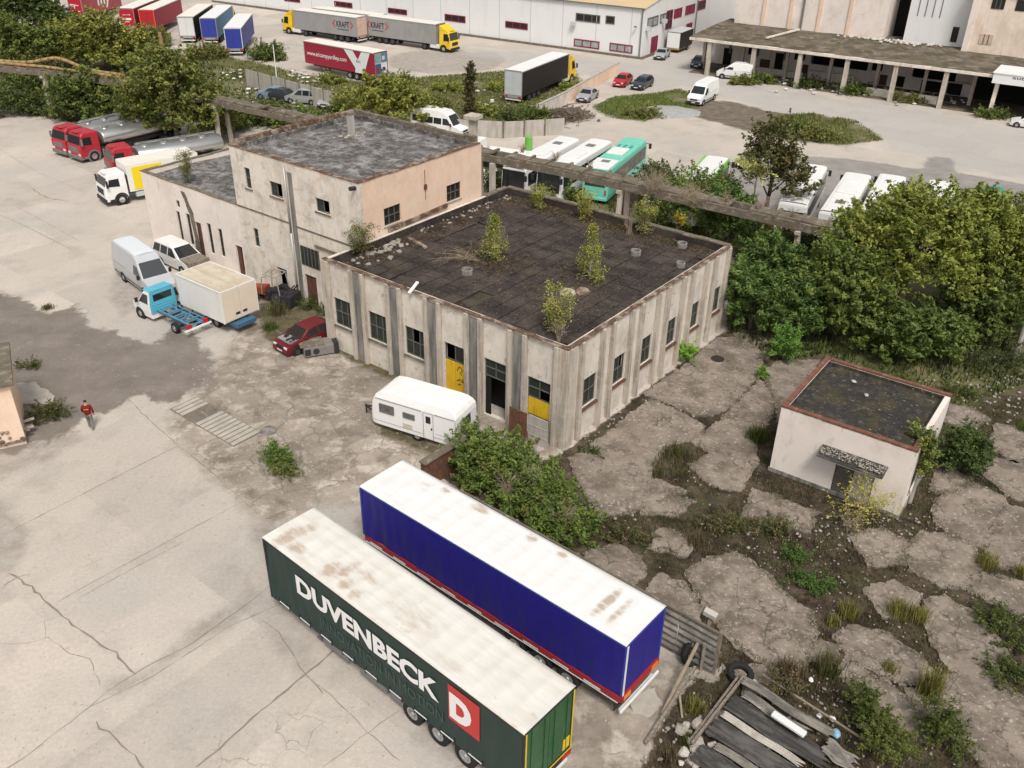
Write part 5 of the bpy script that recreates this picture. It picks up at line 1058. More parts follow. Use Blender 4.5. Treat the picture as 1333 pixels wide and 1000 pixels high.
CARS = {
 'hatch': dict(st=[(0, .32, .52, .80), (.06, .24, .72, .90), (.5, .2, .86, .97), (1.0, .2, .96, 1), (1.72, .2, 1.40, 1), (2.15, .2, 1.48, 1), (3.2, .2, 1.45, 1), (3.75, .22, 1.05, .97), (4.0, .3, .9, .92), (4.04, .4, .7, .88)], L=4.04, scr=(1.06, .99, 1.68, 1.38), bak=(3.70, 1.09, 3.28, 1.41),
   win=[[(1.28, .98), (1.80, 1.37), (2.42, 1.41), (2.42, .98)], [(2.5, .98), (2.5, 1.41), (3.15, 1.39), (3.5, 1.12), (3.4, .98)]], wb=(.72, 3.2), r=.31),
 'sedan': dict(st=[(0, .32, .52, .80), (.06, .24, .70, .90), (.5, .2, .84, .97), (1.15, .2, .94, 1), (1.9, .2, 1.38, 1), (2.35, .2, 1.44, 1), (2.95, .2, 1.40, 1), (3.6, .2, 1.02, 1), (4.3, .22, .95, .95), (4.42, .35, .80, .88)], L=4.42, scr=(1.22, .97, 1.86, 1.35), bak=(3.55, 1.05, 3.02, 1.36),
   win=[[(1.45, .96), (1.98, 1.34), (2.45, 1.38), (2.45, .96)], [(2.53, .96), (2.53, 1.38), (2.95, 1.35), (3.4, 1.06), (3.35, .96)]], wb=(.8, 3.5), r=.31),
 'wagon': dict(st=[(0, .32, .52, .80), (.06, .24, .72, .90), (.5, .2, .86, .97), (1.15, .2, .96, 1), (1.85, .2, 1.42, 1), (2.3, .2, 1.5, 1), (4.0, .2, 1.46, .99), (4.35, .22, 1.05, .95), (4.5, .35, .8, .9)], L=4.5, scr=(1.22, .99, 1.8, 1.39), bak=(4.34, 1.09, 4.06, 1.42),
   win=[[(1.42, .98), (1.94, 1.37), (2.5, 1.43), (2.5, .98)], [(2.58, .98), (2.58, 1.43), (3.25, 1.42), (3.25, .98)], [(3.33, .98), (3.33, 1.41), (3.9, 1.38), (4.1, .98)]], wb=(.8, 3.5), r=.32),
 'mpv': dict(st=[(0, .35, .6, .82), (.08, .26, .85, .92), (.6, .22, 1.0, .98), (1.0, .22, 1.08, 1), (1.95, .22, 1.74, 1), (2.3, .22, 1.82, 1), (4.3, .22, 1.80, 1), (4.6, .25, 1.2, .98), (4.68, .4, .9, .94)], L=4.68, scr=(1.08, 1.12, 1.9, 1.69), bak=(4.6, 1.25, 4.38, 1.7),
   win=[[(1.35, 1.1), (2.0, 1.66), (2.45, 1.68), (2.45, 1.1)], [(2.55, 1.1), (2.55, 1.68), (3.4, 1.67), (3.4, 1.1)], [(3.5, 1.1), (3.5, 1.67), (4.25, 1.64), (4.4, 1.1)]], wb=(.85, 3.65), r=.33),
}
CARW = [(.2, .80), (.55, .87), (.95, .86), (1.45, .60), (1.8, .58)]
MPVW = [(.2, .86), (.6, .92), (1.1, .92), (1.7, .74), (1.85, .70)]
_car = {}
def car_parts(t, kind, paint, glass='glass', rim='rim_steel', open_bonnet=False):
    c = CARS[kind]; b = Body(c['st'], MPVW if kind == 'mpv' else CARW, 1.1 if kind == 'mpv' else .95)
    b.hull().build('body', paint, t, smooth=False, bevel=.03)
    for sg in (-1, 1):
        for pts in c['win']: mb = MB(); b.panel(mb, pts, sg); mb.build('side_window', glass, t)
    mb = MB(); b.screen(mb, *c['scr']); mb.build('windscreen', glass, t)
    mb = MB(); b.screen(mb, *c['bak']); mb.build('rear_window', glass, t)
    W = b.w(.5)
    for x in c['wb']:
        for sg in (-1, 1):
            mb = MB(); mb.ring((x, sg * (W * b.fac(x) - .02), c['r']), (0, sg, 0), c['r'] + .07, c['r'] * .9, .035, 22); mb.build('wheel_arch', 'plastic_black', t)
            wheel(t, x, sg * (W + .025), c['r'], .2, rim, sg)
    for sg in (-1, 1):
        mb = MB(); mb.box(-.01, .14, sg * W * .62 - .16, sg * W * .62 + .16, .58, .72); mb.build('headlight', 'light_clear', t, bevel=.02)
        mb = MB(); mb.box(c['L'] - .09, c['L'] + .012, sg * W * .72 - .1, sg * W * .72 + .1, .66, .86); mb.build('tail_light', 'light_red', t, bevel=.02)
        x = c['win'][0][0][0] + .05; mb = MB(); mb.box(x, x + .1, sg * (W + .02) - .1, sg * (W + .02) + .1, .96, 1.1); mb.build('mirror', paint, t, bevel=.02)
    mb = MB(); mb.box(-.05, .10, -W * .86, W * .86, .28, .50); mb.build('bumper', 'plastic_black' if paint in ('car_silver', 'car_dark') else paint, t, bevel=.03)
    mb = MB(); mb.box(-.056, -.052, -.26, .26, .38, .48); mb.build('number_plate', 'reflect_white', t)
    mb = MB(); mb.box(-.012, .06, -.42, .42, .56, .68); mb.build('grille', 'plastic_black', t)
    return t
def car(name, lab, kind, paint, front, rear, grp=None, cat='car', **k):
    c = CARS[kind]; t = placed(name, lab, cat, front, rear, c['wb'][0], 1.74, grp); return car_parts(t, kind, paint, **k)
def car_at(name, lab, kind, paint, px, py, yaw, grp=None, cat='car', **k):
    """car whose footprint centre is at the pixel; yaw = direction from nose to tail"""
    c = CARS[kind]; g = G(px, py); t = thing(name, lab, cat, (g[0] - math.cos(R(yaw)) * c['L'] / 2, g[1] - math.sin(R(yaw)) * c['L'] / 2, 0), yaw, grp); return car_parts(t, kind, paint, **k)

def van_parts(t, paint, roofp, L, H, W, wb, r, glass='glass_van', cargo_windows=False, rearwin=True):
    b = Body([(0, .45, .75, .82), (.05, .3, .95, .90), (.35, .28, 1.12, .97), (.95, .28, 1.30, 1), (1.75, .28, H - .38, 1), (2.25, .28, H - .05, 1), (2.9, .28, H, 1), (L - .1, .28, H, 1), (L, .32, H - .12, .98)], [(.28, W / 2 - .05), (.7, W / 2), (1.35, W / 2), (H, W / 2 - .2)], 1.35)
    b.hull().build('body', paint, t, bevel=.04)
    mb = MB(); vs = []
    for x in np.linspace(2.25, L - .08, 12): z = b.top(x) + .012; y = b.w(b.top(x)) * .9; vs += [(x, -y, z), (x, 0, z + .03), (x, y, z)]
    mb.add(vs, [(3 * i + j, 3 * i + j + 3, 3 * i + j + 4, 3 * i + j + 1) for i in range(11) for j in (0, 1)]); mb.build('roof', roofp, t, smooth=True)
    mb = MB(); b.screen(mb, 1.0, 1.36, 1.72, H - .42); mb.build('windscreen', glass, t)
    for sg in (-1, 1):
        mb = MB(); b.panel(mb, [(1.22, 1.36), (1.78, min(H - .6, 2.02)), (2.35, min(H - .6, 2.02)), (2.35, 1.36)], sg); mb.build('side_window', glass, t)
        if cargo_windows:
            for x0, x1 in ((2.5, 3.5), (3.6, L - .3)): mb = MB(); b.panel(mb, [(x0, 1.36), (x0, 2.0), (x1, 2.0), (x1, 1.36)], sg); mb.build('side_window', glass, t)
        mb = MB()
        for x in (2.45, 3.7, 3.74): b.panel(mb, [(x, .5), (x, H - .25), (x + .02, H - .25), (x + .02, .5)], sg, .004)
        b.panel(mb, [(3.74, 1.3), (3.74, 1.33), (L - .3, 1.33), (L - .3, 1.3)], sg, .005)
        mb.build('door_seam', 'bumper_grey', t)
        mb = MB(); b.panel(mb, [(.6, .40), (.6, .58), (L - .1, .58), (L - .1, .40)], sg, .014); mb.build('side_trim', 'bumper_grey', t)
        mb = MB(); mb.box(1.15, 1.28, sg * (W / 2 + .16) - .09, sg * (W / 2 + .16) + .09, 1.30, 1.62); mb.bar((1.25, sg * W / 2 * .98, 1.4), (1.22, sg * (W / 2 + .1), 1.42), .05); mb.build('mirror', 'plastic_black', t, bevel=.02)
        mb = MB(); mb.box(.0, .2, sg * W * .36 - .15, sg * W * .36 + .15, .74, .98); mb.build('headlight', 'light_clear', t, bevel=.03)
        mb = MB(); mb.box(L - .06, L + .012, sg * (W / 2 - .12) - .07, sg * (W / 2 - .12) + .07, .8, 1.35); mb.build('tail_light', 'light_red', t)
    for x in wb:
        for sg in (-1, 1):
            mb = MB(); mb.ring((x, sg * (W / 2 - .045), r), (0, sg, 0), r + .09, r * .9, .055, 22); mb.build('wheel_arch', 'plastic_black', t)
            wheel(t, x, sg * (W / 2 + .018), r, .22, 'rim_steel', sg)
    mb = MB(); mb.box(-.06, .16, -W * .43, W * .43, .36, .62); mb.build('bumper', 'plastic_black', t, bevel=.04)
    mb = MB(); mb.box(-.012, .1, -.5, .5, .70, .92); mb.build('grille', 'plastic_black', t)
    mb = MB(); mb.box(-.068, -.062, -.26, .26, .43, .53); mb.build('number_plate', 'reflect_white', t)
    if rearwin:
        mb = MB()
        for sg in (-1, 1): mb.add([(L + .012, sg * .12, 1.4), (L + .012, sg * .72, 1.4), (L + .004, sg * .68, 2.0), (L + .004, sg * .12, 2.0)], [(0, 1, 2, 3)])
        mb.build('rear_window', glass, t)
    return b
def cab_parts(t, paint, x0, H, W, zb=.55, glass='glass', Lc=2.15, r=.5, wheelx=1.35, trim='plastic_black', deflector=False, dark_low=True):
    """cab-over lorry cab with its nose at x0"""
    b = Body([(x0, zb, zb + .75, .93), (x0 + .05, zb - .05, 1.55, .97), (x0 + .12, zb - .05, 1.75, 1), (x0 + .38, zb - .05, H - .22, 1), (x0 + .62, zb - .05, H, 1), (x0 + Lc, zb - .05, H, 1)], [(.3, W / 2), (1.7, W / 2), (H, W / 2 - .14)], 1.65)
    b.hull().build('cab', paint, t, bevel=.05)
    mb = MB(); b.screen(mb, x0 + .13, 1.78, x0 + .36, H - .30, .02, .92); mb.build('windscreen', glass, t)
    for sg in (-1, 1):
        mb = MB(); b.panel(mb, [(x0 + .36, 1.75), (x0 + .52, H - .42), (x0 + 1.35, H - .42), (x0 + 1.35, 1.65)], sg); mb.build('side_window', glass, t)
        mb = MB(); mb.box(x0 - .02, x0 + .14, sg * (W / 2 - .28) - .2, sg * (W / 2 - .28) + .2, .72, .95); mb.build('headlight', 'light_clear', t, bevel=.02)
        mb = MB(); mb.box(x0 + .16, x0 + .3, sg * (W / 2 + .2) - .1, sg * (W / 2 + .2) + .1, 1.75, 2.35); mb.bar((x0 + .3, sg * (W / 2 - .05), 2.3), (x0 + .25, sg * (W / 2 + .15), 2.3), .05); mb.build('mirror', trim, t, bevel=.02)
        mb = MB(); mb.ring((x0 + wheelx, sg * (W / 2 - .035), r), (0, sg, 0), r + .16, r + .02, .07, 22); mb.build('wheel_arch', trim, t)
        wheel(t, x0 + wheelx, sg * (W / 2 + .03), r, .3, 'rim_steel', sg)
        mb = MB(); mb.box(x0 + .3, x0 + .75, sg * (W / 2 - .02) - .04, sg * (W / 2 - .02) + .04, .4, .62); mb.build('step', trim, t)
    mb = MB(); mb.box(x0 - .08, x0 + .3, -W / 2 + .03, W / 2 - .03, .34, .70); mb.build('bumper', trim if dark_low else paint, t, bevel=.04)
    mb = MB(); mb.box(x0 - .022, x0 + .06, -.75, .75, 1.0, 1.5); mb.build('grille', trim, t, bevel=.01)
    mb = MB(); mb.box(x0 + .35, x0 + 1.0, -.55, .55, H + .004, H + .05); mb.build('roof_hatch', paint, t, bevel=.02)
    if deflector: MB().add([(x0 + .75, -W / 2 + .15, H), (x0 + .75, W / 2 - .15, H), (x0 + Lc, W / 2 - .12, H + .75), (x0 + Lc, -W / 2 + .12, H + .75), (x0 + Lc, -W / 2 + .12, H), (x0 + Lc, W / 2 - .12, H)], [(0, 1, 2, 3), (3, 2, 5, 4), (0, 3, 4), (1, 5, 2)]).build('wind_deflector', paint, t, bevel=.03)
    return b
# ------------------------------------------------------------------ box trailers: nose at x=0, doors at x=13.6, camera side y=0
def trailer_parts(t, side_m, roof_m, rear_m, front_m=None, fine=False, zb=1.12, L=13.6, W=2.5, H=4.0, skirt=None, edge='steel_frame', wheels=True, x0=0.0, wx=(8.75, 10.06, 11.37), rearframe=None, ripple=0.0, sidezb=None, dirt=()):
    zc = sidezb if sidezb is not None else zb - .1
    MB().box(x0 + .06, L - .06, .06, W - .06, zb, H - .08).build('box_core', front_m or side_m, t)
    n = 150 if fine else 28
    for y0, sg in ((0, -1), (W, 1)):
        vs = []; m = 12 if fine else 2; q = random.Random(4)
        for j in range(m + 1):
            z = zc + (H - .07 - zc) * j / m
            for i in range(n + 1):
                x = x0 + .05 + (L - .1 - x0) * i / n; a = ripple * (1 - .75 * j / m) * (1 + 1.6 * math.exp(-((x - x0) / 1.6) ** 2)) * (math.sin(x * 9.7 + .8 * math.sin(x * 2.1 + j * .4)) * .6 + math.sin(x * 4.1 + j * .3) * .8)
                vs.append((x, y0 + sg * a + (0 if ripple else 0), z))
        MB().add(vs, [(j * (n + 1) + i, j * (n + 1) + i + 1, (j + 1) * (n + 1) + i + 1, (j + 1) * (n + 1) + i) for j in range(m) for i in range(n)]).build('curtain', side_m, t, smooth=True)
    k = 136 if fine else 12; vs = []
    ys = [(-.03, -.05), (-.028, 0), (.14, .008), (.28, .012)] + ([(.28 + (W - .56) * i / 14, .012 + .008 * math.sin(math.pi * i / 14)) for i in range(1, 14)] if fine else [(W * .5, .02)]) + [(W - .28, .012), (W - .14, .008), (W + .028, 0), (W + .03, -.05)]; m = len(ys)
    for i in range(k + 1):
        x = x0 - .03 + (L + .06 - x0) * i / k; sag = -.024 * abs(math.sin(math.pi * i / 8)) if fine else 0
        for y, e in ys: vs.append((x, y, H + e + (sag if .2 < y < W - .2 else 0)))
    ro = MB().add(vs, [(m * i + j, m * i + m + j, m * i + m + 1 + j, m * i + 1 + j) for i in range(k) for j in range(m - 1)]).build('roof', roof_m, t, smooth=fine, fix=False)
    if fine:
        V = np.array(vs); D = np.zeros(len(V))
        for (x, y, a_, b_, s_) in dirt: D = np.maximum(D, s_ * np.exp(-(((V[:, 0] - x) / a_) ** 2 + ((V[:, 1] - y) / b_) ** 2) ** 1.5))
        at = ro.data.attributes.new('dirt', 'FLOAT', 'POINT'); at.data.foreach_set('value', D.astype(np.float32))
    mb = MB()
    for y0 in (-.012, W + .012): mb.bar((x0, y0, H - .10), (L, y0, H - .10), .05, .09)
    mb.bar((x0 - .02, 0, H - .1), (x0 - .02, W, H - .1), .05, .1)
    for y0 in (0.0, W): mb.bar((x0, y0, zc), (x0, y0, H - .1), .09)
    mb.build('frame', edge, t)
    for s_ in (0, 1): MB().box(L - .05, L + .01, .1 + s_ * (W / 2 - .09), W / 2 - .01 + s_ * (W / 2 - .09), zb + .04, H - .14).build('rear_door', rear_m, t, bevel=.01)
    mb = MB()
    for y in (.045, W - .045): mb.box(L - .05, L + .035, y - .045, y + .045, zb, H - .04)
    mb.box(L - .05, L + .035, .09, W - .09, H - .13, H - .04); mb.build('door_frame', rearframe or edge, t, bevel=.01)
    mb = MB(); mb.box(L - .1, L + .05, .02, W - .02, zb - .32, zb - .01); mb.build('rear_sill', skirt or edge, t)
    mb = MB(); [mb.bar((x0 + .9, y, zb - .25), (L - .1, y, zb - .25), .16, .4) for y in (.75, W - .75)]; [mb.bar((x, .1, zb - .1), (x, W - .1, zb - .1), .08, .16) for x in np.arange(x0 + .6, L, 1.1)]
    mb.build('chassis', 'chassis', t)
    if skirt:
        for y in (-.012, W + .012): MB().box(x0 + .05, L - .02, y - .02, y + .02, zc - .28, zc - .005).build('side_raise', skirt, t)
    if wheels:
        for x in wx:
            for y, sg in ((.03, -1), (W - .03, 1)): wheel(t, x, y, .5, .38, 'rim_steel', sg)
        mb = MB()
        for y in (.42, W - .42): mb.bar((x0 + 2.6, y, .02), (x0 + 2.6, y, zb - .1), .14); mb.box(x0 + 2.42, x0 + 2.78, y - .16, y + .16, 0, .06)
        mb.build('landing_leg', 'bumper_grey', t)
    mb = MB(); mb.box(L - .12, L + .02, .15, W - .15, .42, .56); [mb.bar((L - .3, y, .5), (L - .3, y, zb - .2), .08) for y in (.6, W - .6)]; mb.build('bumper', 'reflect_white', t)
    for y in (.3, W - .3): MB().box(L + .052, L + .075, y - .22, y + .22, zb - .27, zb - .08).build('tail_light', 'light_red', t)
    return t
def at_frame(o, yaw):
    a = R(yaw)
    return lambda x, y, z=0: (o[0] + x * math.cos(a) - y * math.sin(a), o[1] + x * math.sin(a) + y * math.cos(a), z)
# --- dark green trailer
t = thing('curtain_trailer', 'dark green curtain-sided semi trailer with big white lettering and a stained white roof', 'semi trailer', (-9.65, 27.46, 0), -41.14)
trailer_parts(t, 'tarp_green', 'roof_sheet', 'door_green', fine=True, zb=1.05, sidezb=.86, edge='chassis', rearframe='chassis', wx=(8.3, 9.62, 10.95), ripple=.016, dirt=[(.7, .6, .35, .8, 1), (.9, 1.5, .3, .5, .8), (1.5, .5, .5, .3, .8), (3.4, .6, .35, .5, 1), (3.9, 1.0, .3, .6, .9), (4.4, .5, .3, .3, .9), (4.7, 1.3, .6, .3, .6), (5.1, .4, .25, .3, 1), (7.5, 1.0, 1.5, .6, .4), (10, .4, 1, .3, .35)])
text_part('DUVENBECK', 'lettering', 'letter_white', t, (1.95, 9.82, 2.34, 3.30), lambda x, z, d: side(x, z, .03 + d), .042)
text_part('INNOVATION IN MOTION', 'lettering', 'letter_grey', t, (3.3, 10.0, 1.48, 1.98), lambda x, z, d: side(x, z, .03 + d), .0)
em = MB().box(10.28, 11.72, -.034, -.026, 2.0, 3.68).build('emblem', 'emblem_red', t)
text_part('D', 'lettering', 'letter_white', em, (10.34, 11.36, 2.16, 3.36), lambda x, z, d: side(x, z, .038 + d), .07)
for k in range(10): x = .55 + k * 1.33; MB().box(x, x + .62, -.034, -.02, .93, .98).build('reflector', 'reflect_white', t)
for x in np.arange(.5, 13.4, .665): MB().box(x, x + .05, -.03, -.014, .80, 1.12).build('strap', 'chassis', t)
for x in (3.2, 5.4, 7.1): MB().box(x, x + 1.5, .06, .12, .42, .72).build('side_guard', 'bumper_grey', t)
MB().box(2.95, 4.2, .15, .7, .45, .98).build('pallet_box', 'chassis', t, bevel=.02)
for x in (8.3, 9.62, 10.95):
    for y in (.02, 2.2):
        mb = MB(); n = 10; vs = []
        for k in range(n + 1): a = math.pi * (.12 + .76 * k / n); vs += [(x + .62 * math.cos(a), y, .5 + .62 * math.sin(a) * .72), (x + .62 * math.cos(a), y + .32, .5 + .62 * math.sin(a) * .72)]
        mb.add(vs, [(2 * k, 2 * k + 1, 2 * k + 3, 2 * k + 2) for k in range(n)]); mb.build('mudguard', 'chassis', t)
mb = MB(); [mb.bar((13.63, y, 1.2), (13.63, y, 3.8), .035) for y in (.35, 1.0, 1.5, 2.15)]; mb.build('lock_rod', 'door_green', t)
p = MB().box(13.62, 13.64, 2.02, 2.36, 1.25, 1.75).build('plate', 'yellow_trim', t); 
mb = MB(); [mb.box(13.64, 13.655, y, y + .055, 1.0, 3.9) for y in (.03, 2.415)]; mb.box(13.64, 13.655, .1, 2.4, 1.02, 1.07); mb.build('reflective_strip', 'yellow_trim', t)
# --- blue trailer
t = thing('curtain_trailer', 'deep blue semi trailer with white roof and red lower frame, parked behind the green one', 'semi trailer', (-6.36, 30.88, 0), -39.7)
trailer_parts(t, 'tarp_blue', 'roof_sheet_clean', 'tarp_blue', fine=True, zb=1.42, sidezb=1.38, skirt='red_paint', edge='tarp_blue_far', ripple=.018, dirt=[(11.9, 1.2, .2, .9, 1.1), (12.5, 1.2, .16, .8, .8), (7.6, 2.2, .3, .25, 1), (4.8, 2.2, .5, .25, .9), (9.1, 2.2, .25, .2, .9), (2.9, 2.2, .3, .2, .7), (2.0, 1.8, .5, .3, .4)], wx=(8.6, 9.9, 11.2))
MB().box(13.58, 13.66, .02, .1, 1.45, 3.9).build('rope', 'reflect_white', t)
for x in np.arange(.4, 13, 1.45): MB().box(x, x + .75, -.042, -.036, 1.12, 1.2).build('reflector', 'reflect_white', t)
MB().box(.1, 13.5, -.03, -.01, 1.02, 1.06).build('reflective_strip', 'reflect_white', t)
for y in (.12, 1.95): MB().box(13.655, 13.68, y, y + .42, 1.14, 1.36).build('indicator', 'light_orange', t)
MB().box(13.62, 13.70, -.02, 2.52, .58, .70).build('bumper', 'reflect_white', t, bevel=.01)
for y in (.1, 1.9): MB().box(13.3, 13.34, y, y + .5, .35, .95).build('mudflap', 'chassis', t)
# --- far trailers
def far_trailer(lab, corner, yaw, sm_, rm, dm, name='curtain_trailer', grp=None, cat='semi trailer', cab=None, **k):
    """corner = plan position of the rear corner on the y=0 side"""
    a = R(yaw); o = (corner[0] - 13.6 * math.cos(a), corner[1] - 13.6 * math.sin(a)); t = thing(name, lab, cat, (*o, 0), yaw, grp)
    trailer_parts(t, sm_, rm, dm, wheels=cab is None, **k)
    if cab:
        for x in (8.75, 10.06, 11.37):
            for y, sg in ((.03, -1), (2.47, 1)): wheel(t, x, y, .5, .38, 'rim_dark', sg)
    return t
def tractor(t, paint, yshift=1.25):
    """coupled tractor in front of the trailer (children of the same truck), nose at x=-3.1"""
    k0 = set(o.name for o in kids(t)); cab_parts(t, paint, -2.75, 3.15, 2.46, deflector=True, wheelx=1.35)
    for o in kids(t):
        if o.name not in k0: o.location.y += yshift
    mb = MB(); [mb.bar((-1.2, y, .85), (3.6, y, .85), .12, .25) for y in (.85, 1.65)]; mb.build('tractor_frame', 'chassis', t)
    for y in (.0, 1.85): MB().box(-.55, 1.2, y, y + .62, .45, 1.05).build('fuel_tank', 'reflect_white', t, bevel=.06)
    for y, sg in ((.03, -1), (2.47, 1)): wheel(t, 2.3, y, .5, .55, 'rim_dark', sg)
t = far_trailer('red semi trailer with large white script on its side at the top edge', (-78.4, 168.08), 264, 'tarp_pinkred', 'roof_sheet_far', 'tarp_red', cab=True)
# visible side of the left-hand trailers is their right side: letter it there
def sidefar(x, z, d): return (x, 2.5 + d + .012, z)
text_part('my', 'lettering', 'letter_white', t, (8.3, 3.8, 1.5, 3.7), sidefar, .03)
text_part('my~', 'lettering', 'letter_white', t, (.35, 1.9, 2.4, 3.1), lambda x, z, d: (13.62 + d, x, z), .01)
mb = MB(); mb.box(13.615, 13.63, .6, 2.0, 1.9, 2.0); mb.box(13.615, 13.63, .7, 1.7, 1.3, 1.4); mb.build('stripe', 'letter_white', t)
for lab, cx, cy, yw, s1, r1, d1, rf in (
  ('red semi trailer with small white lettering on its doors, left of the plain red one', -65.83, 158.39, 270, 'tarp_crimson', 'roof_sheet_far', 'tarp_red', None),
  ('plain red semi trailer with orange door frame beside the white trailer', -62.13, 157.32, 270, 'tarp_crimson', 'roof_sheet_far', 'tarp_red', 'light_orange'),
  ('white semi trailer with pale doors, leftmost of the trio by the warehouse', -53.79, 151.11, 274, 'tarp_black', 'roof_sheet_far', 'tarp_white', None),
  ('blue and teal semi trailer with yellow cab, between the white and the front blue one', -49.96, 150.17, 275, 'tarp_teal', 'panel_white', 'tarp_blue_far', None),
  ('blue semi trailer with white framed blue doors standing nearest the bushes', -43.74, 141.67, 277.6, 'tarp_blue_far', 'panel_white', 'tarp_blue_far', 'panel_white')):
    t = far_trailer(lab, (cx, cy), yw, s1, r1, d1, cab=True, rearframe=rf)
    if 'small white' in lab:
        text_part('LACOTIR', 'lettering', 'letter_white', t, (.6, 1.9, 2.9, 3.1), lambda x, z, d: (13.62 + d, x, z), .0)
        mb = MB(); mb.box(13.615, 13.63, .5, 1.9, 2.2, 2.5); mb.box(13.615, 13.63, .8, 1.6, 1.9, 1.98); mb.build('stripe', 'letter_white', t)
    if 'yellow cab' in lab: tractor(t, 'truck_yellow')
def rig(lab, o, yaw, paint, sm_, rm, dm, **k):
    t = thing('articulated_truck', lab, 'truck', (*o, 0), yaw); trailer_parts(t, sm_, rm, dm, wheels=False, **k)
    for x in (8.75, 10.06, 11.37):
        for y, sg in ((.03, -1), (2.47, 1)): wheel(t, x, y, .5, .38, 'rim_dark', sg)
    tractor(t, paint); return t
def chevrons(t, lf, x0, x1, zc, h):
    mb = MB(); d = 1 if x1 > x0 else -1
    for xa, s_ in ((x0, -1), (x1, 1)):
        s_ *= d
        mb.add([lf(xa, zc + h, .012), (lf(xa + s_ * .55, zc, .012)), lf(xa, zc - h, .012), lf(xa - s_ * .12, zc - h * .8, .012), lf(xa + s_ * .28, zc, .012), lf(xa - s_ * .12, zc + h * .8, .012)], [(0, 1, 4, 5), (1, 2, 3, 4)])
    mb.build('chevron', 'emblem_red', t, fix=False)
k1 = (-37.57, 160.54)
t = rig('grey curtain truck with yellow cab facing left', k1, -31.14, 'truck_yellow', 'tarp_grey', 'roof_sheet_far', 'door_dirty')
t['label'] = 'grey curtain-sided truck with yellow cab facing left, its rear doors rust stained'
nf = lambda x, z, d: side(x, z, .012 + d)
text_part('KRAFT', 'lettering', 'letter_black', t, (9.3, 12.0, 2.25, 3.15), nf, .02); chevrons(t, nf, 9.0, 12.3, 2.7, .62)
MB().box(9.4, 11.8, -.025, -.014, 1.85, 1.97).build('small_lettering', 'letter_grey', t)
a = R(150 - 1.5); d = (math.cos(a), math.sin(a)); yd = (-math.sin(a), math.cos(a)); tc = (-24.5, 155.7); o = (tc[0] - 13.6 * d[0] - 2.5 * yd[0], tc[1] - 13.6 * d[1] - 2.5 * yd[1])
t = rig('grey curtain-sided truck with yellow cab facing right, in front of the warehouse', o, 148.5, 'truck_yellow', 'tarp_grey', 'roof_sheet_far', 'door_dirty')
text_part('KRAFT', 'lettering', 'letter_black', t, (13.0, 10.2, 2.25, 3.15), sidefar, .02); chevrons(t, sidefar, 13.25, 9.9, 2.7, .62); MB().box(10.4, 12.8, 2.514, 2.525, 1.85, 1.97).build('small_lettering', 'letter_grey', t)
f_ = at_frame(k1, -31.14); t = thing('curtain_trailer', 'pale roofed semi trailer mostly hidden behind the left facing grey truck', 'semi trailer', f_(1.2, 3.4), -30); trailer_parts(t, 'tarp_grey', 'roof_sheet_far', 'door_dirty')
t = thing('curtain_trailer', 'crimson semi trailer with a huge white Y and web address on its side', 'semi trailer', (-30.08, 133.02, 0), -36.32); trailer_parts(t, 'tarp_crimson', 'roof_sheet_far', 'door_grey', rearframe='tarp_crimson')
text_part('www.tricampyardley.com', 'lettering', 'letter_white', t, (.5, 8.35, 2.0, 2.75), nf, .012)
em = MB(); em.add([side(*p, .02) for p in ((7.9, 3.9), (9.6, 3.9), (10.55, 2.75), (10.0, 1.6))], [(0, 1, 2, 3)]); em.add([side(*p, .02) for p in ((11.3, 3.9), (12.9, 3.9), (11.6, 1.04), (9.9, 1.04), (10.0, 1.6), (10.55, 2.75))], [(0, 1, 2, 3, 4, 5)])
em = em.build('emblem', 'letter_white', t, fix=False); text_part('H-I', 'lettering', 'letter_grey', em, (10.25, 11.0, 2.35, 2.75), lambda x, z, d: side(x, z, .024 + d), .02)
for k, (y, z, m_) in enumerate(((.12, 2.62, 'glass_pale'), (1.28, 2.62, 'frame_blue'), (.12, 1.2, 'step_blue'), (1.28, 1.2, 'bus_white'))):
    MB().box(13.612, 13.625, y + .02, y + 1.1, z + .02, z + 1.3).build('door_picture', m_, t)
    MB().box(13.627, 13.635, y + .2, y + .7, z + .3, z + .8).build('door_picture', ['cab_blue', 'light_clear', 'tarp_red', 'tarp_blue_far'][k], t)
t = rig('black curtain-sided truck with white roof and yellow cab beside the pink wall', (-1.69 + 13.6 * math.cos(R(62.7)), 116.32 + 13.6 * math.sin(R(62.7))), 242.7, 'truck_yellow', 'tarp_black', 'panel_white', 'door_grey', zb=1.0)

# ------------------------------------------------------------------ near vans and lorries
t = placed('panel_van', 'silver high roofed panel van parked nose to the white box truck', 'van', (199, 373), (163.5, 358), 1.0, 2.0)
A = G(199, 373)[:2]; t.location = (*(np.array([-28.75, 61.78]) * 0 + A), 0)
yw = -46.5; t.rotation_euler = (0, 0, R(yw + 180)); a = R(yw + 180); L_ = 6.2
# nose of the van: roof nose end measured at (-24.6,57.6); tail at (-28.58,61.75)
tl = np.array([-28.62, 61.8]); t.location = (tl[0] - L_ * math.cos(a), tl[1] - L_ * math.sin(a), 0)
van_parts(t, 'silver_van', 'silver_van_light', L_, 2.68, 2.0, (1.0, 4.6), .34)
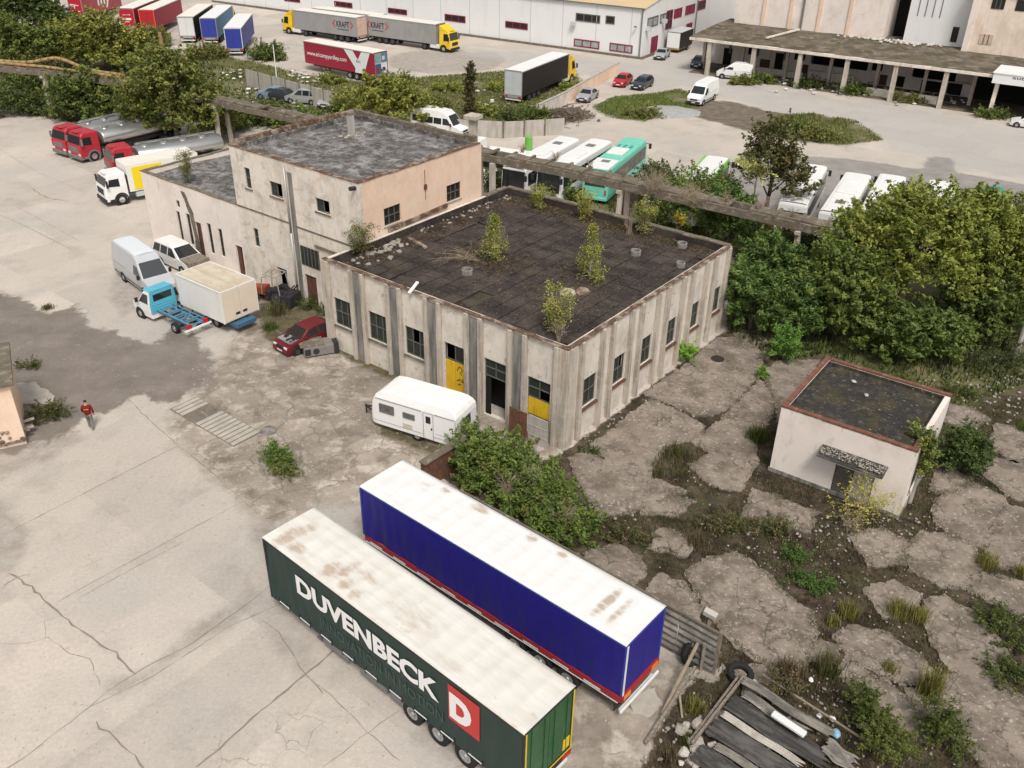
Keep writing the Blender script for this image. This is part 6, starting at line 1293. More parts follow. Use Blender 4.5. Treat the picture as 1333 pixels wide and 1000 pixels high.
# white box truck
tl = np.array([(-17.0 - 18.4) / 2, (53.9 + 51.9) / 2]); hd = np.array([(-22.2 - 20.7) / 2, (54.6 + 56.8) / 2]); d = tl - hd; yw = math.degrees(math.atan2(d[1], d[0])); a = R(yw); Lb = float(np.hypot(*d)); L_ = Lb + 1.75
t = thing('box_truck', 'white box truck with cream rear doors and a dirty beige roof', 'truck', (tl[0] - L_ * math.cos(a), tl[1] - L_ * math.sin(a), 0), yw)
b = Body([(0, .45, .75, .82), (.05, .3, .95, .90), (.35, .28, 1.1, .97), (.95, .28, 1.28, 1), (1.55, .28, 2.1, 1), (1.9, .28, 2.2, 1), (2.1, .28, 2.2, 1)], [(.28, .92), (.7, .98), (1.3, .98), (2.2, .82)], 1.3)
b.hull().build('cab', 'white_paint', t, bevel=.04); mb = MB(); b.screen(mb, 1.0, 1.34, 1.5, 2.04); mb.build('windscreen', 'glass_van', t)
for sg in (-1, 1):
    mb = MB(); b.panel(mb, [(1.1, 1.32), (1.58, 1.95), (1.98, 1.95), (1.98, 1.32)], sg); mb.build('side_window', 'glass_van', t)
    mb = MB(); mb.box(.0, .2, sg * .62 - .15, sg * .62 + .15, .74, .96); mb.build('headlight', 'light_clear', t); mb = MB(); mb.box(1.05, 1.18, sg * 1.14 - .09, sg * 1.14 + .09, 1.3, 1.6); mb.build('mirror', 'plastic_black', t)
    mb = MB(); mb.box(2.6, 3.8, sg * .98 - .03, sg * .98 + .03, .45, .62); mb.build('side_guard', 'reflect_white', t)
    for x in (.95, L_ - 1.5): wheel(t, x, sg * 1.0, .36, .24, 'rim_steel', sg)
x0, x1, W = 1.75, L_, 1.36
MB().box(x0, x1, -W, W, .85, 3.05).build('cargo_box', 'truck_box', t, bevel=.025); mb = MB(); roof_sheet(mb, x0 + .05, x1 - .05, -W + .05, W - .05, 3.075, 5, .008, 16); mb.build('roof', 'box_roof', t)
mb = MB(); [mb.bar((x0, y, 3.05), (x1, y, 3.05), .07, .07) for y in (-W, W)]; [mb.bar((x, -W, 3.05), (x, W, 3.05), .07, .07) for x in (x0, x1)]; [mb.bar((x1, y, .86), (x1, y, 3.05), .07) for y in (-W, W)]; mb.build('edge_trim', 'white_paint', t)
for s_ in (-1, 1):
    dd = MB().box(x1 + .004, x1 + .04, min(.01 * s_, s_ * (W - .06)), max(.01 * s_, s_ * (W - .06)), .92, 2.98).build('rear_door', 'box_door', t, bevel=.008); MB().box(x1 + .042, x1 + .07, s_ * .28 - .16, s_ * .28 + .16, 1.22, 1.36).build('handle', 'plastic_black', dd)
mb = MB(); [mb.bar((1.5, y, .68), (x1, y, .68), .1, .2) for y in (-.45, .45)]; mb.build('chassis', 'chassis', t); MB().box(x1 - .55, x1 + .45, -.75, .75, .42, .72).build('tail_step', 'step_blue', t, bevel=.03)
# blue chassis cab
A = G(184, 414)[:2]; B = G(231, 437)[:2]; d = (B - A) / np.hypot(*(B - A)); n = np.array([-d[1], d[0]]); n = n if n @ A > 0 else -n; o = A - d * .9 + n * .98
t = thing('chassis_cab', 'light truck with white doors, sky blue cab back and bare blue chassis frame', 'truck', (*o, 0), math.degrees(math.atan2(d[1], d[0])))
b = Body([(0, .45, .75, .82), (.05, .3, .95, .90), (.35, .28, 1.1, .97), (.9, .28, 1.28, 1), (1.5, .28, 2.08, 1), (1.8, .28, 2.2, 1), (2.25, .28, 2.2, 1)], [(.28, .92), (.7, .98), (1.3, .98), (2.2, .84)], 1.3)
b.hull().build('cab', 'white_paint', t, bevel=.04); mb = MB(); b.screen(mb, .95, 1.34, 1.45, 2.02); mb.build('windscreen', 'glass_van', t)
MB().add([(1.5, -.84, 2.2), (2.33, -.86, 2.22), (2.33, .86, 2.22), (1.5, .84, 2.2), (1.5, -.78, 2.25), (2.33, -.82, 2.27), (2.33, .82, 2.27), (1.5, .78, 2.25)], [(4, 5, 6, 7), (0, 1, 5, 4), (1, 2, 6, 5), (2, 3, 7, 6), (3, 0, 4, 7)]).build('roof', 'cab_blue', t, bevel=.01)
bw = MB(); bw.add([(2.27, -.97, .7), (2.27, .97, .7), (2.27, .97, 1.35), (2.27, .86, 2.2), (2.27, -.86, 2.2), (2.27, -.97, 1.35)] + [(2.33, y, z) for y, z in ((-.97, .7), (.97, .7), (.97, 1.35), (.86, 2.2), (-.86, 2.2), (-.97, 1.35))], [(6, 7, 8, 9, 10, 11), (0, 1, 7, 6), (1, 2, 8, 7), (2, 3, 9, 8), (4, 5, 11, 10), (5, 0, 6, 11)]); bk = bw.build('cab_back', 'cab_blue', t)
MB().box(2.332, 2.345, -.68, .68, 1.52, 1.98).build('rear_window', 'glass', bk); mb = MB(); [mb.box(2.332, 2.352, -.9, .9, z, z + .03) for z in (.85, 1.05, 1.25)]; mb.build('pressing', 'cab_blue', bk)
for sg in (-1, 1):
    mb = MB(); b.panel(mb, [(1.05, 1.32), (1.52, 1.96), (2.05, 1.96), (2.05, 1.32)], sg); mb.build('side_window', 'glass_van', t)
    mb = MB(); mb.box(1.0, 1.12, sg * 1.16 - .09, sg * 1.16 + .09, 1.3, 1.6); mb.build('mirror', 'plastic_black', t); mb = MB(); mb.box(.0, .2, sg * .62 - .15, sg * .62 + .15, .74, .96); mb.build('headlight', 'light_clear', t)
    for x in (.9, 4.55): wheel(t, x, sg * (1.0 if x < 2 else .9), .36, .24, 'rim_steel', sg)
    mb = MB(); mb.ring((.9, sg * .95, .36), (0, sg, 0), .46, .37, .045, 22); mb.build('wheel_arch', 'plastic_black', t)
mb = MB(); [mb.bar((2.2, y, .74), (5.85, y, .74), .09, .2) for y in (-.42, .42)]; [mb.bar((x, -.42, .78), (x, .42, .78), .1, .1) for x in (2.5, 3.2, 3.9, 4.55, 5.2, 5.8)]; [mb.bar((2.4, y, .93), (5.8, y, .93), .07, .06) for y in (-.6, .6)]; [mb.bar((x, -.62, .9), (x, .62, .9), .06, .05) for x in (2.8, 3.6, 4.4, 5.2)]; mb.build('frame', 'frame_blue', t)
mb = MB(); mb.box(3.0, 4.0, -.34, .34, .5, .72); mb.cyl((4.55, -.85, .36), (4.55, .85, .36), .1); mb.cyl((2.3, 0, .55), (4.55, 0, .42), .06); mb.build('driveline', 'chassis', t)
MB().box(5.86, 5.96, -1.0, 1.0, .50, .62).build('bumper', 'panel_white', t, bevel=.01)
for y in (-.62, .62): mb = MB(); mb.box(5.78, 5.93, y - .17, y + .17, .66, .92); mb.build('tail_light', 'light_red', t, bevel=.02)
# old white off-roader
t = car_at('off_road_car', 'old white estate with dark red inside and a rusty brown bonnet by the annex', 'mpv', 'car_white', 240, 346, 150, cat='car')
t.rotation_euler = (0, 0, R(141)); a = R(141); c = G(239, 347)[:2]; t.location = (c[0] - 2.1 * math.cos(a), c[1] - 2.1 * math.sin(a), 0)
MB().box(-.25, 1.25, -.84, .84, .72, 1.12).build('bonnet', 'wood_grey', t, bevel=.03)
mb = MB(); mb.box(2.4, 3.3, -.96, -.93, .3, 1.02); mb.build('door', 'car_red_faded', t, bevel=.01)
# white truck with yellow panel
A = G(161, 267)[:2]; yw = 41.0; a = R(yw); n = np.array([-math.sin(a), math.cos(a)]); o = A - np.array([math.cos(a), math.sin(a)]) * 1.3 + n * 1.22
t = thing('rigid_truck', 'white lorry with a bright yellow side panel half hidden by the annex', 'truck', (*o, 0), yw)
cab_parts(t, 'white_paint', 0, 2.75, 2.3, zb=.5, wheelx=1.3, r=.47, Lc=1.95)
MB().box(2.1, 8.6, -1.22, 1.22, 1.0, 3.35).build('cargo_box', 'truck_box', t, bevel=.02); mb = MB(); mb.box(2.15, 8.55, -1.18, 1.18, 3.352, 3.38); mb.build('roof', 'roof_sheet_far', t)
MB().box(2.55, 5.2, -1.25, -1.224, 1.15, 3.1).build('side_panel', 'yellow_sheet', t, bevel=.005); mb = MB(); [mb.bar((1.9, y, .8), (8.5, y, .8), .12, .28) for y in (-.42, .42)]; mb.build('chassis', 'chassis', t); MB().box(2.6, 3.5, -1.15, -.6, .45, .9).build('tool_box', 'door_grey', t, bevel=.03)
for y, sg in ((-1.2, -1), (1.2, 1)): wheel(t, 6.6, y, .47, .5, 'rim_steel', sg)
MB().box(2.0, 2.35, -1.15, 1.15, 1.0, 2.5).build('spare_frame', 'chassis', t)
# red tankers
def tanker(lab, front, yaw, xt=2.6, Lt=9.5, hz=1.95):
    A = G(*front)[:2]; a = R(yaw); n = np.array([-math.sin(a), math.cos(a)]); o = A - np.array([math.cos(a), math.sin(a)]) * 1.35 + n * 1.24
    t = thing('tank_truck', lab, 'tanker', (*o, 0), yaw, None); cab_parts(t, 'truck_red', 0, 2.85, 2.4, zb=.6, wheelx=1.35, trim='bumper_grey')
    n_ = 28; vs = []; m = 14
    prof = [(0, .3), (.03, .8), (.12, .97), (.2, 1), (Lt - .2, 1), (Lt - .12, .97), (Lt - .03, .8), (Lt, .3)]
    for x, f in prof:
        for k in range(n_): b_ = 2 * math.pi * k / n_; vs.append((xt + x, 1.2 * f * math.cos(b_), hz + .78 * f * math.sin(b_)))
    fs = [(i * n_ + k, i * n_ + (k + 1) % n_, (i + 1) * n_ + (k + 1) % n_, (i + 1) * n_ + k) for i in range(len(prof) - 1) for k in range(n_)] + [tuple(range(n_))[::-1], tuple(range((len(prof) - 1) * n_, len(prof) * n_))]
    MB().add(vs, fs).build('tank', 'tank_steel', t, smooth=True)
    for x in np.arange(1, Lt, 1.9): MB().cyl((xt + x, 0, hz + .74), (xt + x, 0, hz + .95), .34, n=16).build('hatch', 'tank_steel', t)
    mb = MB(); mb.bar((xt + .3, .5, hz + .82), (xt + Lt - .3, .5, hz + .82), .35, .04); [mb.bar((xt + .3, y, hz + 1.0), (xt + Lt - .3, y, hz + 1.0), .03) for y in (.3,)]; mb.build('walkway', 'steel_frame', t)
    mb = MB(); [mb.bar((1.9, y, .95), (xt + Lt - .2, y, .95), .14, .3) for y in (-.45, .45)]; mb.box(2.3, 3.4, -1.1, -.5, .5, 1.05); mb.build('chassis', 'chassis', t)
    for x in (4.4, xt + Lt - 2.6, xt + Lt - 1.3):
        for y, sg in ((-1.2, -1), (1.2, 1)): wheel(t, x, y, .5, .5, 'rim_dark', sg)
    return t
tanker('leftmost red cabbed tanker truck, half covered by the next one', (105, 203), 56)
tanker('middle red cabbed tanker truck with its full cab and wheel in view', (125, 210), 53)
tanker('nearest red cabbed tanker truck, low behind the white and yellow lorry', (168, 232), 38, Lt=8.5, hz=1.75)
# ------------------------------------------------------------------ wrecks by the hall
t = car_at('wrecked_car', 'stripped red hatchback wreck without bonnet beside the hall corner', 'hatch', 'car_red_faded', 397, 440, 50, glass='window_dark', rim='rim_dark')
t.rotation_euler = (0, 0, R(48)); a = R(48); c = np.array([-13.15, 51.0]); t.location = (c[0] - 2.0 * math.cos(a), c[1] - 2.0 * math.sin(a), -.06)
MB().box(.3, 1.08, -.62, .62, .86, .965).build('engine_bay', 'engine_grey', t); mb = MB(); q = random.Random(5)
for k in range(12): mb.box(*(lambda x, y: (x, x + q.uniform(.08, .2), y, y + q.uniform(.08, .25), .96, .97 + q.uniform(.02, .12)))(q.uniform(.3, .9), q.uniform(-.6, .45)))
mb.build('engine', 'chassis', t)
t = thing('scrap_skip', 'grey battered metal bin lying on the ground below the red wreck', 'bin', (*G(418, 459)[:2], 0), 22)
mb = MB(); mb.box(-1.1, 1.0, -.5, .6, .08, .72); mb.build('casing', 'crate_grey', t, bevel=.04); MB().box(-1.3, .2, -.45, .7, .74, .79).build('lid', 'concrete_old', t, bevel=.01); mb = MB(); mb.cyl((-.35, -.52, .4), (-.35, -.49, .4), .2); mb.box(.75, 1.05, -.56, .62, .1, .82); mb.box(-1.05, -.7, -.53, -.5, .2, .6); mb.build('fittings', 'chassis', t)
t = thing('old_tractor', 'rusty orange tractor with a bare grey cab frame by the dark doorway', 'tractor', (*G(352, 392)[:2], 0), -20)
mb = MB(); mb.add([(-1.3, -.32, .55), (-.1, -.38, .55), (-.1, .38, .55), (-1.3, .32, .55), (-1.25, -.28, 1.05), (-.1, -.36, 1.18), (-.1, .36, 1.18), (-1.25, .28, 1.05)], [(0, 3, 2, 1), (4, 5, 6, 7), (0, 1, 5, 4), (1, 2, 6, 5), (2, 3, 7, 6), (3, 0, 4, 7)]); mb.build('bonnet', 'orange_paint', t, bevel=.05)
mb = MB()
for y in (-.62, .62): mb.tube([(-.15, y, .8), (-.05, y * .95, 2.0), (.35, y * .9, 2.25), (1.1, y * .9, 2.2), (1.3, y, .8)], .04, 6)
for x in (0, .6, 1.15): mb.bar((x, -.56, 2.2), (x, .56, 2.2), .05)
mb.build('cab_frame', 'steel_frame', t); MB().box(.3, .8, -.3, .3, .95, 1.1).build('seat', 'plastic_black', t, bevel=.04); MB().box(-.1, 1.3, -.4, .4, .5, .9).build('chassis', 'chassis', t)
for y, sg in ((-.6, -1), (.6, 1)): wheel(t, .9, y, .62, .35, 'rim_dark', sg); wheel(t, -.95, y * .95, .36, .22, 'rim_dark', sg)
mb = MB(); mb.box(1.3, 2.1, -.7, .7, .1, .9); mb.bar((1.6, -.6, .9), (2.3, -.2, 1.7), .09); mb.bar((1.6, .6, .9), (2.2, .3, 1.5), .09); mb.build('implement', 'chassis', t, bevel=.03)
for lab, px, py, s_ in (('grey scrap pile against the annex doorway', 322, 350, 1.0), ('dark scrap heap between the off-road car and the box truck', 305, 372, .8)):
    mb = MB(); q = random.Random(int(px))
    for k in range(26): a = q.uniform(0, 3); x, y = q.gauss(0, .6 * s_), q.gauss(0, .45 * s_); mb.bar((x, y, q.uniform(.05, .5)), (x + .5 * math.cos(a), y + .5 * math.sin(a), q.uniform(.05, .7)), q.uniform(.05, .22))
    o = mb.build('scrap_pile', 'crate_grey'); o.location = G(px, py); tag(o, lab, 'scrap')
# ------------------------------------------------------------------ caravan
CVL, CVW = 5.35, 2.15; t = thing('caravan', 'white touring caravan with rust stains below its windows, parked by the yellow door', 'caravan', (-7.50, 41.42, 0), -26.4)
st = [(-.16, .55, .95, .9), (-.1, .45, 1.25, .95), (.0, .40, 1.75, .985), (.18, .38, 2.2, 1), (.5, .36, 2.45, 1), (1.0, .36, 2.53, 1), (4.4, .36, 2.53, 1), (4.8, .36, 2.48, 1), (5.05, .38, 2.32, 1), (5.18, .40, 2.1, .99), (5.22, .45, 1.85, .98)]
b = Body(st, [(.3, CVW / 2), (2.0, CVW / 2), (2.2, CVW / 2 - .03), (2.53, CVW / 2 - .16)], 2.05)
h = b.hull(); h.v = [(x, y + CVW / 2, z) for x, y, z in h.v]; h.build('body', 'caravan_white', t, smooth=False, bevel=.05)
def cv(pts, e=.012): return [(x, -e + (0 if z < 2.0 else .02), z) for x, z in pts]
for (x0, x1, z0, z1) in ((.45, 1.35, 1.22, 1.72), (1.95, 2.65, 1.30, 1.6)):
    wn = MB().add(cv([(x0, z0), (x1, z0), (x1, z1), (x0, z1)], .02), [(0, 1, 2, 3)]).build('window', 'glass_caravan', t, fix=False); mb = MB()
    for (p, r) in (((x0, z0), (x1, z0)), ((x0, z1), (x1, z1))): mb.bar((p[0], -.012, p[1]), (r[0], -.012, r[1]), .05)
    for x in (x0, x1): mb.bar((x, -.012, z0), (x, -.012, z1), .05)
    mb.build('window_frame', 'bumper_grey', wn)
dr = MB().box(3.22, 3.78, -.022, -.004, .40, 1.95).build('door', 'caravan_white', t, bevel=.008); MB().box(3.36, 3.66, -.034, -.023, 1.38, 1.8).build('door_window', 'glass', dr, bevel=.005); MB().box(3.68, 3.75, -.05, -.023, 1.02, 1.14).build('handle', 'plastic_black', dr)
mb = MB()
for x in (3.20, 3.80): mb.bar((x, -.01, .4), (x, -.01, 1.97), .025)
mb.bar((3.20, -.01, 1.98), (3.80, -.01, 1.98), .025); mb.bar((.2, -.012, 2.02), (3.1, -.012, 2.02), .03); mb.bar((3.9, -.012, 2.02), (5.1, -.012, 2.02), .03); mb.bar((.0, -.008, .62), (5.1, -.008, .62), .02); mb.bar((5.14, .0, .5), (5.14, .0, 2.0), .03); mb.bar((3.9, -.008, .85), (5.1, -.008, .85), .015)
mb.build('trim_strip', 'caravan_trim', t)
rw = MB().add([(5.235, .7, 1.2), (5.235, 1.5, 1.2), (5.225, 1.46, 1.78), (5.225, .74, 1.78)], [(0, 1, 2, 3)]).build('rear_window', 'glass_van', t)
for x, y, w_ in ((2.3, 1.1, .5), (3.9, 1.1, .5), (1.3, 1.6, .28)): MB().box(x, x + w_, y - w_ / 2, y + w_ / 2, 2.525, 2.6).build('roof_hatch', 'caravan_white', t, bevel=.03)
for y, sg in ((.02, -1), (CVW - .02, 1)): wheel(t, 2.75, y, .31, .2, 'rim_steel', sg)
mb = MB(); mb.bar((-1.3, CVW / 2, .48), (.2, CVW / 2 - .5, .45), .08); mb.bar((-1.3, CVW / 2, .48), (.2, CVW / 2 + .5, .45), .08); mb.bar((-1.25, CVW / 2, .0), (-1.25, CVW / 2, .6), .06); mb.build('drawbar', 'chassis', t)
MB().box(-.42, -.12, .5, 1.65, .5, 1.0).build('gas_locker', 'caravan_white', t, bevel=.06); mb = MB(); mb.box(1.9, 2.5, -.016, -.005, .66, .92); mb.build('rust_stain', 'box_roof', t)
mb = MB(); [mb.bar((x, y, 0), (x, y, .4), .06) for x in (.5, 4.9) for y in (.3, 1.8)]; mb.build('corner_steady', 'bumper_grey', t)
# ------------------------------------------------------------------ far cars and vans
car('parked_car', 'silver saloon parked at the foot of the pink wall', 'sedan', 'car_silver', (768, 134), (779.5, 127))
car('parked_car', 'bright red hatchback parked beside the dark estate', 'hatch', 'car_red', (814.3, 114.2), (825.5, 107.3))
car('parked_car', 'dark estate car parked beside the red hatchback', 'wagon', 'car_dark', (838.3, 118), (850.7, 111.8))
car('parked_car', 'pale silver saloon parked at the corner of the white warehouse', 'sedan', 'car_silver', (866, 78.5), (873, 73))
car('parked_car', 'dark hatchback at the left end of the loading canopy', 'hatch', 'car_dark', (914, 89.5), (921, 82))
car_at('parked_car', 'white car nosing into view at the far right edge', 'hatch', 'car_white', 1338, 166, -25)
t = placed('panel_van', 'long white panel van parked on the dirt patch', 'van', (915.5, 138), (936, 127), 1.0, 2.0); van_parts(t, 'white_paint', 'bus_white', 6.2, 2.55, 2.0, (1.0, 4.75), .36, glass='glass')
t = thing('panel_van', 'old cream van with rounded back standing under the loading canopy', 'van', (*G(957, 103)[:2], 0), -27); van_parts(t, 'white_paint', 'bus_white', 5.0, 2.3, 1.85, (.9, 3.8), .33, glass='glass'); a = R(-27); t.location.x -= 2.6 * math.cos(a); t.location.y -= 2.6 * math.sin(a)
t = thing('box_trailer', 'dark box trailer with a pale rear parked against the white warehouse', 'trailer', (*G(884, 70)[:2], 0), 60); MB().box(0, 5.5, 0, 2.3, .7, 3.1).build('box', 'tarp_black', t, bevel=.03); MB().box(-.06, -.005, .1, 2.2, .75, 3.0).build('rear_door', 'panel_white', t); MB().box(-.03, 5.5, -.02, 2.32, 3.1, 3.16).build('roof', 'door_grey', t); MB().box(-.1, 5.3, .1, 2.2, .5, .69).build('chassis', 'pipe_ochre', t); [wheel(t, 3.6, y, .38, .22, 'rim_dark', sg) for y, sg in ((.02, -1), (2.28, 1))]
car_at('people_carrier', 'silver people carrier with open black tailgate in the scrap yard', 'mpv', 'car_silver', 397, 134, -14)
car_at('scrap_car', 'pale blue-grey scrapped car seen just right of the people carrier', 'hatch', 'car_silver', 429, 138, 80)
car_at('scrap_car', 'dark blue scrapped car left of the people carrier', 'hatch', 'car_blue', 356, 128, -10)
car_at('scrap_car', 'dark green scrapped car between the blue one and the people carrier', 'hatch', 'car_dark', 372, 131, 160)
for k, (px, py, cl, lab) in enumerate(((58, 17, 'car_dark', 'dark car parked leftmost behind the bushes at the top left'), (66, 18, 'car_silver', 'silver car parked second from the left behind the bushes'), (75, 19, 'car_blue', 'blue-grey car parked third from the left behind the bushes'), (85, 20, 'car_silver', 'silver car parked nearest the red scripted trailer'))): car_at('parked_car', lab, 'sedan', cl, px, py, 62)
t = thing('minibus', 'white high roofed minibus behind the brick parapet of the tall block', 'minibus', (*G(606, 180)[:2], 0), 152); van_parts(t, 'white_paint', 'bus_white', 6.6, 2.75, 2.0, (1.0, 4.9), .36, glass='glass', cargo_windows=True)
t = thing('flatbed_truck', 'white dropside truck standing between the pillar and the parked buses', 'truck', (*G(632, 214)[:2], 0), -22)
cab_parts(t, 'white_paint', -2.2, 2.5, 2.1, Lc=1.9, wheelx=1.0, r=.42); MB().box(0, 5.4, -1.1, 1.1, .9, 1.06).build('bed', 'white_paint', t); mb = MB(); mb.box(0, 5.4, -1.12, -1.06, 1.06, 1.6); mb.box(0, 5.4, 1.06, 1.12, 1.06, 1.6); mb.box(5.36, 5.42, -1.06, 1.06, 1.06, 1.6); mb.build('dropside', 'white_paint', t); MB().box(-.1, 5, -.4, .4, .6, .88).build('chassis', 'chassis', t); [wheel(t, 3.9, y, .42, .3, 'rim_dark', sg) for y, sg in ((-1.05, -1), (1.05, 1))]
o = MB().cyl((0, 0, 0), (0, 0, 1.5), .42, .40, 14).build('green_bin', 'bus_green', smooth=False, bevel=.05); o.location = G(688, 196); tag(o, 'bright green cylindrical bin beside the trestle and the first bus', 'bin')
# ------------------------------------------------------------------ buses, nose at x=0
def bus(lab, nose, yaw, paint, roofp, stripe=None, L=11.6, glass='glass', front_dark=True):
    t = thing('parked_bus', lab, 'bus', (nose[0], nose[1], 0), yaw); W = 2.5; H = 3.05
    b = Body([(0, .4, 1.1, .94), (.05, .3, 2.2, .97), (.16, .28, H - .12, .99), (.4, .28, H, 1), (L - .2, .28, H, 1), (L - .05, .28, H - .1, .99), (L, .32, H - .3, .97)], [(.28, 1.2), (.7, 1.25), (1.4, 1.25), (2.6, 1.22), (H, 1.12)], 1.2)
    b.hull().build('body', paint, t, bevel=.06)
    mb = MB(); vs = []
    for x in (.1, .4, L - .3, L - .02): vs += [(x, y, H + z) for y, z in ((-1.1, -.03), (-.8, .035), (0, .05), (.8, .035), (1.1, -.03))]
    mb.add(vs, [(5 * i + j, 5 * i + 5 + j, 5 * i + 6 + j, 5 * i + 1 + j) for i in range(3) for j in range(4)]); mb.build('roof', roofp, t)
    for x in (2.2, 8.6): MB().box(x, x + .8, -.4, .4, H + .04, H + .11).build('roof_hatch', 'bumper_grey' if x > 5 else roofp, t, bevel=.02)
    MB().box(4.4, 6.6, -.8, .8, H + .035, H + .2).build('air_unit', 'bus_white', t, bevel=.05)
    mb = MB(); b.screen(mb, .0, 1.12, .13, 2.78, .045, .95); mb.build('windscreen', glass, t)
    mb = MB(); b.screen(mb, L, 1.55, L - .04, 2.55, .03, .8); mb.build('rear_window', glass, t)
    for sg in (-1, 1):
        n = 6
        for k in range(n): x0 = .55 + k * (L - 1.0) / n; x1 = x0 + (L - 1.0) / n - .06; mb = MB(); b.panel(mb, [(x0, 1.4), (x0, 2.55), (x1, 2.55), (x1, 1.4)], sg, .014); mb.build('side_window', glass, t)
        if stripe: mb = MB(); b.panel(mb, [(.2, 2.6), (.2, 2.95), (L - .2, 2.95), (L - .2, 2.6)], sg, .014); mb.build('stripe', stripe, t)
        mb = MB(); mb.box(-.45, -.25, sg * 1.42 - .12, sg * 1.42 + .12, 2.1, 2.6); mb.bar((.15, sg * 1.1, 2.75), (-.32, sg * 1.42, 2.55), .06); mb.build('mirror', 'plastic_black', t, bevel=.02)
        for x in (2.5, 8.4): wheel(t, x, sg * 1.24, .48, .3, 'rim_steel', sg)
        mb = MB(); mb.box(-.0, .1, sg * .85 - .2, sg * .85 + .2, .62, .82); mb.build('headlight', 'light_clear', t); mb = MB(); mb.box(L - .05, L + .012, sg * 1.0 - .08, sg * 1.0 + .08, .8, 1.3); mb.build('tail_light', 'light_red', t)
    for x in (-.1, L - .1): MB().box(x, x + .2, -1.15, 1.15, .3, .58).build('bumper', paint, t, bevel=.05)
    if stripe: MB().box(.2, L - .2, 1.0, 1.2, H - .02, H + .02).build('roof_edge', stripe, t); MB().box(.2, L - .2, -1.2, -1.0, H - .02, H + .02).build('roof_edge', stripe, t)
    return t
def bus_at(lab, near_c, yaw, nose_near, *a, **k):
    """near_c = plan centre of the end nearest the camera; yaw points away from it"""
    y = R(yaw)
    if nose_near: return bus(lab, near_c, yaw, *a, **k)
    L = k.get('L', 11.6); return bus(lab, (near_c[0] + L * math.cos(y), near_c[1] + L * math.sin(y)), yaw + 180, *a, **k)
far1 = G(741, 179, 3.05)[:2]; f2 = G(783, 182, 3.05)[:2]; f3 = G(828, 180, 3.05)[:2]
bk = lambda p, yaw, L=11.6: (p[0] - L * math.cos(R(yaw)), p[1] - L * math.sin(R(yaw)))
bus_at('white bus with dark windscreen, leftmost of the row behind the trestle', bk(far1, 62), 62, True, 'bus_white', 'bus_white')
bus_at('white bus with black windscreen facing the hall, between the mint bus and another white one', bk(f2, 62), 62, True, 'bus_white', 'bus_white')
bus_at('mint green bus with small rear window, its back turned to the hall', bk(f3, 66), 66, False, 'bus_mint', 'bus_mint')
_mint = [o for o in bpy.data.objects if str(o.get('label', '')).startswith('mint green bus')][0]
MB().box(8.2, 11.3, -1.05, 1.05, 3.075, 3.15).build('roof_panel', 'bus_white', _mint, bevel=.03)
for y in (-.6, 0, .6): MB().box(3.0, 4.2, y - .12, y + .12, 3.07, 3.13).build('roof_vent', 'bus_teal', _mint, bevel=.02)
fg = G(935, 204, 3.05)[:2]; bus_at('white roofed bus with lime green edges behind the brambles', bk(fg, 66), 66, False, 'bus_white', 'bus_white', stripe='bus_green')
fa = G(1061, 214.5, 3.05)[:2]; bus_at('white bus seen through the leafy brown tree', bk(fa, 66), 66, False, 'bus_white', 'bus_white')
fb = G(1118, 226, 3.05)[:2]; bus_at('white bus with clear open roof between two trees', bk(fb, 63), 63, False, 'bus_white', 'bus_white')
fc = G(1163, 228, 3.05)[:2]; bus_at('white bus almost hidden behind the big tree, only its end showing', bk(fc, 63), 63, False, 'bus_white', 'bus_white')
fd = G(1228, 236, 3.05)[:2]; bus_at('white bus hidden in the crown of the big tree beside the teal bus', bk(fd, 64), 64, False, 'bus_white', 'bus_white')
fe = G(1288, 242, 3.05)[:2]; bus_at('teal green bus with mirrors showing beyond the big tree', bk(fe, 76, 9), 76, False, 'bus_teal', 'bus_teal', L=9)
# ------------------------------------------------------------------ vegetation
def leaf_cards(C_, sz, tint, q, up=.75, asp=.5):
    """leaf sized rhombs at C_ (N,3), lying roughly outward/upward, each with its own tint"""
    n = len(C_); nrm = q.normal(size=(n, 3)); nrm[:, 2] = np.abs(nrm[:, 2]) + up; nrm /= np.linalg.norm(nrm, axis=1)[:, None]
    a = np.cross(nrm, q.normal(size=(n, 3))); a /= np.linalg.norm(a, axis=1)[:, None]; b = np.cross(nrm, a)
    s_ = (sz * q.uniform(.6, 1.35, n))[:, None] if np.isscalar(sz) else (sz * q.uniform(.7, 1.3, n))[:, None]
    droop = nrm * s_ * .18
    V = np.stack([C_ - a * s_ - droop, C_ + b * s_ * asp, C_ + a * s_ - droop, C_ - b * s_ * asp], 1).reshape(-1, 3)
    F_ = np.arange(4 * n).reshape(n, 4); return V, F_, np.repeat(tint, 4, 0)
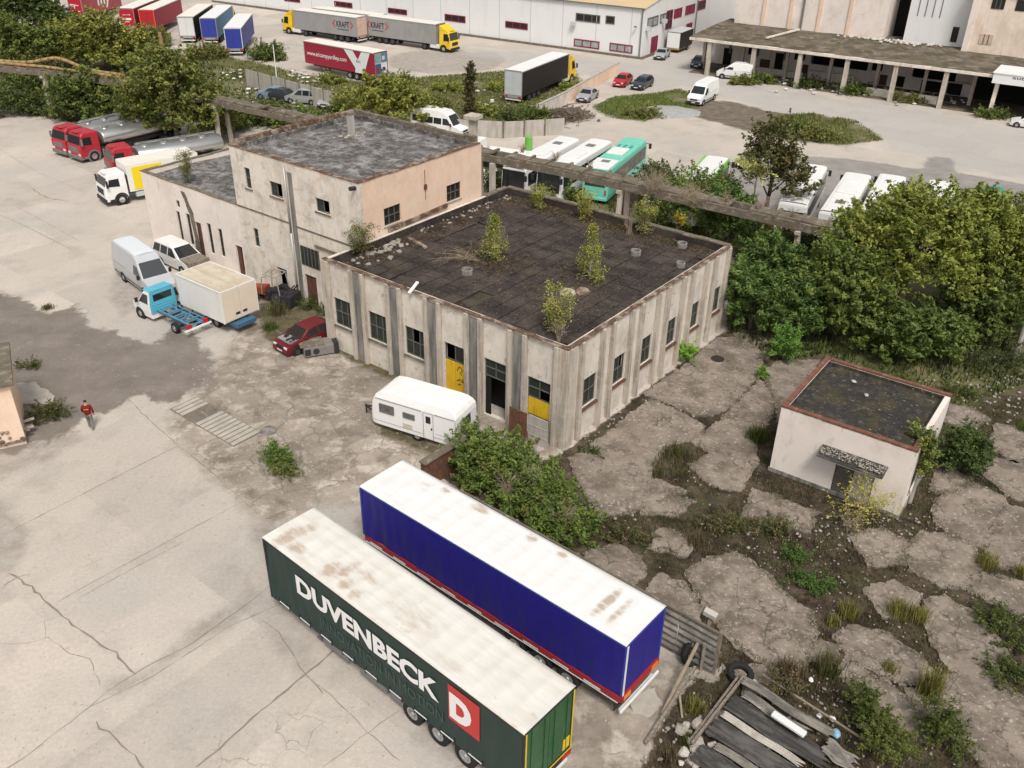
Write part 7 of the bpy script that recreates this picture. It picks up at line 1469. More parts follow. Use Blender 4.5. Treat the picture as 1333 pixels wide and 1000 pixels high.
def crown_points(q, blobs, nclump, per, cr, shell=.55, upw=.45):
    """leaf positions grouped in clumps spread near the surface of several lobes; returns points and clump ids"""
    vol = np.array([b[3] * b[4] * b[5] for b in blobs]) ** .75; pr = vol / vol.sum(); k = q.choice(len(blobs), nclump, p=pr); B = np.array(blobs)[k]
    d = q.normal(size=(nclump, 3)); d /= np.linalg.norm(d, axis=1)[:, None]; d[:, 2] = np.where(d[:, 2] < -.55, -d[:, 2], d[:, 2])
    lump = 1 + .30 * np.sin(d[:, 0] * 4.1 + k * 1.7) * np.sin(d[:, 1] * 4.7 + d[:, 2] * 3.9 + k) + .14 * np.sin(d[:, 0] * 9 + d[:, 2] * 8)
    r = (lump * (shell + (1.06 - shell) * q.random(nclump) ** .6))[:, None]; Cc = B[:, :3] + d * r * B[:, 3:]
    ids = np.repeat(np.arange(nclump), per); sh = d * np.array([1, 1, .55]) + q.normal(0, .35, d.shape) + np.array([0, 0, upw]); sh /= np.linalg.norm(sh, axis=1)[:, None]
    ln = cr * q.uniform(1.4, 4.4, nclump); tt = q.uniform(-.75, 1, len(ids)); taper = (1.05 - .8 * np.clip(tt, 0, 1))[:, None]
    off = sh[ids] * (ln[ids] * tt)[:, None] + q.normal(size=(len(ids), 3)) * cr * .55 * taper; off[:, 2] -= .12 * cr * np.abs(tt)
    return Cc[ids] + off, ids, Cc
def tree(name, lab, cat, base, blobs, nclump, per, cr, leaf, pal, trunk=.18, seed=0, grp=None, bark='bark', rz=0.0, trunk_top=None, limbs=7, asp=.5, wpal=None, shell=.55):
    q = np.random.default_rng(seed); t = thing(name, lab, cat, (base[0], base[1], base[2] if len(base) > 2 else 0), 0, grp)
    P, ids, Cc = crown_points(q, blobs, nclump, per, cr, shell); keep = P[:, 2] > .03; P, ids = P[keep], ids[keep]
    pal = np.array(pal); w_ = q.choice(len(pal), len(Cc), p=wpal); w2 = q.choice(len(pal), len(Cc), p=wpal); f = q.random(len(Cc))[:, None]; ct = pal[w_] * f + pal[w2] * (1 - f)
    ct = ct * .6 + ct.mean(0) * .4; ct = ct * q.uniform(.85, 1.2, (len(Cc), 1)); tint = np.clip(ct[ids] * q.uniform(.85, 1.18, (len(ids), 1)) * (LEAFK * (.62 if name == 'weed_bush' else 1.08)), 0.004, .8); V, F_, T = leaf_cards(P, leaf, tint, q, asp=asp)
    link('crown', raw_mesh('crown', V, F_, 'leaf', T), t)
    if trunk:
        top = trunk_top or max(b[2] for b in blobs); mb = MB(); bx = np.mean([b[0] for b in blobs]); by = np.mean([b[1] for b in blobs])
        pts = [(0, 0, -.1), (bx * .15, by * .1, top * .35), (bx * .4, by * .45, top * .7), (bx * .7, by * .7, top)]; mb.tube(pts, trunk, 9, r2=trunk * .4)
        for k in q.choice(len(Cc), min(limbs, len(Cc)), replace=False):
            s_ = q.uniform(.3, .85); st = np.array([bx * s_ * .6, by * s_ * .6, top * s_]); e = Cc[k]; m_ = (st + e) / 2 + np.array([0, 0, .12 * abs(e[2] - st[2]) - .1]); mb.tube([tuple(st), tuple(m_), tuple(e)], trunk * .38, 6, r2=trunk * .1)
        mb.build('trunk', bark, t, smooth=True)
    return t
LEAFK = 2.15
YG = [(.128, .140, .028), (.094, .114, .024), (.056, .075, .019), (.170, .165, .040)]
MG = [(.052, .074, .018), (.078, .100, .024), (.030, .045, .014), (.10, .115, .03)]
DG = [(.034, .050, .016), (.048, .066, .019), (.026, .036, .012), (.07, .08, .022)]
BR = [(.055, .050, .018), (.075, .070, .024), (.040, .042, .016), (.10, .075, .03)]
OL = [(.085, .090, .025), (.060, .070, .020), (.12, .115, .035)]
def gb(px, py): g = G(px, py); return (g[0], g[1], 0)
# big thicket right of the hall
tree('broadleaf_tree', 'biggest yellow-green tree, its wide crown filling the thicket above the shed', 'tree', gb(1165, 425), [(0, 0, 5.6, 3.6, 3.4, 3.2), (-2.2, .5, 4.6, 2.8, 2.8, 2.8), (2.6, .6, 5.0, 3.0, 2.8, 3.0), (.4, 1.4, 7.2, 2.6, 2.4, 2.0), (-2.9, 1.0, 6.2, 2.1, 1.9, 1.7), (-1.2, .6, 8.0, 1.3, 1.2, 1.0)], 620, 49, 0.30, 0.156, YG, .3, 1, wpal=[.36, .34, .2, .1])
tree('broadleaf_tree', 'yellow-green tree at the right edge of the thicket, beside the pole', 'tree', gb(1255, 415), [(0, 0, 5.0, 3.2, 3.0, 3.0), (1.8, .2, 4.4, 2.4, 2.4, 2.4), (-.6, 1.0, 6.6, 2.4, 2.2, 1.8)], 460, 48, 0.30, 0.156, YG, .26, 2, wpal=[.3, .36, .26, .08])
tree('broadleaf_tree', 'mid green tree standing low between the big tree and the hall-side shrubs', 'tree', gb(1085, 440), [(0, 0, 3.2, 2.6, 2.4, 2.6), (1.2, -.6, 2.2, 2.2, 2.0, 2.0), (.2, .8, 4.6, 2.0, 1.8, 1.6)], 360, 48, 0.27, 0.156, [YG[1], YG[2], MG[0], MG[1]], .2, 3)
tree('broadleaf_tree', 'dark leafy shrub tree low in the thicket directly behind the shed', 'tree', gb(1190, 470), [(0, 0, 1.8, 2.4, 1.6, 1.8), (-1.8, .2, 1.4, 1.8, 1.4, 1.4), (1.8, .3, 1.4, 1.6, 1.4, 1.4)], 260, 48, 0.24, 0.150, [YG[2], MG[0], DG[1], MG[1]], .12, 4)
tree('broadleaf_tree', 'dark shrub tree at the far right below the utility pole', 'tree', gb(1310, 430), [(0, 0, 2.4, 2.4, 2.0, 2.4), (1.8, .6, 3.4, 2.4, 2.0, 2.2)], 240, 44, 0.27, 0.150, [DG[1], DG[3], BR[1], MG[0]], .16, 5)
tree('broadleaf_tree', 'olive tree closing the thicket at the right edge of the view', 'tree', gb(1300, 405), [(0, 0, 4.2, 3.0, 2.6, 2.8), (1.6, .4, 5.6, 2.2, 2.0, 1.8), (-1.6, -.4, 2.6, 2.2, 1.8, 2.0)], 420, 46, .30, .156, [OL[0], OL[1], YG[1], BR[1]], .2, 6)
tree('broadleaf_tree', 'low dark olive shrub tree between the two right hand poles', 'tree', gb(1275, 445), [(0, 0, 2.0, 2.2, 1.8, 2.0), (-1.4, .3, 1.6, 1.6, 1.4, 1.4)], 260, 46, .28, .15, [YG[2], MG[0], OL[1]], .12, 7)
for k, (px, py, h, r, lab) in enumerate(((975, 432, 4.4, 2.0, 'bushy fresh green tree-of-heaven at the right hand corner of the hall'), (1020, 440, 4.0, 1.9, 'fresh green tree-of-heaven between the hall corner and the olive trees'), (1000, 405, 5.2, 2.0, 'tallest fresh green tree-of-heaven behind the hall corner'), (945, 330, 5.2, 2.1, 'fresh green tree-of-heaven crowding the back parapet of the hall'))):
    tree('tree_of_heaven', lab, 'tree', gb(px, py), [(0, 0, h * .62, r, r * .9, h * .36), (.7, -.2, h * .42, r * .8, r * .7, h * .3), (-.6, .3, h * .8, r * .6, r * .6, h * .2)], 229, 48, 0.22, 0.188, [(.045, .078, .020), (.068, .105, .027), (.028, .048, .015), (.09, .125, .033)], .12, 20 + k, asp=.26)
tree('tree_of_heaven', 'small fresh green sapling at the thicket edge nearest the shed roof', 'sapling', gb(1018, 470), [(0, 0, 1.2, .75, .7, .9), (.2, -.2, .7, .6, .6, .5)], 60, 50, .2, .12, [(.07, .13, .03), (.10, .17, .035), (.05, .1, .02)], .05, 30, asp=.26)
tree('tree_of_heaven', 'tiny bright green seedling growing against the hall side wall', 'sapling', gb(895, 470), [(0, 0, .55, .5, .45, .5)], 26, 46, .16, .11, [(.13, .22, .03), (.09, .17, .025)], .03, 31, asp=.26)
tree('tree_of_heaven', 'tiny green seedling alone on the broken paving by the thicket', 'sapling', gb(991, 492), [(0, 0, .35, .32, .3, .35)], 14, 40, .12, .09, [(.10, .16, .03), (.07, .12, .025)], .02, 32, asp=.26)
for k, (px, py, r, h, lab) in enumerate(((885, 300, 2.4, 4.2, 'green shrub behind the middle of the hall back parapet'), (915, 292, 2.4, 4.4, 'green shrub behind the right part of the hall back parapet'), (850, 268, 1.8, 3.4, 'dull green shrub under the brambles behind the hall'), (1045, 372, 2.6, 3.4, 'dark shrub under the trestle end beside the olive tree'), (1010, 350, 2.0, 3.0, 'rusty tinged shrub under the trestle behind the hall'), (1120, 345, 2.6, 3.6, 'olive shrub behind the trestle end'))):
    tree('shrub', lab, 'shrub', gb(px, py), [(0, 0, h * .5, r, r * .8, h * .45), (r * .5, .2, h * .6, r * .6, r * .6, h * .3)], 150, 50, .34, .13, MG if k < 2 else (BR if k in (4,) else DG), .08, 40 + k)
tree('broadleaf_tree', 'reddish brown leafed tree standing in front of the parked white buses', 'tree', gb(992, 298), [(0, 0, 5.4, 2.2, 2.0, 2.0), (-.6, .2, 7.2, 1.9, 1.7, 1.5), (1.4, 0, 5.0, 1.9, 1.7, 1.5), (.2, .3, 8.3, 1.3, 1.2, .8), (2.4, -.4, 3.9, 1.4, 1.3, 1.0)], 229, 36, 0.26, 0.156, BR + [MG[2]], .2, 50, limbs=14)
tree('shrub', 'pale yellow leafed bush hanging over the trestle below the brown tree', 'shrub', gb(975, 300), [(0, 0, 5.2, .9, .8, .5), (-.8, .2, 5.7, .7, .6, .45), (.3, .2, 6.7, .4, .4, .4)], 40, 44, .24, .13, [(.50, .40, .14), (.60, .50, .22), (.42, .33, .08)], .05, 51)
tree('shrub', 'small yellow sapling poking above the hall back parapet', 'sapling', (*W3(13.9, 18.6)[:2], 0), [(0, 0, 6.5, .34, .3, .36)], 14, 34, .10, .07, [(.20, .15, .01), (.16, .14, .012)], .04, 52, trunk_top=6.3)
# plants on the hall roof
def birch(lab, u, v, h, r, seed, pal, dens=1.0, cone=True, bark='bark_birch', leaf=.055):
    q = np.random.default_rng(seed); t = thing('birch_tree' if cone else 'roof_sapling', lab, 'sapling', W3(u, v, RZ + .05)); n = int(90 * dens); z = q.uniform(.08, 1, n) * h if cone else q.beta(2, 1.6, n) * h
    rr = r * (1 - (z / h) ** 1.3) * q.uniform(.25, 1.05, n) if cone else r * q.uniform(.2, 1, n) * (.4 + .6 * z / h); a = q.uniform(0, 6.28, n); Cc = np.c_[rr * np.cos(a), rr * np.sin(a), z]
    ids = np.repeat(np.arange(n), 34); P = Cc[ids] + q.normal(size=(len(ids), 3)) * np.array([.13, .13, .14]); pal = np.array(pal); tint = pal[q.integers(0, len(pal), n)][ids] * q.uniform(.7, 1.3, (len(ids), 1)) * 1.9; V, F_, T = leaf_cards(P, leaf, tint, q); link('crown', raw_mesh('crown', V, F_, 'leaf', T), t)
    mb = MB(); mb.tube([(0, 0, -.05), (.03, 0, h * .5), (0, 0, h * (.96 if cone else .7))], .05, 8, r2=.012)
    for k in range(0, n, 2): s0 = z[k] * (.72 if cone else .35); mb.tube([(0, 0, s0), tuple(Cc[k])], .014, 5, r2=.005)
    mb.build('trunk', bark, t, smooth=True); return t
BP = [(.16, .17, .03), (.20, .20, .045), (.11, .13, .03)]
birch('slender cone shaped birch standing alone in the middle of the hall roof', 13.56, 8.67, 3.3, 1.05, 60, BP, 1.2)
birch('bushy birch left of the middle of the hall roof among fallen dry twigs', 7.2, 7.56, 2.7, 1.0, 61, BP, 1.0)
birch('loose sapling with bare lower twigs at the front corner of the hall roof', 16.1, 1.75, 2.7, 1.0, 62, BP + [(.22, .19, .09)], .9, False, 'twig')
birch('thin sapling at the back left of the hall roof by the parapet', 3.9, 16.6, 1.7, .65, 63, BP, .5, False, 'twig')
birch('yellowish sapling on the hall roof in front of the mint bus', 7.7, 16.8, 2.1, .8, 64, BP + [(.25, .22, .04)], .6, False, 'twig')
birch('pale dry sapling with bare twigs at the back parapet right of centre', 12.2, 17.2, 2.5, .95, 65, BP + [(.20, .18, .10)], .6, False, 'twig')
birch('wispy sapling at the front left corner of the hall roof by the pale tower wall', .7, 2.6, 2.0, 1.2, 66, OL, .8, False, 'twig')
def twigs(lab, place, L, n, seed, h=1.4, lean_=(0, 0), mat='twig', name='dry_bush', spread=.8, cat='dry bush'):
    q = np.random.default_rng(seed); mb = MB()
    for k in range(n):
        a = q.uniform(0, 6.28); l = L * q.uniform(.4, 1); e = np.array([lean_[0] * l + spread * l * .6 * math.cos(a), lean_[1] * l + spread * l * .6 * math.sin(a), h * q.uniform(.3, 1)]); m_ = e * .5 + np.array([0, 0, .18 * h]); st = q.normal(0, .12 * spread, 3); st[2] = 0
        mb.tube([tuple(st), tuple(m_), tuple(e)], .014, 4, r2=.004)
        for j in range(3): f = m_ + (e - m_) * q.uniform(.1, .9); mb.tube([tuple(f), tuple(f + q.normal(0, .22 * L * .5, 3))], .006, 3)
    o = mb.build(name, mat); o.location = place; return tag(o, lab, cat)
twigs('fallen dry branches spread on the hall roof left of the bushy birch', W3(6.6, 6.6, RZ + .05), 2.6, 26, 70, .9, (-.75, -.35)); twigs('upright dry twigs behind the bushy birch on the hall roof', W3(6.6, 8.6, RZ), 1.6, 22, 71, 2.6); twigs('bare bush by the back parapet of the hall roof', W3(11.4, 16.6, RZ), 1.4, 24, 72, 2.3); twigs('low dry stalks at the front corner of the hall roof', W3(16.6, 1.2, RZ), 1.2, 22, 73, 1.3)
twigs('tangle of dry brambles on the trestle behind the hall', (*G(850, 250, 5)[:2], 4.9), 3.2, 80, 74, 2.0); twigs('dry bramble tangle trailing off the trestle towards the lime bus', (*G(900, 262, 5)[:2], 4.6), 3.0, 70, 75, 1.6); twigs('dark bramble mass below the trestle beside the mint bus', (*G(815, 270, 2)[:2], .2), 3.0, 70, 76, 4.6, mat='bark')
q9 = random.Random(90)
for k in range(9): twigs(['dry weeds rooted in the trestle deck'][0], (*G(680 + 44 * k, 200 + 10.6 * k, 5.0)[:2], 5.08), 1.2, 26, 400 + k, .9, name='deck_weeds', cat='weeds')
for o in [o for o in bpy.data.objects if o.name.startswith('deck_weeds')]: o['group'] = 'dry weeds along the trestle deck'
# shrubs on the annex roof
birch('small olive sapling on the annex roof edge', 240 * 0 - 20.2, 4.6, 2.2, .8, 77, OL, .7, False, 'twig')
# ivy mound beside the blue trailer
iv = []; q0 = np.random.default_rng(80); c0 = G(690, 660)
for px, py, r, h in ((625, 590, 1.5, 1.5), (660, 600, 1.5, 1.55), (645, 625, 1.4, 1.5), (690, 630, 1.5, 1.45), (690, 660, 1.2, 1.25), (720, 655, 1.4, 1.3), (735, 685, 1.2, 1.1), (760, 690, 1.0, .85), (615, 605, 1.1, 1.6), (715, 690, .9, .9)):
    g = G(px, py, h * .4); iv.append((g[0] - c0[0], g[1] - c0[1], h * .42, r, r, h * .72))
tree('climber_mound', 'large mound of green climbers and bramble between the blue trailer and the hall', 'shrub', (c0[0], c0[1], 0), iv, 470, 56, .22, .095, [(.072, .100, .020), (.052, .078, .018), (.030, .048, .013), (.090, .115, .026), (.08, .068, .024)], 0, 81, wpal=[.3, .3, .16, .14, .1], shell=.5)
for k, (px, py) in enumerate(((640, 595), (690, 630), (735, 680), (660, 640))): twigs(['dry stems sticking out of the climber mound nearest the caravan', 'dry stems in the middle of the climber mound', 'dry stems at the far end of the climber mound by the slabs', 'dry stems on the trailer side of the climber mound'][k], (*G(px, py, .8)[:2], .5), 1.5, 34, 500 + k, 1.5)
tree('round_bush', 'dense dark round bush against the right wall of the shed', 'bush', gb(1248, 612), [(0, 0, .95, .95, .9, 1.0), (.1, .3, 1.5, .7, .7, .6)], 190, 60, .20, .075, [DG[1], DG[0], MG[0], DG[2]], .06, 82)
tree('climber', 'green creeper hanging over the right parapet of the shed', 'creeper', (*at_frame((13.39, 38.19), -35.6)(6.45, 1.4)[:2], 0), [(0, 0, 3.9, .35, .9, .35), (.15, -.3, 3.3, .3, .6, .8), (.15, -.4, 2.4, .25, .4, .7)], 70, 50, .14, .07, MG + [YG[0]], .03, 83, trunk_top=3.4)
tree('sapling', 'wispy yellow-green sapling growing in front of the shed door', 'sapling', gb(1115, 678), [(0, 0, 1.5, .95, .7, .9), (-.5, -.3, .8, .9, .7, .5), (.7, -.3, .9, .8, .6, .6)], 62, 24, .18, .055, [(.20, .19, .04), (.14, .15, .035), (.24, .20, .06)], .05, 84, limbs=26, bark='twig')
twigs('dry brushwood under the yellow sapling by the shed', tuple(G(1105, 690)), 1.5, 40, 85, .9)
# weed clumps (each its own plant)
def blades(q, n, r, h, pal, w_=.012, lean_=.5):
    b = np.c_[q.normal(0, r * .5, (n, 2)), np.zeros(n)]; d = q.normal(size=(n, 2)); d /= np.linalg.norm(d, axis=1)[:, None]; L = h * q.uniform(.45, 1.1, n); k = q.uniform(.1, 1, n) * lean_
    mid = b + np.c_[d * (L * k * .35)[:, None], L * .6]; tip = b + np.c_[d * (L * k)[:, None], L * (1 - .25 * k)]; sd_ = np.c_[-d[:, 1], d[:, 0], np.zeros(n)] * w_
    V = np.stack([b - sd_, b + sd_, mid + sd_ * .8, mid - sd_ * .8, tip + sd_ * .15, tip - sd_ * .15], 1).reshape(-1, 3); i = np.arange(n)[:, None] * 6; F_ = np.r_[i + np.array([0, 1, 2, 3]), i + np.array([3, 2, 4, 5])]
    pal = np.array(pal); return V, F_, np.repeat(pal[q.integers(0, len(pal), n)] * q.uniform(.7, 1.3, (n, 1)), 6, 0)
GY = [(.22, .21, .05), (.17, .17, .045), (.26, .23, .08)]; GG = [(.08, .11, .025), (.11, .14, .03), (.06, .085, .02)]; GD = [(.16, .12, .07), (.20, .15, .09), (.12, .09, .055)]
for k, (px, py, r, h, pal, n, lab) in enumerate((
 (1103, 800, .35, .75, GY, 260, 'upright yellow grass clump between the cracked slabs, upper of two'), (1085, 812, .25, .5, GY, 160, 'small yellow grass clump just below the taller one between slabs'), (1170, 800, .45, .8, GY, 320, 'yellow-green grass clump left of the slab gap right of centre'), (1195, 806, .4, .7, GY, 260, 'yellow-green grass clump right of its twin by the slab gap'),
 (1283, 736, .4, .75, GY, 300, 'yellow grass clump between two slabs at the right edge'), (1330, 748, .35, .6, GY, 200, 'straw coloured grass clump cut by the right edge of the view'), (1207, 905, .4, 1.5, GY, 320, 'tall yellow stalked weed above the green bush at bottom right'), (1158, 872, .3, .4, GY, 160, 'low yellow weed on the slab edge at bottom right'),
 (985, 572, .5, .9, GG, 360, 'dark green weed clump in the gap left of the shed'), (880, 592, .55, .6, GD + GG, 420, 'brown dry weed patch in the paving hole beside the hall'), (905, 705, .5, .6, GD, 300, 'dry brown grass clump in the soil right of the ivy'), (1075, 875, .5, .9, GD + GG, 380, 'dry brown weed clump above the collapsed roof sheets'), (1025, 880, .5, .8, GD, 380, 'straw coloured weeds left of the collapsed roof sheets'), (930, 865, .3, .5, GD, 200, 'dry grass tuft behind the leaning posts'), (905, 925, .35, .6, GY, 240, 'yellow-green weed beside the pale timber rail'), (870, 985, .3, .5, GD, 220, 'orange-brown dry weed at the bottom beside the rubble'), (895, 965, .3, .35, GG, 200, 'low green weed above the rubble chunks'),
 (362, 408, .6, .9, GD + GG, 420, 'tall dry weeds in front of the red wreck'), (352, 428, .5, .5, GG, 300, 'green grass clump left of the red wreck bumper'), (385, 395, .6, .7, GG, 380, 'green weeds by the brown doors of the tall block'), (486, 668, .25, .3, GG, 120, 'small weed at the front end of the blue trailer'), (1335, 560, .5, .6, GG, 260, 'weed clump at the right edge among debris'), (62, 402, .4, .35, GD + GG, 240, 'low weeds on the kerb of the dark asphalt'))):
    q = np.random.default_rng(100 + k); V, F_, T = blades(q, n, r, h, pal, .014); o = tag(link('weed_clump', raw_mesh('weed_clump', V, F_, 'leaf', T)), lab, 'weeds'); o.location = (*G(px, py)[:2], -.02)
for k, (px, py, bl, n, pal, lab) in enumerate((
 (362, 603, [(0, 0, .45, .75, .7, .55), (.4, -.3, .3, .6, .55, .35)], 120, [(.08, .14, .02), (.11, .17, .03), (.06, .10, .02)], 'bright green weed bush growing through the yard concrete'), (360, 618, [(.3, 0, .2, .8, .4, .25)], 50, [(.12, .14, .04), (.16, .15, .05)], 'dry yellow-green skirt of weeds below the bright yard bush'),
 (1065, 768, [(0, 0, .2, .65, .5, .25), (-.5, .5, .2, .5, .45, .22)], 80, [(.055, .100, .022), (.075, .125, .03)], 'low bright green weed patch left of the shed sapling slabs'), (1035, 728, [(0, 0, .2, .6, .4, .25)], 60, [(.055, .100, .022), (.075, .125, .03)], 'low green weed patch below the shed corner'),
 (1120, 935, [(0, 0, .7, .6, .55, .7), (.2, -.4, .5, .6, .5, .5)], 130, MG + [YG[1]], 'green bush left of its twin in the bottom right corner'), (1155, 985, [(0, 0, .7, .8, .7, .7), (-.4, .2, .9, .5, .5, .5)], 150, [YG[1], MG[1], MG[3]], 'bright green bush at the bottom edge right of the roof sheets'), (1215, 955, [(0, 0, .7, .55, .6, .75), (.3, -.5, .5, .7, .6, .5)], 150, MG + [YG[1]], 'green bush with tall stalks in the bottom right corner'),
 (1330, 830, [(0, 0, .15, 1.3, 1.0, .2), (-.6, .8, .15, .9, .7, .2)], 170, MG, 'low dark green creeping bush at the right edge'), (1310, 880, [(0, 0, .15, .9, .7, .2)], 90, MG, 'low green creeper below the dark one at the right edge'), (60, 545, [(0, 0, .3, .9, .7, .4), (.5, .3, .3, .6, .5, .3)], 130, [OL[1], DG[3], BR[1], OL[0]], 'brownish weed bush against the peach hut'), (40, 478, [(0, 0, .15, .7, .4, .2)], 40, OL, 'low weeds behind the peach hut'),
 (405, 402, [(0, 0, .3, .8, .5, .35), (1.2, -.8, .2, .6, .4, .25)], 90, MG, 'green weeds at the foot of the tall block doors'), (1290, 480, [(0, 0, .5, 1.5, .8, .6), (1.5, .3, .5, 1.0, .8, .5)], 130, DG, 'dark low bush below the pole in the thicket edge'), (1150, 500, [(0, 0, .35, 1.6, .6, .45), (-1.6, .6, .35, 1.2, .6, .4)], 160, [MG[0], MG[1], YG[1]], 'low fresh green weeds behind the shed roof edge'), (1245, 515, [(0, 0, .2, 1.2, .6, .28)], 90, MG, 'low mossy green weeds right behind the shed'),
 (820, 700, [(0, 0, .2, .9, .5, .25)], 70, [OL[1], MG[0], GD[0]], 'scruffy weeds past the end of the ivy mound'), (770, 590, [(0, 0, .1, .5, .2, .12)], 24, [OL[1], MG[0]], 'low weeds along the foot of the hall corner'), (945, 690, [(0, 0, .25, .9, .6, .3), (1.0, .2, .2, .7, .5, .25)], 110, [OL[0], MG[0], GD[0]], 'scruffy mixed weeds in the soil left of the shed front'), (1010, 690, [(0, 0, .25, .8, .5, .3)], 80, [MG[0], MG[1], GD[0]], 'green weeds in front of the left end of the shed'), (1020, 905, [(0, 0, .4, .7, .6, .4)], 60, [GD[0], OL[1], BR[0]], 'dark dry bush at the top of the collapsed roof sheets'))):
    tree('weed_bush', lab, 'bush', gb(px, py), bl, int(n * .62), 36, .13, .055, pal, 0, 200 + k)
# trees on the left
tree('broadleaf_tree', 'broad olive green tree overhanging the tanker trucks', 'tree', gb(232, 186), [(0, 0, 4.6, 4.4, 3.8, 3.8), (3.0, .6, 3.4, 3.2, 3.0, 3.0), (-3.2, -.6, 2.6, 2.6, 2.2, 2.2), (.3, .6, 7.0, 3.0, 2.6, 2.0), (4.4, .8, 1.8, 2.2, 1.6, 1.6), (-3.8, -.4, 4.6, 2.4, 2.2, 2.0)], 620, 43, 0.36, 0.213, OL + [MG[0], YG[1]], .3, 300)
tree('broadleaf_tree', 'yellow tinged tree beyond the trestle at the upper left', 'tree', gb(140, 92), [(0, 0, 3.6, 4.6, 3.6, 3.0), (-4.6, 0, 3.2, 3.4, 3.0, 2.8), (4.2, -.2, 2.8, 3.2, 2.8, 2.4), (-.5, .5, 5.6, 2.8, 2.4, 1.6)], 560, 40, 0.40, 0.237, [YG[0], OL[0], YG[3], OL[1]], .25, 301)
tree('broadleaf_tree', 'dark green tree under the trestle behind the leftmost tanker', 'tree', gb(125, 158), [(0, 0, 2.6, 3.6, 2.8, 2.6), (-3.0, .4, 2.2, 2.2, 2.0, 2.0), (3.0, .6, 2.2, 2.6, 2.2, 2.2)], 380, 41, 0.35, 0.213, MG + [DG[0], OL[1]], .22, 302)
tree('broadleaf_tree', 'bushy green tree at the left edge above the pipes', 'tree', gb(20, 98), [(0, 0, 4.0, 3.8, 3.4, 3.2), (3.6, .4, 3.2, 2.8, 2.4, 2.6), (-3.4, 0, 3.6, 2.8, 2.6, 2.6)], 420, 40, 0.37, 0.225, MG + [OL[0]], .25, 303)
tree('broadleaf_tree', 'dark tree at the top left in front of the parked cars', 'tree', gb(40, 48), [(0, 0, 4.2, 4.6, 3.6, 3.6), (-5.5, 0, 3.8, 4.0, 3.2, 3.2), (4.2, -.8, 2.6, 3.2, 2.6, 2.2)], 420, 36, 0.43, 0.275, DG + [MG[0]], .25, 304)
tree('shrub', 'dark green bush below the red scripted trailer', 'shrub', gb(85, 52), [(0, 0, 2.0, 3.4, 2.6, 1.9), (3.6, .4, 1.6, 2.6, 2.2, 1.5)], 240, 36, 0.36, 0.250, DG + [MG[0]], .12, 305)
for k, (px, py, r, h, pal, lab) in enumerate(((15, 148, 3.6, 2.6, DG, 'dark hedge bush beneath the pipes at the left edge'), (40, 130, 2.4, 3.2, MG, 'green bush hugging the leftmost trestle post'), (295, 168, 2.6, 3.0, MG, 'green bush under the trestle left of the tall block'), (350, 162, 2.6, 1.8, DG, 'dark low bush under the trestle behind the tall block'), (390, 168, 2.4, 1.6, MG, 'green low bush at the tall block back parapet'), (200, 60, 2.2, 2.2, OL, 'olive bush around the square brown stack'), (348, 78, 2.0, 1.8, MG, 'small dark bush by the thin white pole'), (270, 75, 2.4, 1.2, OL, 'low dry scrub behind the front blue trailer'))):
    tree('shrub', lab, 'shrub', gb(px, py), [(0, 0, h * .45, r, r * .7, h * .5), (r * .6, 0, h * .4, r * .6, r * .5, h * .4)], 160, 46, .4, .16, pal, .08, 310 + k)
tree('broadleaf_tree', 'yellow-green leafy tree behind the back parapet of the tall block', 'tree', gb(505, 172), [(0, 0, 3.2, 3.0, 2.4, 2.2), (-2.6, 0, 2.6, 2.4, 2.0, 1.8), (2.6, .2, 2.6, 2.4, 2.0, 2.0), (-.6, .3, 4.6, 1.8, 1.6, 1.1)], 329, 36, 0.30, 0.200, [YG[0], YG[1], OL[0], YG[3]], .15, 320)
tree('shrub', 'green shrub left of the yellow-green tree behind the tall block', 'shrub', gb(452, 162), [(0, 0, 1.3, 1.7, 1.4, 1.3)], 90, 46, .36, .15, MG + [YG[1]], .07, 321)
tree('cypress_tree', 'slim dark cypress standing behind the stub pillar', 'tree', gb(612, 158), [(0, 0, 1.6, .62, .62, 1.6), (0, 0, 3.6, .55, .55, 1.6), (.05, 0, 5.2, .36, .36, 1.2), (.08, 0, 6.4, .18, .18, .7)], 170, 60, .16, .10, [(.035, .045, .015), (.055, .055, .02), (.075, .055, .025)], .12, 322, bark='bark')
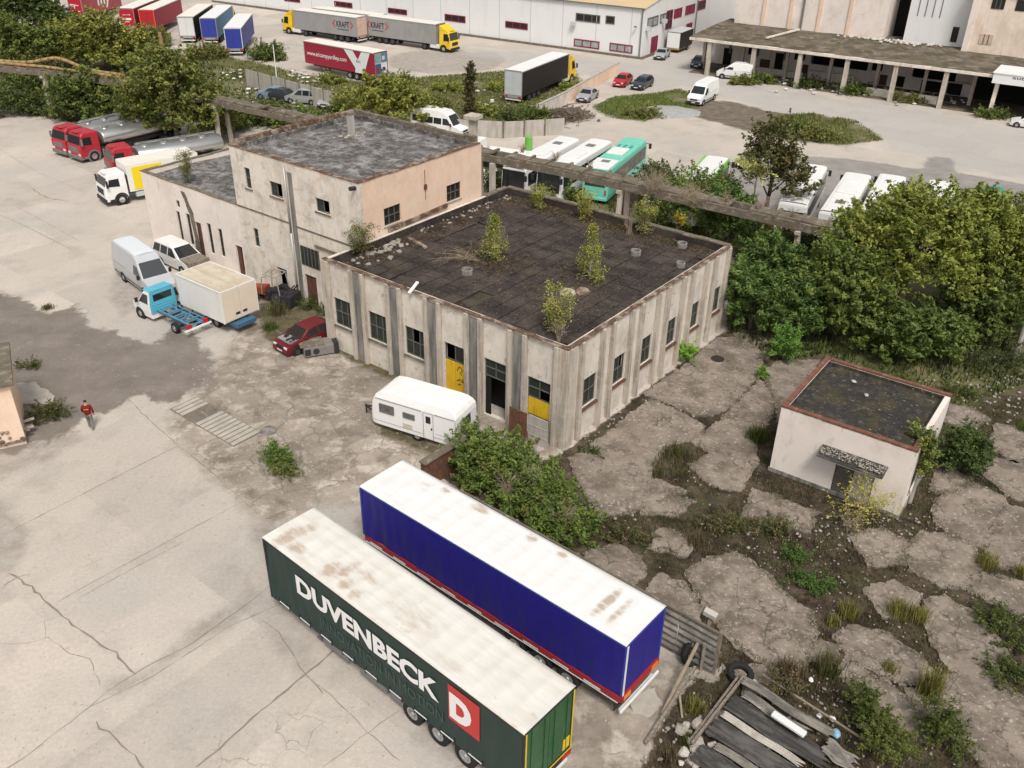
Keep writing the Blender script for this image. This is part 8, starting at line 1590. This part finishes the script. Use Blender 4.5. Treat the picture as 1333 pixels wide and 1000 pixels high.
for k, (px, py, r, h, pal, lab) in enumerate(((690, 158, 1.6, 1.4, MG, 'green bush at the near end of the pink wall'), (665, 165, 1.6, 1.2, DG, 'dark bush behind the black truck rear'), (630, 150, 1.6, .6, YG, 'low green scrub behind the cypress'), (580, 118, 1.6, .6, YG, 'low green scrub in the middle of the grass strip'), (560, 140, 2.0, .9, OL, 'olive scrub on the grass strip above the minibus'), (520, 110, 1.8, .9, OL, 'dry scrub behind the crimson trailer rear'), (650, 118, 1.5, .5, YG, 'low green scrub left of the black truck'), (430, 108, 1.5, .6, YG, 'low green scrub below the crimson trailer'), (742, 118, 1.1, .4, YG, 'grass-green scrub between black truck and pink wall'), (1030, 172, 2.2, 1.0, MG, 'low bush on the green island beside the canopy road'), (1062, 182, 1.6, .9, OL, 'olive low bush at the tip of the green island'), (835, 152, 1.6, .6, OL, 'olive low bush at the edge of the small lawn'), (648, 248, 1.4, 1.3, DG, 'dark bush seen below the trestle between hall and tall block'), (725, 262, 1.2, 1.6, MG, 'green bush below the first white bus'), (990, 108, 1.4, .7, MG, 'low green scrub by the second post of the loading canopy'), (1050, 114, 2.0, .7, DG, 'low dark scrub between the middle posts of the loading canopy'), (1110, 122, 2.2, .8, MG, 'low green scrub by the fifth post of the loading canopy'), (1180, 132, 1.8, .5, OL, 'low olive scrub beside the sixth post of the canopy'), (1290, 153, 1.6, .5, MG, 'low green scrub at the foot of the white porch post'), (965, 110, 1.2, .5, OL, 'low olive scrub in front of the old cream van'))):
    tree('shrub', lab, 'shrub', gb(px, py), [(0, 0, h * .45, r, r * .6, h * .55), (r * .6, .2, h * .35, r * .6, r * .5, h * .4)], 90, 42, .32, .14, pal, .05, 330 + k)
# grass and ground cover: uncountable, one object
SLAB_W = [wpoly(p) for m_, p in SLABS]
def cover(name, zones, mat='leaf'):
    Vs, Fs, Ts, o = [], [], [], 0
    for poly, n, h, w_, pal, thr, sc, seed in zones:
        q = np.random.default_rng(seed); Pq = scatter(poly, n); k = snoise(Pq[:, 0], Pq[:, 1], sc) + q.normal(0, .35, len(Pq)) > thr
        if seed in (6, 7, 8, 9):
            for sp_ in SLAB_W: k &= sdf(Pq, sp_) < .03
        Pq = Pq[k]
        dep = np.hypot(Pq[:, 0], Pq[:, 1]); V, F_, T = blades(q, len(Pq), 0.0, h, pal, w_, .8); V = V.reshape(-1, 6, 3); V[:, :, :2] += Pq[:, None, :]; V[:, :, 2] -= .03; Vs.append(V.reshape(-1, 3)); Fs.append(F_ + o); Ts.append(T); o += len(V) * 6
    return tag(link(name, raw_mesh(name, np.concatenate(Vs), np.concatenate(Fs), mat, np.concatenate(Ts))), kind='stuff')
near_soil = wpoly([(745, 600), (790, 690), (930, 820), (900, 880), (850, 960), (820, 1010), (1340, 1010), (1340, 520), (1250, 500), (1010, 470), (985, 500), (925, 560), (860, 640)])
hole = wpoly([(846, 590), (880, 575), (925, 572), (905, 590), (895, 620), (850, 625)])
cover('grass', [
 (G1, 30000, .36, .05, [(.15, .19, .05), (.19, .21, .06), (.12, .15, .04), (.24, .22, .09), (.22, .19, .10)], -.5, .35, 1), (G2, 9000, .28, .04, [(.15, .21, .04), (.19, .25, .055), (.13, .17, .04)], -.6, .5, 2), (G5, 9000, .34, .045, [(.13, .17, .04), (.17, .21, .05), (.20, .18, .08)], -.5, .5, 3),
 (G3, 22000, .5, .06, GG + DG, -.3, .3, 4), (G4, 26000, .5, .04, MG + GG, -.2, .5, 5),
 (near_soil, 60000, .13, .012, [(.12, .09, .055), (.15, .115, .065), (.08, .08, .03), (.065, .06, .028)], -.25, .9, 6), (near_soil, 60000, .22, .011, GD + GD + GG + [(.10, .08, .055)], .12, 1.1, 6), (near_soil, 26000, .16, .016, [(.06, .11, .02), (.08, .13, .025), (.05, .08, .02)], .75, .8, 7), (near_soil, 14000, .35, .009, GD, .5, .7, 8), (hole, 900, .4, .012, GD + GG, -.6, 1, 9)])
# weeds fringing every slab edge, and leaf litter on the hall roof
def fringe():
    q = np.random.default_rng(55); pts = []
    for i, (m_, px) in enumerate(SLABS):
        if m_ == 'slab_pale': continue
        pl = crumble(swell(wpoly(px), .10 if i < 3 else .17), .10, .13, i); k = q.random(len(pl)) < .75; e = pl[k] + q.normal(0, .05, (k.sum(), 2)); e = e[snoise(e[:, 0], e[:, 1], 1.0) + q.normal(0, .5, len(e)) > -.2]; pts.append(np.repeat(e, 7, 0))
    P_ = np.concatenate(pts); P_ = P_ + q.normal(0, .07, P_.shape); V, F_, T = blades(q, len(P_), 0, .15, [(.10, .085, .045), (.075, .085, .028), (.13, .10, .055), (.06, .075, .022)], .011, .9)
    V = V.reshape(-1, 6, 3); V[:, :, :2] += P_[:, None, :]; tag(link('edge_weeds', raw_mesh('edge_weeds', V.reshape(-1, 3), F_, 'leaf', T)), kind='stuff')
    n = 5200; u = np.r_[q.uniform(.5, 17.6, 2600), q.uniform(.5, 2.2, 900), q.normal(7.0, 1.2, 900), q.normal(13.5, 1.6, 400), q.uniform(.5, 17.4, 400)]; v = np.r_[17.7 - np.abs(q.normal(0, .9, 2600)), q.uniform(1, 17, 900), q.normal(7.2, 1.1, 900), q.normal(7.5, 2.0, 400), q.uniform(.5, 17.4, 400)]
    k = (u > .45) & (u < 17.6) & (v > .45) & (v < 17.75); u, v = u[k], v[k]; a = R(BYAW); C_ = np.c_[BO[0] + u * math.cos(a) - v * math.sin(a), BO[1] + u * math.sin(a) + v * math.cos(a), np.full(len(u), RZ + .085)]
    pal = np.array([(.14, .09, .05), (.09, .06, .035), (.20, .14, .08), (.09, .085, .03), (.05, .04, .028)]); V, F_, T = leaf_cards(C_, .075, pal[q.integers(0, 5, len(u))], q, up=4.0, asp=.7); tag(link('leaf_litter', raw_mesh('leaf_litter', V, F_, 'leaf', T)), kind='stuff')
fringe()
# ------------------------------------------------------------------ the person walking away across the yard
def skinned(name, mat, pts, edges, parent=None, levels=2):
    """one continuous surface grown round a joint skeleton; pts = [(x,y,z,rx,ry)]"""
    me = bpy.data.meshes.new(name); bm = bmesh.new(); ly = bm.verts.layers.skin.verify(); vs = []
    for k, p in enumerate(pts): v = bm.verts.new(p[:3]); v[ly].radius = (p[3], p[4] if len(p) > 4 else p[3]); v[ly].use_root = (k == 0); vs.append(v)
    for a, b in edges: bm.edges.new((vs[a], vs[b]))
    bm.to_mesh(me); bm.free(); me.materials.append(MATS[mat]); o = bpy.data.objects.new(name, me); COL.objects.link(o)
    if parent: o.parent = parent
    m = o.modifiers.new('skin', 'SKIN'); m.use_smooth_shade = True; s_ = o.modifiers.new('subd', 'SUBSURF'); s_.levels = levels; s_.render_levels = levels; return o
gp = G(119.5, 558)
# faces +y (away from the camera), mid stride: right leg trailing, left leg forward
body = [(0, 0, .95, .13, .10), (0, 0, 1.12, .12, .09), (0, .01, 1.32, .145, .10), (0, .01, 1.46, .10, .075), (0, .02, 1.55, .052), (0, .04, 1.62, .075, .085), (0, .045, 1.70, .085, .10), (0, .03, 1.775, .06, .07),
 (-.18, .01, 1.43, .06), (-.27, .05, 1.17, .046), (-.25, .20, .98, .036), (-.245, .235, .93, .036, .02),
 (.18, .0, 1.43, .06), (.27, -.05, 1.17, .046), (.265, .04, .94, .036), (.263, .06, .885, .036, .02),
 (-.09, .02, .88, .095), (-.10, .16, .50, .062), (-.10, .12, .09, .042), (-.10, .25, .035, .036, .03),
 (.09, -.02, .88, .095), (.10, -.02, .50, .062), (.10, -.28, .14, .042), (.10, -.20, .04, .036, .03)]
bed = [(0, 1), (1, 2), (2, 3), (3, 4), (4, 5), (5, 6), (6, 7), (3, 8), (8, 9), (9, 10), (10, 11), (3, 12), (12, 13), (13, 14), (14, 15), (0, 16), (16, 17), (17, 18), (18, 19), (0, 20), (20, 21), (21, 22), (22, 23)]
for w_, o_ in ((11, (-.245, .235, .93)), (15, (.263, .06, .885))):     # fingers and thumb, half curled
    for k in range(4):
        x = (k - 1.5) * .019; L = (.058, .068, .064, .05)[k]; i = len(body); body += [(o_[0] + x, o_[1] + .02, o_[2] - .035, .0095), (o_[0] + x, o_[1] + .035, o_[2] - .035 - L * .6, .0085), (o_[0] + x, o_[1] + .02, o_[2] - .035 - L, .0075)]; bed += [(w_, i), (i, i + 1), (i + 1, i + 2)]
    s_ = 1 if w_ == 11 else -1; i = len(body); body += [(o_[0] + s_ * .035, o_[1] + .03, o_[2] - .01, .011), (o_[0] + s_ * .045, o_[1] + .045, o_[2] - .045, .009)]; bed += [(w_, i), (i, i + 1)]
p = skinned('person', 'skin', body, bed); p.location = (gp[0], gp[1], 0); p.rotation_euler = (0, 0, R(14)); tag(p, 'person in a dark red jacket and grey trousers walking away across the yard', 'person')
j = [(0, 0, .84, .20, .15), (0, 0, 1.10, .18, .14), (0, .01, 1.32, .205, .15), (0, .01, 1.46, .14, .11), (0, .02, 1.53, .07), (-.19, .01, 1.42, .085), (-.275, .05, 1.17, .066), (-.255, .18, 1.0, .055), (.19, 0, 1.42, .085), (.275, -.05, 1.17, .066), (.27, .03, .965, .055)]
jk = skinned('jacket', 'jacket_red', j, [(0, 1), (1, 2), (2, 3), (3, 4), (3, 5), (5, 6), (6, 7), (3, 8), (8, 9), (9, 10)], p)
skinned('trousers', 'trousers_grey', [(0, 0, 1.0, .15, .12), (-.09, .02, .86, .115), (-.10, .16, .50, .085), (-.10, .12, .04, .07), (.09, -.02, .86, .115), (.10, -.02, .50, .085), (.10, -.29, .10, .068)], [(0, 1), (1, 2), (2, 3), (0, 4), (4, 5), (5, 6)], p)
skinned('shoe', 'shoe_pale', [(-.10, .09, .055, .052, .05), (-.10, .20, .04, .05, .038), (-.10, .28, .035, .042, .03)], [(0, 1), (1, 2)], p); skinned('shoe', 'shoe_pale', [(.10, -.29, .12, .052, .05), (.10, -.21, .05, .05, .038), (.10, -.15, .035, .042, .03)], [(0, 1), (1, 2)], p)
skinned('hair', 'hair', [(0, .0, 1.67, .075, .08), (0, .015, 1.74, .10, .11), (0, .03, 1.80, .075, .085)], [(0, 1), (1, 2)], p)
mb = MB(); [mb.box(x, x + .05, -.192, -.178, 1.30, 1.34) for x in (-.12, -.05, .02, .08)]; mb.build('back_print', 'yellow_trim', jk)
mb = MB(); mb.box(-.02, .02, .135, .17, 1.655, 1.70); mb.build('nose', 'skin', p, bevel=.012); mb = MB(); [mb.box(x - .015, x + .015, .122, .14, 1.70, 1.716) for x in (-.035, .035)]; mb.build('eyes', 'hair', p); mb = MB(); mb.box(-.028, .028, .118, .136, 1.615, 1.625); mb.build('mouth', 'truck_red', p); mb = MB(); [mb.rock((x, .03, 1.69), .028, seed=3) for x in (-.092, .092)]; mb.build('ears', 'skin', p)
